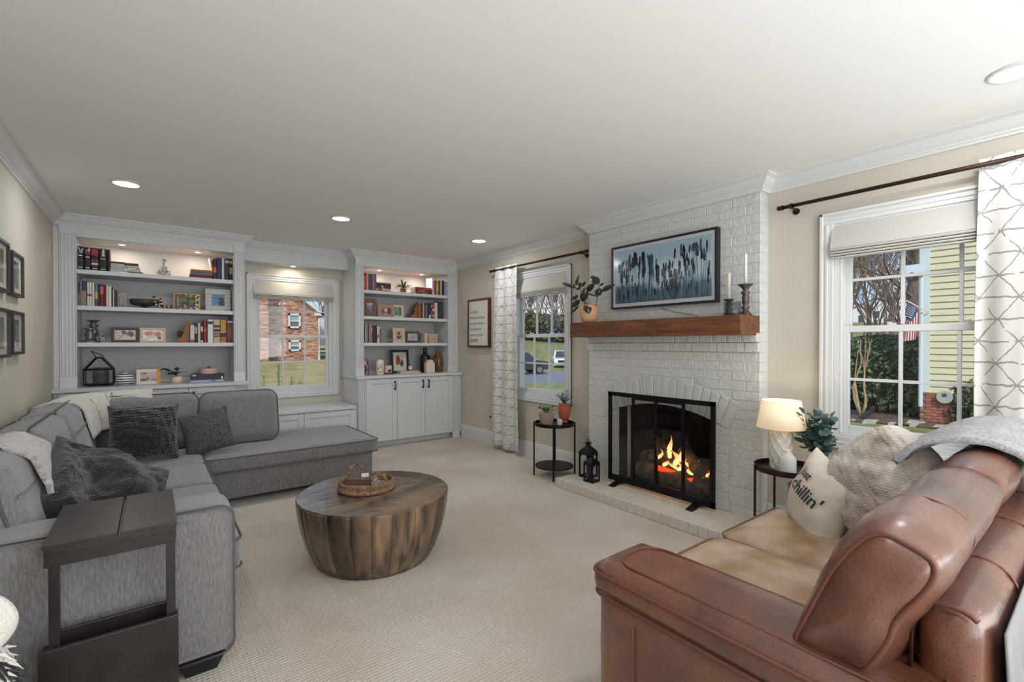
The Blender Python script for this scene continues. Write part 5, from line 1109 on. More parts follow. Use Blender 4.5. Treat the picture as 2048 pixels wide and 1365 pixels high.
pA = at(313.5, 750, Y=5.927); pB = at(321.5, 750, Y=5.927); MB().box(pA.x, pB.x, 5.926, 5.945, Z0+.001, at(317, 738.5, Y=5.927).z).build('mustard_edge', mcol((206, 148, 50), .5), bpy.data.objects[[o.name for o in bpy.data.objects if o.get('label', '').startswith('white and mustard')][0]])
# plants ---------------------------------------------------------------
def leaf_mesh(L, W, curl=.25, fold=.15, n=6):
    b = MB()
    for i in range(n+1):
        t = i/n; w = W/2*math.sin(PI*(t**.8))**.85 if 0 < t < 1 else 0; z = -curl*L*t*t
        b.v += [(-w, t*L, z+fold*w), (0, t*L, z), (w, t*L, z+fold*w)]
    for i in range(n):
        a = 3*i; b.f += [(a, a+1, a+4, a+3), (a+1, a+2, a+5, a+4)]; b.m += [0, 0]
    return b
def mk_leaf(name, L, W, mat, curl=.25, fold=.15):
    b = leaf_mesh(L, W, curl, fold); me = bpy.data.meshes.new(name); me.from_pydata(b.v, [], b.f); me.materials.append(mat); me.polygons.foreach_set('use_smooth', [True]*len(b.f)); return me
def place_leaf(me, parent, p, d, roll=0, s=1, name='leaf'):
    d = Vector(d).normalized(); q = d.to_track_quat('Y', 'Z'); o = inst(name, me, parent, p, (q.to_matrix()@Euler((0, roll, 0)).to_matrix()).to_euler(), (s, s, s)); return o
m_leafd = M('dark_leaf', (34, 48, 34), .4, rgb2=(54, 70, 48), vs=12)
def potplant(name, px, pot, shelf_z, potmat, label, leaves, me, yf=5.95, seed=1, stems=True, stemmat=None, group='potted plants', spread=(.3, 1.2), h=(.02, .09), rimz=None, s=(.7, 1.1)):
    o = None; c = at(px, pot[0][1], Y=yf) if yf else px; k = (c.y*math.cos(YAW)+c.x*math.sin(YAW))/FOC
    T = thing(name, label, 'plant', (c.x, c.y, shelf_z), group)
    prf = [(r*k, (pot[0][1]-y)*k) for r, y in pot]; MB().lathe(prf, (c.x, c.y, shelf_z), 24).build('pot', potmat, T, smooth=True)
    top = Vector((c.x, c.y, shelf_z+max(p[1] for p in prf)-.006)); MB().lathe([(prf[-1][0]*.92, 0), (0, .002)], top, 16).build('soil', mcol((50, 38, 30), .95), T)
    r_ = random.Random(seed); b = MB(); mes = me if isinstance(me, list) else [me]
    for i in range(leaves):
        a = r_.uniform(0, 2*PI); el = r_.uniform(*spread); hh = r_.uniform(*h); tip = top+Vector((math.cos(a)*hh*.9*math.cos(el), math.sin(a)*hh*.9*math.cos(el), hh))
        b.tube([top, top.lerp(tip, .6)+Vector((0, 0, .006)), tip], .0013, 4)
        place_leaf(r_.choice(mes), T, tip, (math.cos(a)*math.cos(el), math.sin(a)*math.cos(el), math.sin(el)), r_.uniform(-.6, .6), r_.uniform(*s))
    b.build('stems', stemmat or m_leafd, T)
    return T
lf1 = mk_leaf('leaf', .085, .045, m_leafd, .3)
potplant('potted_plant', 353.5, [(7.5, 766.5), (9, 763), (9.3, 757), (8.6, 753.5)], Z0, mcol((222, 200, 184), .6), 'small dark-leaved plant in a blush pot, left bookcase counter', 14, lf1, seed=4, h=(.02, .085), spread=(-.1, .8), s=(.7, 1.05))
stack([(380, 448, .022, (168, 184, 206), 'pale blue picture book', [(.6, .75, (90, 130, 150))]), (381, 448, .036, (36, 46, 76), 'navy coffee table book', [(.9, .95, wh)]), (383, 448, .024, (60, 44, 44), 'dark brown coffee table book', [(.02, .12, (200, 180, 160))])], Z0, 'stack under pink box', gs, yf=5.93)
zb = Z0+.082; T = thing('round_box', 'pink lidded round box with wooden knob on the coffee table books', 'box', (at(418, 745, Y=6.0).x, 6.0, zb))
cc = (at(418, 745, Y=5.98).x, 6.01, zb+.001); MB().lathe([(.080, 0), (.083, .004), (.083, .040), (.078, .042), (0, .042)], cc, 28).build('box_body', mcol((206, 172, 162), .6), T, smooth=False)
MB().lathe([(.086, .032), (.086, .052), (.082, .056), (0, .058)], cc, 28).build('lid', mcol((212, 180, 170), .6), T, smooth=False); MB().lathe([(.006, .058), (.013, .066), (.014, .074), (.008, .081), (0, .083)], cc, 14).build('knob', mcol((110, 70, 50), .5), T, smooth=True)
# right bookcase ------------------------------------------------------------
rowbooks([(727.6, 729.4, 546.5, (36, 28, 30), 'thin black and white hardcover', [(.1, .85, (200, 180, 182))]), (729.6, 733.8, 546, (158, 40, 40), 'bright red hardcover', [(.15, .8, (190, 80, 76))]), (734, 736.3, 547, (206, 196, 180), 'cream paperback'), (736.5, 738.3, 547, (120, 116, 100), 'grey olive paperback'), (738.5, 741, 547.5, (130, 104, 84), 'tan paperback'), (741.2, 744.4, 548, (110, 60, 66), 'plum brown paperback'), (744.6, 749.3, 548, (134, 128, 142), 'lilac grey hardcover'), (749.5, 753, 548.5, (112, 110, 96), 'olive grey hardcover')], Z1, 'on right bookcase top shelf', 'upright books, left end of right bookcase top shelf', yf=5.93)
stack([(752.5, 781, .016, (50, 40, 42), 'thin black flat book'), (752.5, 781, .022, (206, 176, 176), 'pink white flat book', [(.1, .4, (150, 40, 50))]), (752.5, 782, .018, (140, 34, 46), 'crimson flat book', [(.42, .55, (210, 170, 160))]), (753, 782, .026, (52, 46, 66), 'dark violet flat book', [(.35, .46, wh)]), (753, 782, .022, (34, 34, 44), 'black flat book'), (753.5, 782, .018, (160, 110, 96), 'tan pink flat book')], Z1, 'stack on right bookcase top shelf', gs)
m_fern = M('fern_leaf', (78, 84, 52), .7, rgb2=(110, 110, 66), vs=20)
lf2 = mk_leaf('frond', .10, .014, m_fern, .5)
potplant('potted_plant', 806.5, [(5.5, 585.5), (5.6, 582), (5.4, 576)], Z1, mcol((120, 92, 80), .8), 'small fern in a square brown pot on right bookcase top shelf', 70, lf2, seed=8, h=(.0, .06), spread=(-.2, 1.4), s=(.5, 1.05))
stack([(832, 863.5, .030, (70, 44, 42), 'dark brown leather-bound book', [(.4, .75, (150, 110, 60))]), (831, 863.5, .036, (120, 34, 36), 'dark red book with gold lettering', [(.2, .6, (170, 90, 70))]), (831, 863, .034, (138, 44, 44), 'red hardcover', [(.5, .9, (160, 84, 80))])], Z1, 'stack right of the fern', gs)
rowbooks([(864.3, 868.3, 556.5, (206, 204, 206), 'tall pale grey hardcover', [(.2, .8, (170, 166, 172))]), (868.6, 872, 561, (146, 44, 38), 'red and orange hardcover'), (872.3, 877.8, 561.5, (190, 142, 72), 'golden yellow hardcover', [(.3, .7, (200, 170, 90))]), (878, 880.4, 561.5, (80, 50, 44), 'thin brown hardcover'), (880.7, 884.2, 561, (170, 186, 210), 'ice blue hardcover'), (884.5, 890, 561.5, (28, 30, 38), 'black hardcover')], Z1, 'at right end of right bookcase top shelf', 'upright books, right end of right bookcase top shelf')
b = MB(); p = at(853, 585, Y=6.08); b.box(p.x, p.x+.10, 6.06, 6.09, Z1, at(853, 557, Y=6.08).z); tag(b.build('book', mcol((184, 174, 162), .7), bevel=.002), 'cream cloth book standing face-out behind the red flat stack', 'book')
frame_px((726.5, 755, 597.5), Z2, (112, 84, 64), .28, photo_mat('ph6', (130, 116, 130), (80, 66, 84), 0), [(.5, .45, .2, .4, (96, 84, 108)), (.55, .85, .12, .1, (196, 170, 150))], 'large rustic brown photo frame at left of right bookcase second shelf', yf=5.97, lean=.12, m_frame=wood('rustic_wood', (98, 72, 54), (134, 104, 82), .7, (8, 1, 2), 8))
frame_px((756.5, 789, 609.5), Z2, (166, 142, 124), .22, photo_mat('ph7', (206, 180, 170), (120, 60, 60), 0), [(.3, .5, .2, .4, (120, 44, 50)), (.75, .5, .2, .45, (60, 34, 34)), (.5, .6, .16, .25, (216, 180, 166))], 'tan wooden photo frame, middle of three on right bookcase second shelf', yf=5.95, lean=.12, m_frame=wood('driftwood', (140, 116, 100), (180, 156, 138), .7, (8, 1, 2), 10))
frame_px((785, 808.5, 610), Z2, (206, 190, 168), .2, photo_mat('ph8', (120, 150, 140), (70, 100, 100), 0), [(.5, .4, .3, .3, (90, 140, 130)), (.4, .8, .2, .1, (190, 150, 130))], 'narrow cream photo frame right of the tan frame, right bookcase', yf=5.98, lean=.12)
carving(821, 837, 603.5, Z2, 'carved wooden winged bookend on right bookcase second shelf')
rowbooks([(837.3, 840, 608, (160, 116, 70), 'thin tan hardcover'), (840.2, 843.4, 611, (132, 82, 52), 'brown hardcover'), (843.6, 845.8, 609, (60, 30, 32), 'thin dark wine paperback'), (846, 848.3, 606, (200, 188, 192), 'thin white hardcover'), (848.6, 851.8, 610, (96, 66, 60), 'brown paperback'), (852, 854.4, 609.5, (150, 130, 100), 'khaki paperback'), (854.6, 857, 608, (56, 66, 48), 'forest green paperback'), (857.2, 861, 607, (34, 44, 60), 'dark teal hardcover', [(.0, .25, (200, 204, 210))]), (861.2, 864, 607.5, (40, 40, 70), 'navy paperback', [(.1, .5, (110, 110, 170)), (.72, .9, (190, 120, 70))]), (864.2, 869.3, 607.5, (140, 40, 46), 'red and white striped hardcover', [(.16, .24, (220, 190, 180)), (.50, .66, (216, 180, 170)), (.8, .95, (200, 96, 70))]), (869.8, 875.8, 606, (206, 200, 194), 'white hardcover'), (876.5, 885.8, 605, (38, 38, 44), 'wide black hardcover', [(.1, .85, (60, 58, 66))])], Z2, 'on right bookcase second shelf', 'upright books, right bookcase second shelf')
rowbooks([(729.2, 730, 646, (24, 24, 26), 'very thin black book'), (730.2, 732.4, 647.5, (206, 202, 200), 'thin white book'), (732.6, 736.4, 648, (120, 112, 108), 'grey book'), (736.6, 738.4, 648, (74, 34, 72), 'thin purple book'), (738.6, 741, 648.5, (196, 176, 164), 'pale pink book'), (741.2, 745, 648.5, (150, 132, 94), 'olive gold book', [(.6, .8, (190, 170, 120))]), (745.6, 753.8, 651, (30, 36, 50), 'wide navy book'), (754.2, 757.4, 653, (222, 214, 214), 'white book', [(.3, .5, (150, 60, 60))]), (757.6, 760, 654, (206, 170, 156), 'thin pink book')], Z3, 'on right bookcase third shelf', 'upright books, right bookcase third shelf')
glassblock(761, 773, 658.5, Z3, 'small clear glass bookend on right bookcase third shelf')
frame_px((786.5, 810.5, 656.5), Z3, (206, 178, 150), .2, photo_mat('ph9', (200, 176, 160), (180, 150, 130), 0), [(.5, .7, .2, .18, (110, 44, 40)), (.5, .35, .3, .2, (60, 72, 110)), (.5, .5, .12, .12, (196, 140, 120))], 'cream photo frame of seated child on right bookcase third shelf', yf=5.94, lean=.1)
frame_px((812, 840, 663), Z3, (84, 70, 60), .2, photo_mat('ph10', (200, 196, 190), (180, 170, 170), 0), [(.5, .4, .3, .25, (170, 150, 170)), (.45, .65, .1, .12, (190, 140, 120)), (.62, .62, .1, .12, (190, 140, 120))], 'dark brown photo frame behind the cream frame, right bookcase third shelf', yf=6.0, lean=.1, m_frame=wood('walnut_frame', (70, 58, 50), (104, 90, 78), .6, (3, 1, 3), 9))
stack([(858, 875, .022, (190, 160, 134), 'tan flat book'), (857, 875, .020, (206, 168, 142), 'peach flat book'), (857, 875, .022, (196, 166, 136), 'beige flat book', [(.4, .9, (170, 130, 120))]), (857, 875, .022, (208, 176, 150), 'light tan flat book'), (856.5, 875, .020, (190, 166, 146), 'sand flat book'), (856.5, 875, .022, (210, 188, 156), 'cream flat book', [(.3, .9, (180, 170, 140))])], Z3, 'bound stack at right of right bookcase third shelf', gs)
tag(MB().box(at(849.5, 670, Y=5.93).x, at(855, 670, Y=5.93).x, 5.93, 6.07, Z3, Z3+.135).build('book', mcol((206, 186, 160), .7), bevel=.002), 'short cream book upright against the bound flat stack', 'book')
# right counter
frame_px((727, 738, 718.5), Z0, (90, 56, 48), .1, photo_mat('ph11', (200, 180, 186), (96, 60, 76), 0), [(.4, .35, .35, .3, (96, 50, 66)), (.3, .75, .2, .15, (200, 160, 150))], 'narrow dark photo frame tucked behind the left pilaster of right bookcase', yf=5.90, lean=.12)
m_floral = M('floral_ceramic', (226, 216, 204), .3, rgb2=(226, 216, 204))
FV = lathe_px('vase', 760, [(7, 747), (7.8, 744), (8, 725), (7, 719), (4.5, 717)], Z0, mcol((226, 218, 206), .3), 'white ceramic vase painted with red flowers, right bookcase counter', 'vase', yf=5.93)
c = at(760, 735, Y=5.93); rv = 8*(c.y*math.cos(YAW)+c.x*math.sin(YAW))/FOC
for (a, z, s_, col) in ((-100, .10, .014, (150, 50, 46)), (-70, .05, .012, (160, 60, 50)), (-120, .035, .008, (60, 80, 56)), (-85, .14, .010, (60, 56, 44)), (-60, .11, .008, (70, 90, 60)), (-95, .04, .009, (44, 50, 40)), (-135, .08, .010, (70, 96, 70)), (-75, .085, .008, (110, 44, 40)), (-110, .125, .008, (60, 84, 60))):
    p = Vector((c.x+math.cos(math.radians(a))*rv, 5.93+math.sin(math.radians(a))*rv, Z0+z)); b = MB(); t = Vector((-math.sin(math.radians(a)), math.cos(math.radians(a)), 0)); nn = Vector((math.cos(math.radians(a)), math.sin(math.radians(a)), 0))*.0012
    b.add([p+nn+t*s_*.7*math.cos(2*PI*i/7)+Vector((0, 0, s_*math.sin(2*PI*i/7))) for i in range(7)], [tuple(range(7))]); b.build('painted_flower', mcol(col), FV)
tag(MB().box(at(766, 745, Y=5.95).x, at(786, 745, Y=5.95).x, 5.91, 6.02, Z0, Z0+.018).build('wood_block', wood('dark_block', (70, 40, 28), (100, 60, 40), .6), bevel=.003), 'small dark wooden block under the tulip candle jar', 'block')
CJ = lathe_px('candle_jar', 776, [(7.3, 745), (7.5, 743), (7.5, 731), (6.9, 730.5)], Z0+.019, mcol((216, 190, 168), .4), 'cream candle jar with dark tulip motif on the wooden block', 'candle', yf=5.95)
c = at(776, 740, Y=5.95)
b = MB()
for dx in (-.012, .008): b.add([(c.x+dx+.010*math.cos(2*PI*i/8), 5.95-.062, Z0+.048+.022*math.sin(2*PI*i/8)) for i in range(8)], [tuple(range(8))])
b.build('tulip_motif', mcol((70, 26, 26)), CJ)
frame_px((783, 819, 700), Z0, (18, 16, 16), .13, mcol((200, 200, 190), .4), [(.36, .58, .16, .26, (150, 62, 48)), (.30, .42, .10, .12, (150, 66, 50)), (.62, .42, .15, .2, (72, 74, 72)), (.58, .55, .08, .1, (190, 120, 100))], 'black photo frame with red and grey botanical print, right bookcase counter', yf=6.02, lean=.12)
zz = stack([(801, 841, .020, (206, 178, 176), 'pale pink flat book'), (801, 838, .016, (206, 180, 130), 'thin golden flat book')], Z0, 'pair under small clock', gs, yf=5.90)
ck = thing('table_clock', 'tiny round black clock standing on two flat books, right bookcase', 'clock', (at(821, 738, Y=5.95).x, 5.95, zz)); cc = Vector((at(821, 738, Y=5.95).x, 5.95, zz+.041))
MB().tube([cc, cc+Vector((0, .02, 0))], .041, 28).build('clock_case', m_blackmat, ck); MB().tube([cc+Vector((0, -.002, 0)), cc], .032, 28).build('clock_face', mcol((216, 208, 204)), ck)
MB().tube([cc+Vector((0, -.003, 0)), cc+Vector((.012, -.003, .012))], .0014, 4).build('clock_hand', m_blackmat, ck); MB().tube([cc+Vector((0, -.003, 0)), cc+Vector((-.003, -.003, .022))], .0012, 4).build('clock_hand', m_blackmat, ck); MB().tube([cc+Vector((0, .01, .04)), cc+Vector((0, .01, .052))], .006, 8).build('clock_knob', m_blackmat, ck)
lathe_px('bottle', 850.5, [(9, 744), (9.8, 742), (9.8, 714), (8.5, 710), (4.2, 707), (3.8, 696), (4.3, 695), (4.2, 694.5)], Z0, mcol((26, 25, 28), .35), 'matte black bottle vase on right bookcase counter', 'bottle', yf=6.0)
lathe_px('bottle', 876.5, [(8.5, 743), (9.3, 741), (9.6, 716), (8, 711), (3.6, 707.5), (3.3, 703), (3.6, 701.5)], Z0, M('painted_bottle', (44, 40, 30), .25, rgb2=(140, 88, 60), vs=22, detail=2), 'brown patterned glass bottle vase on right bookcase counter', 'bottle', yf=6.0)
A, B = at(851.5, 740, Y=5.88).x, at(868.5, 740, Y=5.88).x; w = B-A; zt = at(862, 720, Y=5.88).z-Z0
MBH = MB().prism([(A, Z0), (B, Z0), (B, Z0+zt*.68), (B-w*.28, Z0+zt), (A+w*.32, Z0+zt), (A, Z0+zt*.68)], 1, 5.86, 5.93).build('house_ornament', mcol((214, 204, 190), .7), bevel=.003); tag(MBH, 'cream house-shaped block ornament in front of the bottle vases', 'ornament')
# ================================================================ pillow lettering
m_ink = mcol((40, 38, 40), .8)
wrap_text("chillin'", .088, cm, (.02, .005), .19, .37, cp, m_ink)
wrap_text("just", .055, cm, (-.03, .085), .19, .37, cp, m_ink)
# ================================================================ mantel ornaments
MZ = 1.527
m_bronze = M('aged_bronze', (66, 60, 56), .45, metal=.5, rgb2=(104, 92, 84), vs=30, bump=.3, bs=60)
m_wax = M('white_wax', (226, 224, 218), .4)
def candlestick(px, prof, cyt, label, yX):
    c = at(px, 628, X=yX); k = (c.y*math.cos(YAW)+c.x*math.sin(YAW))/FOC; b = MB(); y0 = prof[0][1]
    b.lathe([(r*k, (y0-y)*k) for r, y in prof], (c.x, c.y, MZ), 20); o = tag(b.build('candlestick', m_bronze, smooth=True), label, 'candlestick')
    zt = MZ+(y0-prof[-1][1])*k; h = (prof[-1][1]-cyt)*k
    t = MB().lathe([(3.3*k, 0), (3.0*k, h*.96), (2.2*k, h), (0, h)], (c.x, c.y, zt), 14).build('taper_candle', m_wax, smooth=True); tag(t, 'white taper candle in the %s' % label, 'candle')
    MB().tube([(c.x, c.y, zt+h), (c.x, c.y, zt+h+.012)], .0012, 4).build('wick', mcol((220, 214, 200)), t)
candlestick(1491, [(12, 629), (11.5, 627), (6, 620), (5, 617), (8.5, 613), (4.5, 609), (6, 604), (7.2, 594), (5.5, 588), (9, 583), (4.5, 579), (8, 573), (14, 568), (14.3, 567)], 506, 'tall turned candlestick at right end of mantel', 3.25)
candlestick(1457.5, [(12, 630), (11, 627), (5, 621), (7, 616), (4, 612), (6, 606), (4, 600), (7.5, 598.5), (10.5, 596), (10.6, 595.5)], 542, 'short candlestick behind glass jar on mantel', 3.30)
c = at(1465, 628, X=3.215); k = (c.y*math.cos(YAW)+c.x*math.sin(YAW))/FOC
gj = MB().lathe([(0, .001), (15.5*k, .001), (16*k, .004), (16*k, 28*k), (15.2*k, 28*k), (15.2*k, .006), (0, .006)], (c.x, c.y, MZ), 28).build('glass_jar', m_glass2, smooth=True); tag(gj, 'empty clear glass candle jar on the mantel beside the tall candlestick', 'jar')
# rubber plant
m_rub = M('rubber_leaf', (30, 40, 32), .28, rgb2=(46, 60, 44), vs=6, coat=.3)
m_peach = M('peach_terracotta', (208, 160, 120), .6, bump=.1, bs=60)
RP = thing('potted_rubber_plant', 'rubber plant with dark glossy leaves in a banded peach pot on mantel', 'plant', (3.22, at(1178, 645, X=3.22).y, MZ))
c = at(1178, 646, X=3.22); k = (c.y*math.cos(YAW)+c.x*math.sin(YAW))/FOC; c.z = MZ
MB().lathe([(0, 0), (11*k, 0), (14*k, 3*k), (17*k, 10*k), (18.8*k, 22*k), (19.6*k, 35*k), (18.4*k, 35.2*k), (18*k, 30*k), (0, 30*k)], c, 36).build('pot', m_peach, RP, smooth=True)
for i in range(7): z = (9+i*2.2)*k; r_ = (16.4+i*.35)*k; b = MB(); b.lathe([(r_, -.0012), (r_+.0022, 0), (r_, .0012)], (c.x, c.y, MZ+z), 36); b.build('glaze_band', mcol((232, 214, 190)), RP, smooth=True)
def pxz(x, y, X): p = at(x, y, X=X); return p
stems = [[(1172, 612), (1170, 600), (1164, 585), (1158, 574), (1152, 566)], [(1170, 612), (1167, 600), (1166, 588), (1167, 577)], [(1192, 612), (1194, 600), (1197, 586), (1198, 572)]]
b = MB()
for s_ in stems: b.tube([pxz(x, y, 3.20) for x, y in s_], [.005, .0045, .004, .003, .0025][:len(s_)], 6)
b.build('stems', mcol((84, 60, 48)), RP)
# leaves: base px, tip px, width px, depth shift
LV = [((1153, 577), (1122, 566), 7), ((1151, 572), (1158, 549), 6), ((1165, 573), (1154, 566), 8), ((1165, 574), (1171, 562), 5), ((1152, 580), (1163, 573), 6), ((1149, 578), (1145, 568), 5), ((1157, 592), (1140, 598), 10), ((1172, 584), (1189, 567), 11), ((1164, 604), (1173, 575), 15), ((1160, 600), (1141, 616), 11), ((1158, 612), (1140, 628), 5), ((1173, 607), (1178, 628), 15), ((1198, 569), (1182, 552), 15), ((1193, 592), (1201, 577), 13), ((1200, 583), (1231, 569), 9), ((1199, 572), (1208, 566), 4), ((1196, 594), (1172, 587), 3)]
for i, (a, t, w) in enumerate(LV):
    X = 3.19+.045*math.sin(i*2.1); p0, p1 = pxz(*a, X), pxz(*t, X+.02*math.cos(i)); d = p1-p0; L = d.length; W = w*k*1.05; n = _fw.copy(); sd = d.normalized().cross(n).normalized(); b = MB(); m_ = 8
    for j in range(m_+1):
        t_ = j/m_; ww = W/2*math.sin(PI*min(1, t_**.85))**.8 if 0 < t_ < 1 else .0005; cp_ = p0.lerp(p1, t_)-n*(.012*math.sin(PI*t_))
        b.v += [tuple(cp_-sd*ww+n*.006*ww/W*2), tuple(cp_), tuple(cp_+sd*ww+n*.006*ww/W*2)]
    for j in range(m_): q = 3*j; b.f += [(q, q+1, q+4, q+3), (q+1, q+2, q+5, q+4)]; b.m += [0, 0]
    b.build('leaf', m_rub, RP, smooth=True, solid=.0012)
# ================================================================ side tables
def tray_table(c, r, rot, htop, m_, label):
    T = thing('side_table', label, 'side table', (c[0], c[1], 0), 'round tray side tables')
    MB().lathe([(0, htop-.035), (r-.004, htop-.035), (r, htop-.031), (r, htop), (r-.006, htop), (r-.006, htop-.026), (0, htop-.026)], (c[0], c[1], 0), 48).build('tray_top', m_, T, smooth=False)
    MB().lathe([(0, .100), (r-.008, .100), (r-.008, .112), (0, .112)], (c[0], c[1], 0), 48).build('lower_shelf', m_, T)
    for i in range(4):
        a = rot+PI/2*i; x, y = c[0]+(r+.004)*math.cos(a), c[1]+(r+.004)*math.sin(a); MB().tube([(x, y, 0), (x, y, htop)], .008, 8).build('leg', m_, T)
    return T
tray_table((3.2, 3.45), .2, PI/4, .545, m_black, 'black round tray side table below the window left of fireplace')
m_brown = M('brown_metal', (52, 34, 28), .4, metal=.5)
tray_table((3.232, 1.285), .196, PI/4, .548, m_brown, 'dark brown round tray side table right of the fireplace')
ZT = .5192
def lathe_w(name, c, prof, mats, label, cat, smooth=True, seg=28, parent=None):
    b = MB(); b.lathe(prof, c, seg); o = b.build(name, mats, parent, smooth=smooth)
    if label: tag(o, label, cat)
    return o
# left table plants
m_conc = M('taupe_ceramic', (150, 132, 118), .7, bump=.2, bs=80)
cL = at(1093, 851, Z=ZT); kL = (cL.y*math.cos(YAW)+cL.x*math.sin(YAW))/FOC
m_succ = M('bright_succulent', (70, 120, 40), .5, rgb2=(120, 170, 70), vs=20); m_grn = M('mid_leaf', (58, 84, 52), .6, rgb2=(88, 112, 78), vs=20); m_sage = M('sage_leaf', (104, 120, 116), .7, rgb2=(146, 158, 154), vs=20)
T = potplant('potted_plant', cL, [(11.5, 851), (13, 846), (16, 829), (17, 826), (16, 826)], ZT, m_conc, 'succulents in a taupe pot on the left tray table', 46, [mk_leaf('leaf', .055, .012, m_succ, -.1, .3), mk_leaf('leaf', .05, .018, m_grn, .2), mk_leaf('leaf', .06, .012, m_succ, .0, .3)], yf=None, seed=5, h=(.0, .035), spread=(.5, 1.5), s=(.7, 1.1))
lf = mk_leaf('leaf', .03, .018, m_grn, .3)
r_ = random.Random(2); top = Vector((cL.x, cL.y, ZT+.115))
for dx, dy, dz in ((-.09, .05, .06), (-.05, .02, .075), (.06, -.04, .06), (.075, -.06, .035)):
    tip = top+Vector((dx, dy, dz)); b = MB(); b.tube([top, top.lerp(tip, .5)+Vector((0, 0, .02)), tip], .0018, 4); b.build('vine', m_grn, T)
    for i in range(7): q = top.lerp(tip, .35+.65*i/6)+Vector((0, 0, .012)); place_leaf(lf, T, q, (r_.uniform(-1, 1), r_.uniform(-1, 1), r_.uniform(0, .9)), 0, r_.uniform(.7, 1.1))
m_terra = M('terracotta', (172, 92, 62), .75, bump=.2, bs=60)
cT = at(1126, 846, Z=ZT)+Vector((.05, .03, 0)); cT.z = ZT
ST = tag(MB().lathe([(0, 0), (.048, 0), (.050, .004), (.046, .022), (0, .022)], (cT.x-.0, cT.y-.0, ZT), 24).build('saucer', m_terra, smooth=False), 'stacked terracotta saucer under the sage plant pot on left table', 'saucer')
T = potplant('potted_plant', Vector((cT.x, cT.y, ZT+.0225)), [(7, 20), (9, 18), (11.5, 10), (12.2, 2), (12, -4), (10.5, -6.5), (11.3, -8), (11.6, -12), (10.6, -12)], ZT+.0225, m_terra, 'feathery sage plant in a ribbed terracotta pot on the left tray table', 60, [mk_leaf('leaf', .03, .012, m_sage, .1), mk_leaf('leaf', .034, .014, M('grey_leaf', (84, 100, 92), .7), .1)], yf=None, seed=9, h=(.02, .135), spread=(.1, 1.4), s=(.7, 1.2))
cs = at(1145, 843, Z=ZT); tag(MB().lathe([(0, 0), (.055, 0), (.062, .016), (.058, .018), (.045, .006), (0, .006)], (min(cs.x, 3.31), cs.y+.03, ZT), 24).build('saucer', m_terra, smooth=True), 'spare terracotta saucer at the right edge of the left tray table', 'saucer') if False else None
c = at(1119, 850, Z=ZT); o = MB().lathe([(0, 0), (.026, 0), (.028, .002), (.028, .052), (.024, .055), (0, .055)], c, 24).build('votive_holder', m_trim, smooth=False); tag(o, 'white votive holder in front of the terracotta pot', 'candle holder')
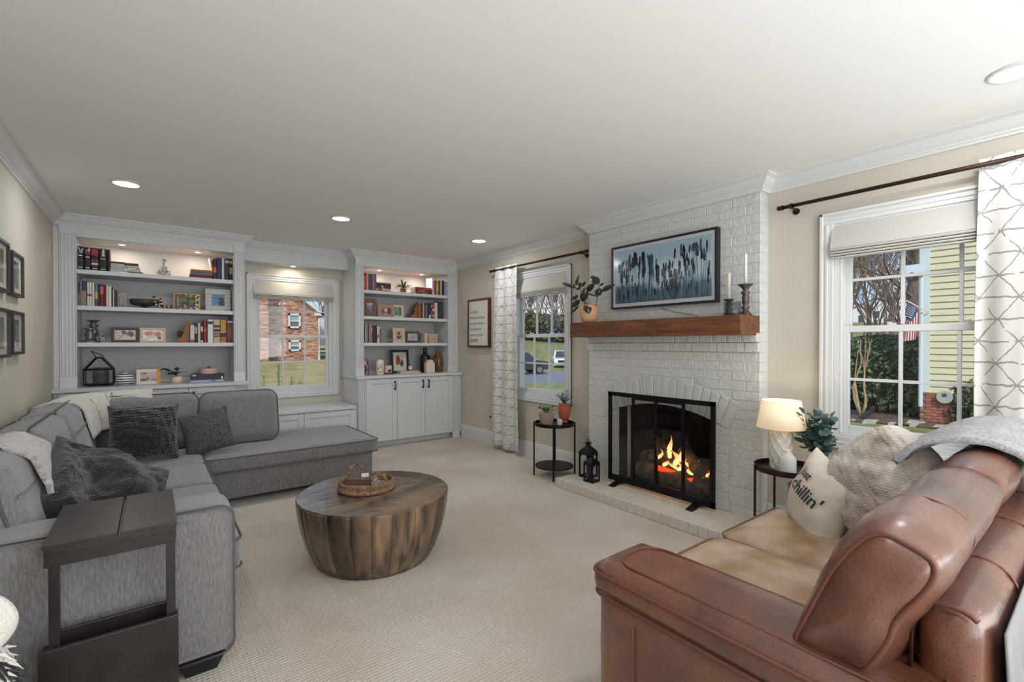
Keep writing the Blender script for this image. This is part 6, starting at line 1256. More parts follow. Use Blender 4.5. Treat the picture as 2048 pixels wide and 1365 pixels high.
# lanterns on the hearth
def lantern(c, w, h, rot, label):
    T = thing('lantern', label, 'lantern', c, 'black arched hearth lanterns'); m4 = TR(c, (0, 0, rot)); hb = h*.60; fr = w*.10
    def bx(b, x0, x1, y0, y1, z0, z1): v = [m4@Vector((x, y, z)) for z in (z0, z1) for y in (y0, y1) for x in (x0, x1)]; b.add(v, [(0, 2, 3, 1), (4, 5, 7, 6), (0, 1, 5, 4), (2, 6, 7, 3), (0, 4, 6, 2), (1, 3, 7, 5)])
    b = MB(); bx(b, -w/2, w/2, -w/2, w/2, 0, h*.045); b.build('base', m_black, T)
    for sx in (-1, 1):
        for sy in (-1, 1):
            b = MB(); bx(b, sx*w/2-(fr if sx > 0 else 0), sx*w/2+(fr if sx < 0 else 0), sy*w/2-(fr if sy > 0 else 0), sy*w/2+(fr if sy < 0 else 0), h*.045, hb); b.build('post', m_black, T)
    for q in range(4):                                   # arched spandrels
        rm = Euler((0, 0, q*PI/2)).to_matrix(); b = MB(); n = 10; r0 = w/2-fr; vs = []
        for d in (0, fr*.5):
            for i in range(n+1): a = PI*i/n; vs.append((-r0*math.cos(a), -w/2+d, hb-r0*.95+r0*.95*math.sin(a)))
            for i in range(n+1): a = PI*i/n; vs.append((-(w/2)*math.cos(a) if 0 < i < n else (-w/2 if i == 0 else w/2), -w/2+d, hb+h*.02 if 0 < i < n else hb-r0*.95))
        N = 2*(n+1); fs = [(i, i+1, n+1+i+1, n+1+i) for i in range(n)]+[(N+i, N+n+1+i, N+n+1+i+1, N+i+1) for i in range(n)]+[(i, N+i, N+i+1, i+1) for i in range(n)]
        b.add([m4@(rm@Vector(v)) for v in vs], fs); b.build('arch', m_black, T)
        g_ = MB(); g_.add([m4@(rm@Vector(v)) for v in ((-r0, -w/2+fr*.3, h*.045), (r0, -w/2+fr*.3, h*.045), (r0, -w/2+fr*.3, hb), (-r0, -w/2+fr*.3, hb))], [(0, 1, 2, 3)]); g_.build('pane', m_glass, T)
    b = MB(); pr = [(w*.72, hb+h*.01), (w*.74, hb+h*.025), (w*.62, hb+h*.09), (w*.36, hb+h*.16), (w*.20, hb+h*.20), (w*.17, hb+h*.21), (w*.17, hb+h*.27)]
    vs = []
    for r_, z in pr:
        for i in range(4): a = PI/4+PI/2*i; vs.append(m4@Vector((r_*math.cos(a), r_*math.sin(a), z)))
    b.add(vs, [(4*i+j, 4*i+(j+1) % 4, 4*i+4+(j+1) % 4, 4*i+4+j) for i in range(len(pr)-1) for j in range(4)]+[(3, 2, 1, 0)]); b.build('roof', m_black, T)
    b = MB(); vs = []; pr = [(w*.26, hb+h*.27), (w*.26, hb+h*.285), (w*.08, hb+h*.31)]
    for r_, z in pr:
        for i in range(4): a = PI/4+PI/2*i; vs.append(m4@Vector((r_*math.cos(a), r_*math.sin(a), z)))
    b.add(vs, [(4*i+j, 4*i+(j+1) % 4, 4*i+4+(j+1) % 4, 4*i+4+j) for i in range(2) for j in range(4)]+[(3, 2, 1, 0), (8, 9, 10, 11)]); b.build('chimney_cap', m_black, T)
    b = MB(); b.tube([m4@Vector((.16*w*math.cos(t), 0, hb+h*.30+.10*h*math.sin(t))) for t in [PI*i/10 for i in range(11)]], .003, 5); b.build('ring_handle', m_black, T)
lantern((3.245, 3.03, .0815), .125, .36, math.radians(4), 'tall black arched lantern at left end of the hearth')
lantern((3.155, 2.905, .0815), .105, .265, math.radians(2), 'short black arched lantern in front of the tall one')
# right table: lamp, bottle vase, eucalyptus
cl = at(1563, 935, Z=ZT); cl = Vector((3.225, 1.325, ZT)); kl = (cl.y*math.cos(YAW)+cl.x*math.sin(YAW))/FOC
LP = thing('table_lamp', 'lit table lamp with quilted white ceramic base on the right tray table', 'lamp', cl)
m_cer = M('white_ceramic', (216, 214, 208), .35)
def lampbase(u, v):
    a = 2*PI*u; z = v*.262; r0 = .066*(1-.10*abs(v-.5)*2)
    n = 9; d1 = abs(((u*n+v*3.2) % 1)-.5)*2; d2 = abs(((u*n-v*3.2) % 1)-.5)*2; rel = .006*max(0, max(d1, d2)-.72)/.28
    if v < .02 or v > .97: rel = 0
    return (cl.x+(r0+rel)*math.cos(a), cl.y+(r0+rel)*math.sin(a), ZT+z)
b = MB(); b.grid(lampbase, 144, 60, closeu=True); n0 = len(b.v); b.v += [(cl.x, cl.y, ZT+.27)]; b.f += [(60*144+i, 60*144+(i+1) % 144, n0) for i in range(144)]; b.m += [0]*144
b.build('lamp_base', m_cer, LP, smooth=True)
MB().tube([(cl.x, cl.y, ZT+.262), (cl.x, cl.y, ZT+.38)], .008, 8).build('lamp_neck', m_trim, LP)
m_shade = bpy.data.materials.new('lit_shade'); m_shade.use_nodes = True
def _sh():
    n = m_shade.node_tree.nodes; l = m_shade.node_tree.links; p = n['Principled BSDF']; p.inputs['Base Color'].default_value = lin((236, 222, 198))+(1,); p.inputs['Roughness'].default_value = .9
    p.inputs['Emission Color'].default_value = lin((255, 222, 176))+(1,); p.inputs['Emission Strength'].default_value = .42
_sh()
zs0, zs1 = ZT+.268, ZT+.445
b = MB(); b.lathe([(.142, zs0), (.112, zs1)], (cl.x, cl.y, 0), 40); b.f = b.f[:-2] if len(b.f) > 40 else b.f; b.m = b.m[:len(b.f)]; b.build('lamp_shade', m_shade, LP, smooth=True, solid=.002)
MB().lathe([(.008, 0), (.024, .02), (.028, .045), (.018, .07), (0, .078)], (cl.x, cl.y, ZT+.33), 14).build('bulb', M('bulb_glow', (255, 240, 220), emit=(255, 226, 180), es=9), LP, smooth=True)
light('lamp_bulb', 'POINT', (cl.x, cl.y, ZT+.385), (0, 0, 0), 2.6, (1, .80, .58), shadow_soft_size=.03)
cv = at(1575, 942, Z=ZT); lathe_w('bottle_vase', (3.10, 1.235, ZT), [(0, 0), (.046, 0), (.048, .004), (.048, .095), (.042, .115), (.022, .135), (.016, .145), (.015, .158), (.012, .160), (.010, .150)], M('matte_white_ceramic', (206, 204, 202), .6), 'matte white bottle vase in front of the lamp base', 'vase')
m_euc = M('eucalyptus_leaf', (66, 100, 98), .55, rgb2=(110, 142, 142), vs=14); m_euc2 = M('eucalyptus_dark', (58, 74, 60), .6, rgb2=(90, 100, 74), vs=14)
ce = Vector((3.275, 1.135, ZT))
EU = thing('potted_eucalyptus', 'faux eucalyptus with round blue-green leaves in a pink pot', 'plant', ce)
MB().lathe([(0, 0), (.042, 0), (.046, .004), (.060, .095), (.056, .096), (.052, .085), (0, .085)], ce, 28).build('pot', mcol((206, 170, 156), .7), EU, smooth=True)
def rleaf(name, r, mat):
    b = MB(); n = 9; b.v = [(0, r, .0)]+[(r*.95*math.sin(2*PI*i/n), r-r*math.cos(2*PI*i/n), .12*r*math.cos(4*PI*i/n)) for i in range(n)]; b.f = [(0, i+1, (i+1) % n+1) for i in range(n)]
    me = bpy.data.meshes.new(name); me.from_pydata(b.v, [], b.f); me.materials.append(mat); return me
el = [rleaf('leaf', .023, m_euc), rleaf('leaf', .019, m_euc2), rleaf('leaf', .027, m_euc)]
r_ = random.Random(21); b = MB(); top = ce+Vector((0, 0, .09))
for s_ in range(26):
    a = r_.uniform(0, 2*PI); hh = r_.uniform(.08, .30); sp = r_.uniform(.03, .15)*(1.1-abs(hh-.17)*3); tip = top+Vector((math.cos(a)*sp, math.sin(a)*sp, hh)); mid = top.lerp(tip, .5)+Vector((math.cos(a)*.01, math.sin(a)*.01, 0)); b.tube([top, mid, tip], .0016, 4)
    for i in range(9):
        t = .25+.75*i/8; p = top.lerp(mid, t*2) if t < .5 else mid.lerp(tip, t*2-1); aa = r_.uniform(0, 2*PI); place_leaf(r_.choice(el), EU, p, (math.cos(aa), math.sin(aa), r_.uniform(-.2, .8)), r_.uniform(-1, 1), r_.uniform(.8, 1.25))
b.build('stems', mcol((110, 90, 70)), EU)
# ================================================================ curtains
def cmat():
    m = bpy.data.materials.new('lattice_print_fabric'); m.use_nodes = True; n = m.node_tree.nodes; l = m.node_tree.links; p = n['Principled BSDF']; p.inputs['Roughness'].default_value = .95
    uv = n.new('ShaderNodeUVMap'); nz = n.new('ShaderNodeTexNoise'); nz.inputs['Scale'].default_value = 14; nz.inputs['Detail'].default_value = 2; l.new(uv.outputs[0], nz.inputs[0])
    sb = n.new('ShaderNodeVectorMath'); sb.operation = 'SUBTRACT'; sb.inputs[1].default_value = (.5, .5, .5); l.new(nz.outputs['Color'], sb.inputs[0]); sc = n.new('ShaderNodeVectorMath'); sc.operation = 'SCALE'; sc.inputs['Scale'].default_value = .030; l.new(sb.outputs[0], sc.inputs[0]); ad = n.new('ShaderNodeVectorMath'); l.new(uv.outputs[0], ad.inputs[0]); l.new(sc.outputs[0], ad.inputs[1])
    sp = n.new('ShaderNodeSeparateXYZ'); l.new(ad.outputs[0], sp.inputs[0])
    def mth(op, a, b=None, c=None):
        q = n.new('ShaderNodeMath'); q.operation = op
        for i, v in enumerate((a, b, c)):
            if v is None: continue
            if isinstance(v, (int, float)): q.inputs[i].default_value = v
            else: l.new(v, q.inputs[i])
        return q.outputs[0]
    A, B = .26, .112; outs = []
    su = mth('DIVIDE', sp.outputs['X'], A); sv = mth('DIVIDE', sp.outputs['Y'], B*2)
    # three line families: horizontals (period B) and two diagonals
    fams = [(mth('MULTIPLY', sv, 2), B), (mth('ADD', su, sv), .105*1.7), (mth('SUBTRACT', su, sv), .105*1.7)]
    for f, per in fams:
        fr = mth('FRACT', mth('ADD', f, .5)); d = mth('MULTIPLY', mth('ABSOLUTE', mth('SUBTRACT', fr, .5)), per); outs.append(mth('LESS_THAN', d, .0042))
    mxo = mth('MAXIMUM', outs[0], mth('MAXIMUM', outs[1], outs[2]))
    # hand-drawn gaps in the line work
    n2 = n.new('ShaderNodeTexNoise'); n2.inputs['Scale'].default_value = 9; l.new(uv.outputs[0], n2.inputs[0]); gp = mth('LESS_THAN', n2.outputs['Fac'], .62); mxo = mth('MULTIPLY', mxo, gp)
    mx = n.new('ShaderNodeMix'); mx.data_type = 'RGBA'; l.new(mxo, mx.inputs['Factor']); mx.inputs['A'].default_value = lin((214, 212, 207))+(1,); mx.inputs['B'].default_value = lin((150, 147, 143))+(1,); l.new(mx.outputs['Result'], p.inputs['Base Color'])
    wv = n.new('ShaderNodeTexNoise'); wv.inputs['Scale'].default_value = 200; mp = n.new('ShaderNodeMapping'); mp.inputs['Scale'].default_value = (.2, 3, 1); l.new(uv.outputs[0], mp.inputs[0]); l.new(mp.outputs[0], wv.inputs[0]); bp = n.new('ShaderNodeBump'); bp.inputs['Strength'].default_value = .25; bp.inputs['Distance'].default_value = .003; l.new(wv.outputs['Fac'], bp.inputs['Height']); l.new(bp.outputs[0], p.inputs['Normal'])
    return m
m_curt = cmat()
def curtain(ya, yb, folds, amp, x, zt, zb, label, full, seed=0, ytop=None):
    nu, nv = 150, 40; b = MB(); vs = []; uvs = []
    ya2, yb2 = ytop or (ya, yb)
    for j in range(nv+1):
        v = j/nv; z = zt+(zb-zt)*v; A = amp*(.35+.65*min(1, v*3))
        for i in range(nu+1):
            u = i/nu; yy0 = ya2+(ya-ya2)*v; yy1 = yb2+(yb-yb2)*v; ph = u*folds*2*PI+seed+.35*math.sin(3*v+u*4)
            vs.append((x-A*math.sin(ph)-.3*A*math.sin(2*ph+1), yy0+(yy1-yy0)*u+.012*math.sin(v*4+u*6), z-(.012*math.sin(u*5) if j == nv else 0))); uvs.append((u*full+seed*.1, z))
    b.add(vs, [(j*(nu+1)+i, j*(nu+1)+i+1, (j+1)*(nu+1)+i+1, (j+1)*(nu+1)+i) for j in range(nv) for i in range(nu)])
    o = b.build('curtain', m_curt, smooth=True, uvs=uvs, solid=.003); return tag(o, label, 'curtain', 'lattice-print curtains')
def rod(y0, y1, x, z, label, rings):
    T = thing('curtain_rod', label, 'curtain rod', (x, (y0+y1)/2, z-.02), 'bronze curtain rods'); m_ = M('rod_bronze', (58, 36, 28), .4, metal=.5)
    MB().tube([(x, y0, z), (x, y1, z)], .0125, 12).build('rod', m_, T, smooth=True)
    for y in (y0, y1): s = -1 if y == y0 else 1; MB().tube([(x, y, z), (x, y+s*.006, z), (x, y+s*.007, z), (x, y+s*.034, z)], [.017, .017, .0155, .0155], 14).build('finial', m_, T, smooth=False)
    for y in rings:
        MB().tube([(x, y, z), (XR, y, z-.022)], .007, 8).build('bracket', m_, T); MB().tube([(XR-.008, y, z-.022), (XR, y, z-.022)], .022, 16).build('bracket_plate', m_, T); MB().tube([(x, y-.008, z), (x, y+.008, z)], .018, 14).build('bracket_cup', m_, T)
rod(3.24, 4.86, 3.424, 2.252, 'dark bronze curtain rod over the window left of fireplace', [3.30, 4.80])
rod(-.16, 1.40, 3.424, 2.262, 'dark bronze curtain rod over the window right of fireplace', [1.35, -.1])
curtain(4.29, 4.87, 2.5, .028, 3.425, 2.285, .045, 'white lattice-print curtain panel left of the far fireplace-wall window', .95, 1, ytop=(4.33, 4.80))
curtain(-.14, .448, 2.6, .03, 3.425, 2.295, .045, 'white lattice-print curtain panel at the right edge of the photo', 1.1, 2.2)
b = MB(); p = at(981, 834, X=3.50); b.tube([(3.50, p.y, p.z), (3.49, p.y-.01, p.z)], .012, 8); tag(b.build('curtain_hook', m_black), 'small black wall hook peeking out beside the far curtain', 'hook')
# ================================================================ framed sign
m_sf = wood('sign_walnut', (70, 34, 22), (98, 52, 34), .5, (4, 4, 1), 8)
SG = thing('framed_sign', 'tall wooden framed sign with quote on the wall beside curtain', 'sign', (3.49, 5.25, 1.283)); q = .024; sy0, sy1, s0, s1 = 4.994, 5.506, 1.283, 1.936; sx = 3.470
b = MB(); b.box(sx, XR-.001, sy0, sy0+q, s0, s1); b.box(sx, XR-.001, sy1-q, sy1, s0, s1); b.box(sx, XR-.001, sy0+q, sy1-q, s0, s0+q); b.box(sx, XR-.001, sy0+q, sy1-q, s1-q, s1); b.build('frame', m_sf, SG, bevel=.0015)
MB().box(sx+.010, XR-.002, sy0+q, sy1-q, s0+q, s1-q).build('board', mcol((214, 212, 206), .7), SG)
for i, s_ in enumerate(('THE MOST', 'IMPORTANT WORK', 'YOU WILL EVER DO', 'IS WITHIN THE', 'WALLS OF YOUR')):
    text_mesh(s_, .040, (sx+.0095, sy1-q-.022, s1-.19-.078*i), (PI/2, 0, -PI/2), mcol((90, 86, 82)), 'lettering', SG)
text_mesh('home', .085, (sx+.0095, sy1-q-.02, s0+.07), (PI/2, 0, -PI/2), mcol((60, 58, 56)), 'lettering', SG, shear=.35)
# ================================================================ four framed prints on the left wall
m_pf = M('print_frame', (42, 34, 32), .4)
for i, (y0, y1, z0, z1, lb) in enumerate(((4.13, 4.445, 1.632, 1.905, 'upper right'), (4.13, 4.445, 1.262, 1.535, 'lower right'), (3.70, 4.06, 1.632, 1.93, 'upper left'), (3.70, 4.06, 1.25, 1.535, 'lower left'))):
    T = thing('framed_print', 'dark framed matted print, %s of the four on the left wall' % lb, 'picture frame', (XL+.015, (y0+y1)/2, z0), 'four matching prints on the left wall'); q = .018; d = XL+.03
    b = MB(); b.box(XL+.001, d, y0, y0+q, z0, z1); b.box(XL+.001, d, y1-q, y1, z0, z1); b.box(XL+.001, d, y0+q, y1-q, z0, z0+q); b.box(XL+.001, d, y0+q, y1-q, z1-q, z1); b.build('frame', m_pf, T, bevel=.001)
    MB().box(XL+.001, XL+.016, y0+q, y1-q, z0+q, z1-q).build('mat_board', mcol((216, 214, 208), .6), T)
    MB().box(XL+.0162, XL+.017, y0+.09, y1-.09, z0+.05, z1-.05).build('print', M('print_%d' % i, [(70, 74, 70), (60, 58, 54), (90, 84, 74), (80, 96, 90)][i], .5, rgb2=(200, 186, 160), vs=9, detail=5), T)
    MB().box(XL+.022, XL+.0225, y0+q, y1-q, z0+q, z1-q).build('pane', m_glass, T)
# ================================================================ outdoors
def gz(x, y):
    "ground height outside"
    if y > 6 and x < .52*y+1.5:                 # back garden
        t = min(1, max(0, (y-8)/26)); return -.62+.72*t+(.02*(y-36) if y > 36 else 0)
    if x > 3:                                   # street side
        u = x*.611+y*.791
        if y > 8:
            t = min(1, max(0, (u-16)/14)); z = -.62-.5*t
            if u > 42: z = -1.12+.16*(u-42) if u < 80 else -1.12+.16*38+.05*(u-80)
            return z
        return -.62+(.085*(x-26) if x > 26 else 0)
    return -.62
m_lawn = M('lawn_green', (98, 104, 58), .95, rgb2=(136, 134, 86), vs=1.6, bump=1., bs=30, detail=10)
m_dry = M('lawn_dry', (168, 146, 104), .95, rgb2=(126, 122, 74), vs=1.1, bump=1., bs=30, detail=10)
m_asph = M('asphalt', (104, 108, 116), .9, rgb2=(122, 124, 130), vs=2, bump=.3, bs=60)
m_mulch = M('mulch', (70, 54, 46), .98, rgb2=(112, 88, 74), vs=18, bump=1., bs=24, detail=8)
b = MB(); b.grid(lambda u, v: ((lambda x, y: (x, y, gz(x, y)))(XR+.3+146*u**2.0, -20+150*v)), 90, 120); tag(b.build('lawn', m_lawn, smooth=True), 'green lawn and hillside outside the fireplace-wall windows', 'lawn', kind='stuff')
b = MB(); b.grid(lambda u, v: ((lambda x, y: (x, y, gz(min(x, .51*y+1.4), y)+.03))(-35+(35+.5*(YB+.35+120*v**1.6)+1.4)*u, YB+.35+120*v**1.6)), 40, 60); tag(b.build('lawn', m_dry, smooth=True), 'dry winter lawn outside the window above the window seat', 'lawn', kind='stuff')
# --- brick house seen through the back window
HY = 36.
def hp(x, y): return at(x, y, Y=HY)
m_hbrick = M('house_brick', (112, 60, 44), .9, rgb2=(206, 158, 128), vs=3.2, stretch=(1, 1, 3.2), bump=.3, bs=20, detail=8)
zb_ = hp(580, 723).z-.3; xr_ = hp(637, 680).x; xl_ = -22
BH = thing('brick_house', 'two-storey brick house with white windows beyond the dry lawn', 'house', ((xl_+xr_)/2, HY+4, zb_))
ze = hp(634, 624).z; xa, za = hp(612, 604).x, hp(612, 604).z; sl = (za-ze)/(xa-xr_)
apx = xr_-9; MB().prism([(xl_, zb_), (xr_, zb_), (xr_, ze), (apx, ze+sl*(apx-xr_)), (xl_, ze+sl*(apx-xr_))], 1, HY, HY+9).build('walls', m_hbrick, BH)
MB().prism([(xr_+.32, ze-.16+sl*.32), (xr_+.32, ze+.06+sl*.32), (apx, ze+sl*(apx-xr_)+.10), (apx, ze+sl*(apx-xr_)-.12)], 1, HY-.5, HY+9.5).build('roof_rake', m_trim, BH)
MB().prism([(xr_-.35, ze-.30), (xr_+.35, ze-.30), (xr_+.35, ze-.10), (xr_-.35, ze-.06)], 1, HY-.5, HY-.2).build('eave_return', m_trim, BH)
MB().box(hp(516, 700).x, hp(532, 700).x, HY-.9, HY, zb_, ze+3).build('chimney_stack', m_hbrick, BH)
p = hp(639, 700); b = MB(); b.tube([(p.x+.4, HY-.3, ze-.35), (p.x-.1, HY-.3, ze-.55), (p.x-.1, HY-.3, zb_)], .09, 6); b.build('downspout', m_trim, BH)
for (x0, x1, y0, y1) in ((576, 601, 627.5, 657), (577, 601.5, 681, 702.5), (505, 522, 625.5, 656), (504, 523, 681, 703)):
    A, B = hp(x0, y0), hp(x1, y1); t = .13
    w_ = MB(); w_.box(A.x, B.x, HY-.10, HY+.02, B.z, B.z+t); w_.box(A.x, B.x, HY-.10, HY+.02, A.z-t, A.z); w_.box(A.x, A.x+t, HY-.10, HY+.02, B.z, A.z); w_.box(B.x-t, B.x, HY-.10, HY+.02, B.z, A.z); w_.box(A.x, B.x, HY-.06, HY, (A.z+B.z)/2-.04, (A.z+B.z)/2+.04)
    w_ = w_.build('window', m_trim, BH); zm_ = (A.z+B.z)/2
    MB().box(A.x+t, B.x-t, HY-.03, HY+.0, zm_, A.z-t).build('pane', M('far_pane_blind', (150, 168, 160), .3), w_); MB().box(A.x+t, B.x-t, HY-.03, HY, B.z+t, zm_).build('pane', M('far_pane', (92, 104, 102), .25), w_)
# stepped fence rails and shed beside the brick house
b = thing('garden_shed', 'pale shed with stacked rails just right of the brick house', 'shed', (p.x+3, HY+3, zb_)); MB().box(p.x+.6, p.x+5, HY+3, HY+6, zb_+1.4, zb_+3.6).build('shed_wall', mcol((206, 206, 200), .8), b)
for k in range(4): MB().box(p.x+.5, p.x+4.6, HY+2.9, HY+3.1, zb_+.15+.3*k, zb_+.28+.3*k).build('rail', mcol((120, 100, 86), .8), b)
# --- trees
m_bark = M('bark', (98, 84, 74), .95, rgb2=(132, 116, 104), vs=6, stretch=(4, 4, .6), bump=.6, bs=12)
m_twig = M('twig_brown', (120, 98, 84), .95); m_foliage = M('evergreen_foliage', (48, 62, 40), .9, rgb2=(78, 92, 58), vs=9)
def grow(b, p, d, L, r, depth, r_, segs=3, leaves=None, up=.12):
    pts = [Vector(p)]; q = Vector(p); dd = Vector(d).normalized()
    for i in range(segs):
        dd = (dd+Vector((r_.uniform(-.22, .22), r_.uniform(-.22, .22), r_.uniform(-.05, .16)+up*.4))).normalized(); q = q+dd*L/segs; pts.append(q.copy())
    b.tube(pts, [r*(1-.45*i/segs) for i in range(segs+1)], 5 if depth > 1 else 3, cap=False)
    if depth <= 0:
        if leaves is not None: leaves.append((q, dd))
        return
    for k in range(r_.randint(2, 3)+(1 if depth < 3 else 0)):
        t = r_.uniform(.45, 1); o = pts[0].lerp(pts[-1], t) if t < .99 else q; i = min(segs-1, int(t*segs)); o = pts[i].lerp(pts[i+1], t*segs-i)
        a = r_.uniform(0, 2*PI); s_ = r_.uniform(.5, .95); nd = (dd+Vector((math.cos(a), math.sin(a), r_.uniform(0, .5)))*s_).normalized(); grow(b, o, nd, L*r_.uniform(.6, .8), r*.52, depth-1, r_, segs, leaves, up)
def bare_tree(name, p, H, r, seed, label, depth=4, leafcol=None, group='bare trees outdoors', trunk=.35):
    r_ = random.Random(seed); T = thing(name, label, 'tree', p, group); p = Vector(p)
    b = MB(); b.tube([p-Vector((0, 0, .3)), p+Vector((0, 0, H*trunk*.5)), p+Vector((r*.3, 0, H*trunk))], [r*1.2, r, r*.85], 8); b.build('trunk', m_bark, T)
    b = MB(); lv = []
    for k in range(5): a = 2*PI*k/5+r_.random(); grow(b, p+Vector((0, 0, H*trunk*r_.uniform(.7, 1))), (math.cos(a)*.6, math.sin(a)*.6, 1), H*.32, r*.5, depth, r_, leaves=lv)
    b.build('branches', m_bark, T)
    if leafcol:
        b = MB()
        for q, d in lv:
            for k in range(2): c = q+Vector((r_.gauss(0, .25), r_.gauss(0, .25), r_.gauss(0, .25))); s_ = r_.uniform(.05, .11)*H/9; e = Euler((r_.uniform(0, 6), r_.uniform(0, 6), 0)).to_matrix(); b.add([c+e@Vector(v)*s_ for v in ((-1, 0, 0), (0, -.6, 0), (1, 0, 0), (0, .6, 0))], [(0, 1, 2, 3)])
        tag(b.build('leaves', leafcol, T), kind='stuff')
    return T
def bush(name, c, size, n, mat, label, seed=0, leaf=.05, group=None, cat='shrub', flat=.0):
    r_ = random.Random(seed); T = thing(name, label, cat, (c[0], c[1], c[2]), group); b = MB(); core = MB(); cx, cy, cz = c; sx, sy, sz = size
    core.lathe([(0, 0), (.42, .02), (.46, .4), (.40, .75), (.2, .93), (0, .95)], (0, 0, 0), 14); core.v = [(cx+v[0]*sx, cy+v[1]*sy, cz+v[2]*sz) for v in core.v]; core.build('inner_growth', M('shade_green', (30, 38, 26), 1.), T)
    for i in range(n):
        a = r_.uniform(0, 2*PI); w = r_.uniform(-.85, 1); rr_ = math.sqrt(max(0, 1-max(w, 0)**2.6))*r_.uniform(.86, 1.05)*(1+.12*noise.noise(Vector((a*1.3, w*2, seed)))); z = cz+sz*(.5+.5*w)*.98
        q = Vector((cx+math.cos(a)*rr_*sx/2, cy+math.sin(a)*rr_*sy/2, z)); s_ = leaf*r_.uniform(.6, 1.3); e = Euler((r_.uniform(-1.2, 1.2), r_.uniform(-1.2, 1.2), r_.uniform(0, 6))).to_matrix()
        b.add([q+e@Vector(v)*s_ for v in ((-1, 0, 0), (0, -.55, .1), (1, 0, 0), (0, .55, .1))], [(0, 1, 2, 3)])
    tag(b.build('foliage', mat, T), kind='stuff'); return T
bare_tree('bare_tree', (15, 52, gz(3, 46)), 9, .16, 31, 'evergreen-tinged tree behind the brick house roof edge', 3, m_foliage)
bare_tree('bare_tree', (11.4, 44, .1), 9, .14, 32, 'tree just right of the brick house', 3, m_foliage)
# weeds outside the back window
m_weed = M('weed_green', (120, 160, 60), .8); 
for i, (px, pyt, n_) in enumerate(((557.5, 728, 34), (528, 752, 10), (583, 755, 14), (601, 762, 8))):
    c = at(px, 775, Y=6.95); T = thing('tall_weed', ['tall feathery green weed outside the back window', 'small weed at left outside the back window', 'thin weed right of the tall one outside the back window', 'smallest weed outside the back window'][i], 'plant', (c.x, c.y, -.62)); top = at(px, pyt, Y=6.95); b = MB(); b.tube([(c.x, c.y, -.62), (c.x+.01, c.y, .5), (top.x, top.y, top.z)], [.006, .004, .0015], 4); r_ = random.Random(i)
    for k in range(n_*3):
        t = r_.random()**.8; z = .62+(top.z-.62)*t; s_ = .05*(1-t*.8)+.006; a = r_.uniform(0, 6.28); q = Vector((c.x, c.y, z)); b.tube([q, q+Vector((math.cos(a)*s_, math.sin(a)*s_, s_*.8))], [.0025, .0008], 3)
    b.build('stalk', m_weed, T)
# --- view through the window left of the fireplace: hillside, road, cars
def road():
    b = MB()
    a0, a1 = [], []
    for px in range(900, 1400, 25):
        q0 = at(px, 770-(px-1050)*.05+0, Z=-1.08); q1 = at(px, 747-(px-1050)*.10, Z=-1.08); a0.append(q0); a1.append(q1)
    b.v = [tuple(v) for v in a0+a1]; n = len(a0); b.f = [(i, i+1, n+i+1, n+i) for i in range(n-1)]; b.m = [0]*(n-1); return b.build('road', m_asph)
rd_ = road(); tag(rd_, 'asphalt street seen through the window left of the fireplace', 'road')
def car(c, rot, paint, label, suv=True):
    T = thing('car', label, 'car', c, 'cars parked outside'); m4 = TR(c, (0, 0, rot)); L, Wd, Hh = (4.7, 1.95, 1.78) if suv else (4.6, 1.9, 1.65)
    prof = [(-2.3, .35), (-2.33, .75), (-2.25, 1.0), (-1.15, 1.12), (-.55, Hh-.06), (.2, Hh), (1.6, Hh-.04), (2.1, 1.15), (2.28, 1.0), (2.3, .45), (2.1, .32)]
    b = MB(); b.prism(prof, 1, -Wd/2, Wd/2); b.v = [tuple(m4@Vector((v[0], v[1]*(1 if v[2] < 1.13 else .86), v[2]))) for v in b.v]; b.build('body', paint, T, bevel=.06, seg=3)
    gm = M('car_glass', (40, 48, 54), .1, spec=.8)
    for s_ in (-1, 1):
        b = MB(); b.add([m4@Vector(v) for v in ((-.95, s_*Wd*.475, 1.16), (1.75, s_*Wd*.475, 1.16), (1.45, s_*Wd*.438, Hh-.12), (-.45, s_*Wd*.438, Hh-.12))], [(0, 1, 2, 3)]); b.build('side_window', gm, T, solid=.03)
    b = MB(); b.add([m4@Vector(v) for v in ((-1.17, -.82, 1.14), (-1.17, .82, 1.14), (-.60, .70, Hh-.10), (-.60, -.70, Hh-.10))], [(0, 1, 2, 3)]); b.build('windscreen', gm, T, solid=.04)
    b = MB(); b.add([m4@Vector(v) for v in ((2.1, -.8, 1.17), (2.1, .8, 1.17), (1.68, .70, Hh-.12), (1.68, -.70, Hh-.12))], [(0, 1, 2, 3)]); b.build('rear_window', gm, T, solid=.04)
    for x in (-1.45, 1.42):
        for s_ in (-1, 1):
            w = MB(); w.tube([m4@Vector((x, s_*(Wd/2-.20), .35)), m4@Vector((x, s_*(Wd/2+.015), .35))], .36, 22); w = w.build('wheel', m_blackmat, T); MB().tube([m4@Vector((x, s_*(Wd/2), .35)), m4@Vector((x, s_*(Wd/2+.03), .35))], .24, 10).build('rim', M('rim', (160, 164, 168), .3, metal=.8), w)
    g_ = MB(); g_.add([m4@Vector(v) for v in ((-2.345, -.62, .66), (-2.345, .62, .66), (-2.335, .62, .88), (-2.335, -.62, .88))], [(0, 1, 2, 3)]); g_.build('grille', m_blackmat, T, solid=.03)
    g_ = MB(); g_.add([m4@Vector(v) for v in ((-2.33, -.8, .42), (-2.33, .8, .42), (-2.34, .8, .56), (-2.34, -.8, .56))], [(0, 1, 2, 3)]); g_.build('bumper_grille', m_blackmat, T, solid=.03)
    for s_ in (-1, 1): g_ = MB(); g_.add([m4@Vector(v) for v in ((-2.33, s_*.66, .80), (-2.28, s_*.92, .80), (-2.25, s_*.92, .92), (-2.31, s_*.66, .90))], [(0, 1, 2, 3)]); g_.build('headlight', M('headlamp', (206, 214, 220), .2), T, solid=.04)
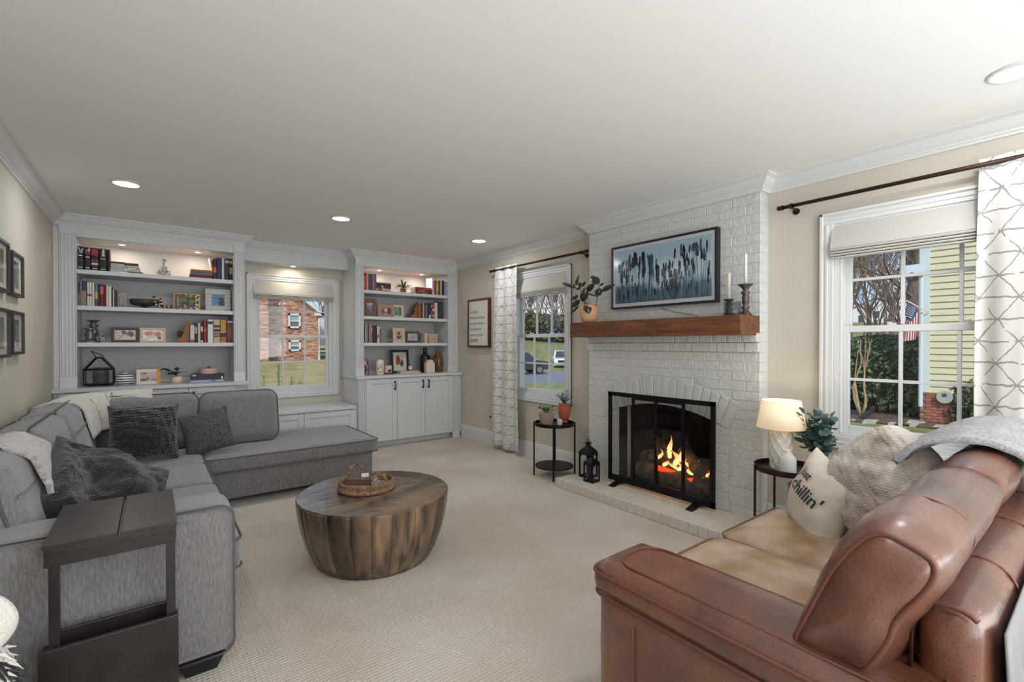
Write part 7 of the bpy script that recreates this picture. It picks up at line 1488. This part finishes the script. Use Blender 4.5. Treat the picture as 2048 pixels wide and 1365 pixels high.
c1 = at(1062, 745, Z=-1.06); c2_ = at(1132, 738, Z=-1.06)
c1 = at(1036, 748, Z=-1.07); car((c1.x, c1.y, -1.07), math.radians(165), M('black_paint', (48, 52, 58), .25, coat=.5), 'black car parked at left outside the window left of fireplace')
c2_ = at(1126, 737.5, Z=-1.07); car((c2_.x, c2_.y, -1.07), math.radians(50), M('white_paint', (206, 214, 220), .25, coat=.5), 'white suv parked at right outside the window left of fireplace')
def farhouse(c, w, d, h, label, rot=0, wins=((-.3, .3), (0, .3), (.3, .3), (-.3, .7), (0, .7), (.3, .7)), roof=1.8):
    T = thing('white_house', label, 'house', c, 'white houses on the hill'); m4 = TR(c, (0, 0, rot))
    b = MB(); b.prism([(-w/2, 0), (w/2, 0), (w/2, h), (0, h+roof), (-w/2, h)], 1, 0, d); b.v = [tuple(m4@Vector(v)) for v in b.v]; b.build('walls', mcol((222, 222, 218), .8), T)
    for s_ in (-1, 1): b = MB(); b.add([m4@Vector(v) for v in ((s_*(w/2+.4), -.3, h-.25), (0, -.3, h+roof+.12), (0, d+.3, h+roof+.12), (s_*(w/2+.4), d+.3, h-.25))], [(0, 1, 2, 3)]); b.build('roof', mcol((110, 108, 112), .9), T, solid=.15)
    for (u, v) in wins: b = MB(); b.box(u*w-.45, u*w+.45, -.05, .02, h*v-.7, h*v+.6); b.v = [tuple(m4@Vector(q)) for q in b.v]; b.build('window', mcol((70, 76, 84), .3), T)
q = at(1080, 600, Z=5.2); 
def onhill(px, D):
    d = (_rt*((px-1024)/FOC)+_fw); d.z = 0; d *= D; return Vector((d.x, d.y, gz(d.x, d.y)))
c = onhill(1062, 78); farhouse(c, 13, 8, 6.2, 'white house at left on the hill outside the far fireplace-wall window', math.radians(-40))
c = onhill(1122, 84); farhouse(c, 15, 8, 6.4, 'white house at right on the hill outside the far fireplace-wall window', math.radians(-35))
k = 0
for (px, D, H, sd) in ((1060, 66, 8, 1), (1078, 62, 9, 2), (1092, 60, 8, 3), (1104, 64, 10, 4), (1118, 60, 8, 5), (1132, 63, 9, 6), (1047, 60, 8, 7)):
    c = onhill(px, D); bare_tree('bare_tree', c, H, .14, 50+sd, 'bare brown tree, %s from left on the hillside' % ORD[[7, 1, 2, 3, 4, 5, 6].index(sd)+1], 3, M('twig_leaves', (128, 112, 84), .95, rgb2=(96, 98, 66), vs=.5), 'hillside trees')
for i, (px, D, w) in enumerate(((1060, 64, 7), (1085, 63, 8), (1112, 62, 9), (1138, 61, 8))):
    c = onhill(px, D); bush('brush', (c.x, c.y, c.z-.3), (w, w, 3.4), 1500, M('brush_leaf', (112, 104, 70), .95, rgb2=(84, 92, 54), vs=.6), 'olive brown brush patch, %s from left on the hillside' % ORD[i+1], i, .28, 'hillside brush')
# --- view through the window right of the fireplace: neighbour's siding wall
NX = 15.; n0 = at(1838, 700, X=NX).y
NH = thing('yellow_house', 'pale yellow clapboard house wall on a brick foundation next door', 'house', (NX+2, n0-3, -.62))
m_sid = M('yellow_siding', (212, 202, 168), .7, var=.02, vs=4)
zs = at(1880, 787, X=NX).z; yl, yr = n0, n0-9
b = MB(); b.box(NX+.06, NX+5, yr, yl, zs, 6.2); b.build('wall_core', m_sid, NH)
bh = .157; k = 0; z = zs
while z < 5.6:
    b = MB(); b.add([(NX+.045, yr, z), (NX+.045, yl, z), (NX+.01, yl, z+.0), (NX+.01, yr, z), (NX+.055, yr, z+bh), (NX+.055, yl, z+bh), (NX+.04, yl, z+bh), (NX+.04, yr, z+bh)], [(0, 1, 5, 4), (3, 7, 6, 2), (0, 3, 2, 1), (4, 5, 6, 7), (1, 2, 6, 5), (0, 4, 7, 3)])
    b.build('siding_board', m_sid, NH); z += bh; k += 1
b = MB(); b.box(NX-.01, NX+.12, yl-.20, yl+.0, zs-.0, 6.2); b.build('corner_board', mcol((206, 216, 214), .6), NH)
b = MB(); y_ = n0-.02; b.tube([(NX-.07, n0-.05, 3.2), (NX-.07, n0-.05, zs-.35)], .045, 8); b.build('downspout', mcol((206, 216, 220), .5), NH)
tag_ = MB(); tag_.prism([(n0-.45, 3.4), (n0-.45, 3.05), (n0-.35, 2.95), (n0-.22, 2.95), (n0-.12, 3.05), (n0+.08, 3.12), (n0+.2, 3.05), (n0+.32, 3.1), (n0+.36, 3.4)][::-1], 0, NX-.16, NX-.10); tag_.v = [(v[0], n0+.08+(v[1]-n0)*.5, 3.28+(v[2]-3.4)*.65) for v in tag_.v]; tag_.build('scalloped_bracket', mcol((214, 222, 228), .6), NH)
fb = MB(); fb.box(NX+.03, NX+5, yr, yl-.02, -1.4, zs); fb.build('foundation_core', mcol((150, 128, 112), .9), NH)
m_fb = M('foundation_brick', (148, 88, 70), .9, rgb2=(176, 112, 90), vs=3, bump=.3, bs=40); rowi = 0; z = -.78; cnt = 0
while z < zs-.05:
    y = yl-.02-(.11 if rowi % 2 else 0)
    while y > n0-3.0:
        rect_brick(max(y-.215, yr), y, z, z+.062, NX+.0, NX+.06, NH, m_fb); y -= .225; cnt += 1
    z += .072; rowi += 1
p = at(1889, 795, X=NX-.1); hb_ = thing('hose_reel', 'round grey utility cover on the yellow house brick foundation', 'utility cover', (NX-.06, p.y, p.z-.16)); MB().tube([(NX-.12, p.y, p.z), (NX, p.y, p.z)], .15, 20).build('cover', mcol((168, 172, 160), .6), hb_, bevel=.01); MB().tube([(NX-.13, p.y, p.z+.05), (NX-.12, p.y, p.z+.05)], .045, 12).build('dial', mcol((70, 74, 72)), hb_)
# mulch bed, stones, pipe, shrubs
mb_ = MB(); pts0 = [at(x, y, Z=-.60) for x, y in ((1640, 846), (1700, 843), (1740, 845), (1800, 850), (1860, 856), (1920, 860), (1990, 862))]; pts1 = [at(x, y, Z=-.60) for x, y in ((1640, 800), (1700, 798), (1740, 798), (1800, 800), (1860, 812), (1920, 815), (1990, 818))]
def mulchpt(u, v):
    t = u*6; i = min(5, int(t)); f = t-i; a = pts0[i].lerp(pts0[i+1], f); c = pts1[i].lerp(pts1[i+1], f); q = a.lerp(c, v); return (q.x, q.y, -.60+.06*math.sin(PI*v)+.02*noise.noise(Vector((q.x*4, q.y*4, 0))))
mb_.grid(mulchpt, 60, 30); tag(mb_.build('mulch_bed', m_mulch, smooth=True), 'brown mulch bed along the neighbouring house', 'mulch', kind='stuff')
m_stone2 = M('flagstone', (170, 166, 148), .9, var=.12, vs=6, bump=.4, bs=20)
for i, (x0, x1, y0, y1) in enumerate(((1700, 1712, 839, 842), (1724, 1757, 840, 846), (1775, 1792, 845, 849), (1812, 1855, 841, 848), (1818, 1838, 848, 852), (1834, 1872, 836, 842), (1866, 1894, 850.5, 855), (1914, 1940, 854, 859))):
    q = [at(x0, y1-1, Z=-.585), at(x1-6, y1, Z=-.585), at(x1, y0+1, Z=-.585), at(x0+5, y0, Z=-.585)]; b = MB(); b.add([(v.x, v.y, -.64) for v in q]+[(v.x, v.y, -.57) for v in q], [(3, 2, 1, 0), (4, 5, 6, 7), (0, 1, 5, 4), (1, 2, 6, 5), (2, 3, 7, 6), (3, 0, 4, 7)])
    tag(b.build('stepping_stone', m_stone2, bevel=.01), 'flat stepping stone, %s from the left along the lawn edge' % ORD[i+1], 'stepping stone', 'stepping stones')
b = MB(); b.tube([at(x, y, Z=-.50)+Vector((0, 0, .0)) for x, y in ((1728, 832), (1736, 826), (1746, 820), (1760, 816), (1778, 814), (1800, 814))], .065, 10); tag(b.build('drain_pipe', M('black_pipe', (52, 56, 60), .7, bump=.8, bs=40, stretch=(1, 1, 1))), 'black corrugated drain pipe lying on the mulch', 'pipe')
m_laurel = M('laurel_leaf', (66, 88, 58), .5, rgb2=(106, 124, 86), vs=3)
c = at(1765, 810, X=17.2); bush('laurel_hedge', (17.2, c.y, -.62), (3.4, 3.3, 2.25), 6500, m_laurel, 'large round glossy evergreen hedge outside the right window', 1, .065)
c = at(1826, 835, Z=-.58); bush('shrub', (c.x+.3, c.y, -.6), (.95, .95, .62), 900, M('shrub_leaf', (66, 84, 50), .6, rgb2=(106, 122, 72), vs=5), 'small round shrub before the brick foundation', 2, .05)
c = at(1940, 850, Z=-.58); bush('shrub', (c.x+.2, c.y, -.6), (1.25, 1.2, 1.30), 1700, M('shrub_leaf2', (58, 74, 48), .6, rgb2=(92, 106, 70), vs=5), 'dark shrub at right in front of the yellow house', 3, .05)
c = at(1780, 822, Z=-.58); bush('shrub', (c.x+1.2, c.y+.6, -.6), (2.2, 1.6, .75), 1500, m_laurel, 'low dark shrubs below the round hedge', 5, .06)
# crape myrtle with tan trunks
m_tan = M('tan_bark', (176, 150, 116), .8, rgb2=(150, 124, 96), vs=5)
CM = thing('crape_myrtle', 'small bare tree with smooth tan trunks outside the right window', 'tree', at(1722, 832, Z=-.58)); X_ = at(1722, 832, Z=-.58).x
def P_(x, y, dx=0): return at(x, y, X=X_+dx)
for pts, r0 in (([(1721, 832), (1716, 812), (1712, 786), (1709, 765)], .05), ([(1723, 831), (1731, 812), (1731, 795), (1728, 775), (1729, 745)], .04), ([(1720, 832), (1709, 800), (1706, 776), (1716, 745), (1723, 728)], .032)):
    b = MB(); b.tube([P_(x, y, i*.03) for i, (x, y) in enumerate(pts)], [r0*(1-.12*i) for i in range(len(pts))], 8); b.build('trunk', m_tan, CM, smooth=True)
b = MB()
for pts in ([(1729, 745), (1727, 725), (1720, 700), (1716, 680)], [(1729, 745), (1734, 720), (1737, 698), (1745, 676)], [(1729, 745), (1730, 718), (1731, 690), (1730, 668)], [(1723, 728), (1721, 705), (1722, 680)], [(1709, 765), (1712, 735), (1716, 700)], [(1734, 720), (1740, 700), (1738, 680)]):
    b.tube([P_(x, y, .05) for x, y in pts], [.018, .014, .010, .006][:len(pts)], 5)
b.build('branches', m_tan, CM)
# flag
F0 = at(1836, 614, X=NX-.35); FT = at(1813, 601, X=NX-.35)
FG = thing('flag', 'american flag hanging from an angled pole by the yellow house corner', 'flag', F0)
MB().tube([F0+Vector((.3, -.15, -.12)), F0, FT], .012, 6).build('flag_pole', mcol((226, 222, 214)), FG)
# cloth hangs from the pole: quad corners in photo px
fq = [(1814, 603), (1837, 620), (1833, 679), (1805, 684)]
C4 = [at(x, y, X=NX-.35) for x, y in fq]
def flp(s, t):
    "s along pole from the tip (0) to the house (1), t down"
    a = C4[0].lerp(C4[1], s); c = C4[3].lerp(C4[2], s); q = a.lerp(c, t); q = q+Vector((.05*math.sin(s*7+t*3), 0, 0)); return q
# union by the pole end near house, stripes run down the cloth
red, blu = mcol((176, 44, 60), .8), mcol((50, 70, 110), .8)
for i in range(13):
    b = MB(); b.grid(lambda u, v, i=i: tuple(flp((i+u)/13, v*(1-.0*i))), 2, 14); b.build('stripe', red if i % 2 == 0 else mcol((226, 222, 218), .8), FG, smooth=True)
b = MB(); b.grid(lambda u, v: tuple(flp(.02+.96*u*(1-.35*v), v*.42+.01)+Vector((-.012, 0, 0))), 8, 8); cn = b.build('canton', blu, FG, smooth=True)
b = MB()
for i in range(6):
    for j in range(6):
        q = flp((.10+.13*i+(.06 if j % 2 else 0))*(1-.35*j/6), .05+.06*j)+Vector((-.02, 0, 0)); b.add([q+Vector((0, .016*math.cos(2*PI*k_/10+PI/2)*(1 if k_ % 2 == 0 else .45), .016*math.sin(2*PI*k_/10+PI/2)*(1 if k_ % 2 == 0 else .45))) for k_ in range(10)], [tuple(range(10))])
b.build('stars', mcol((230, 230, 230)), cn)
# farther trees and farmhouse through the right window
def dirp(px, D):
    d = (_rt*((px-1024)/FOC)+_fw); d.z = 0; d *= D; return Vector((d.x, d.y, gz(d.x, d.y)))
c = dirp(1752, 88); c.z = at(1752, 657, X=c.x).z-.4; farhouse(c, 8, 6, 4.2, 'white gabled farmhouse beyond the trees outside the right window', math.radians(-76), wins=((-.28, .55), (.0, .72), (.28, .55), (-.28, .15), (.25, .15)), roof=1.9)
m_dl = M('dry_leaves', (150, 122, 98), .95, rgb2=(110, 84, 66), vs=1.)
for i, (px, D, H, sd, r_) in enumerate(((1712, 26, 7.5, 71, .10), (1745, 30, 8.5, 72, .14), (1768, 24, 7.5, 73, .10), (1800, 28, 9, 74, .14), (1738, 44, 10, 75, .2), (1700, 40, 10, 76, .2), (1785, 42, 12, 77, .25))):
    c = dirp(px, D); c.z = at(px, 668, X=c.x).z-.3 if D > 30 else c.z; bare_tree('bare_tree', c, H, r_, sd, 'bare winter tree outside the right window, %s planted' % ['leftmost near', 'second near', 'third near', 'rightmost near', 'centre far', 'leftmost far', 'rightmost far'][i], 4, m_dl if i in (0, 2, 4, 5, 6) else None, 'winter trees outside the right window', trunk=.3)
c = dirp(1832, 20); TT = thing('tree_trunk', 'thick dark tree trunk behind the flag outside the right window', 'tree', (c.x, c.y, -.62)); b = MB(); b.tube([(c.x, c.y, -.8), (c.x, c.y+.03, 3), (c.x+.1, c.y, 9)], [.36, .30, .24], 12); b.build('trunk', M('dark_bark', (92, 80, 74), .95, rgb2=(124, 110, 100), vs=5, stretch=(4, 4, .7), bump=.8, bs=14), TT)
b = MB(); r_ = random.Random(90)
for z_, a in ((3.2, 2.4), (3.9, 3.2), (4.6, 2.8)): grow(b, (c.x, c.y, z_), (math.cos(a), math.sin(a), .5), 2.2, .08, 3, r_)
b.build('branches', m_bark, TT)
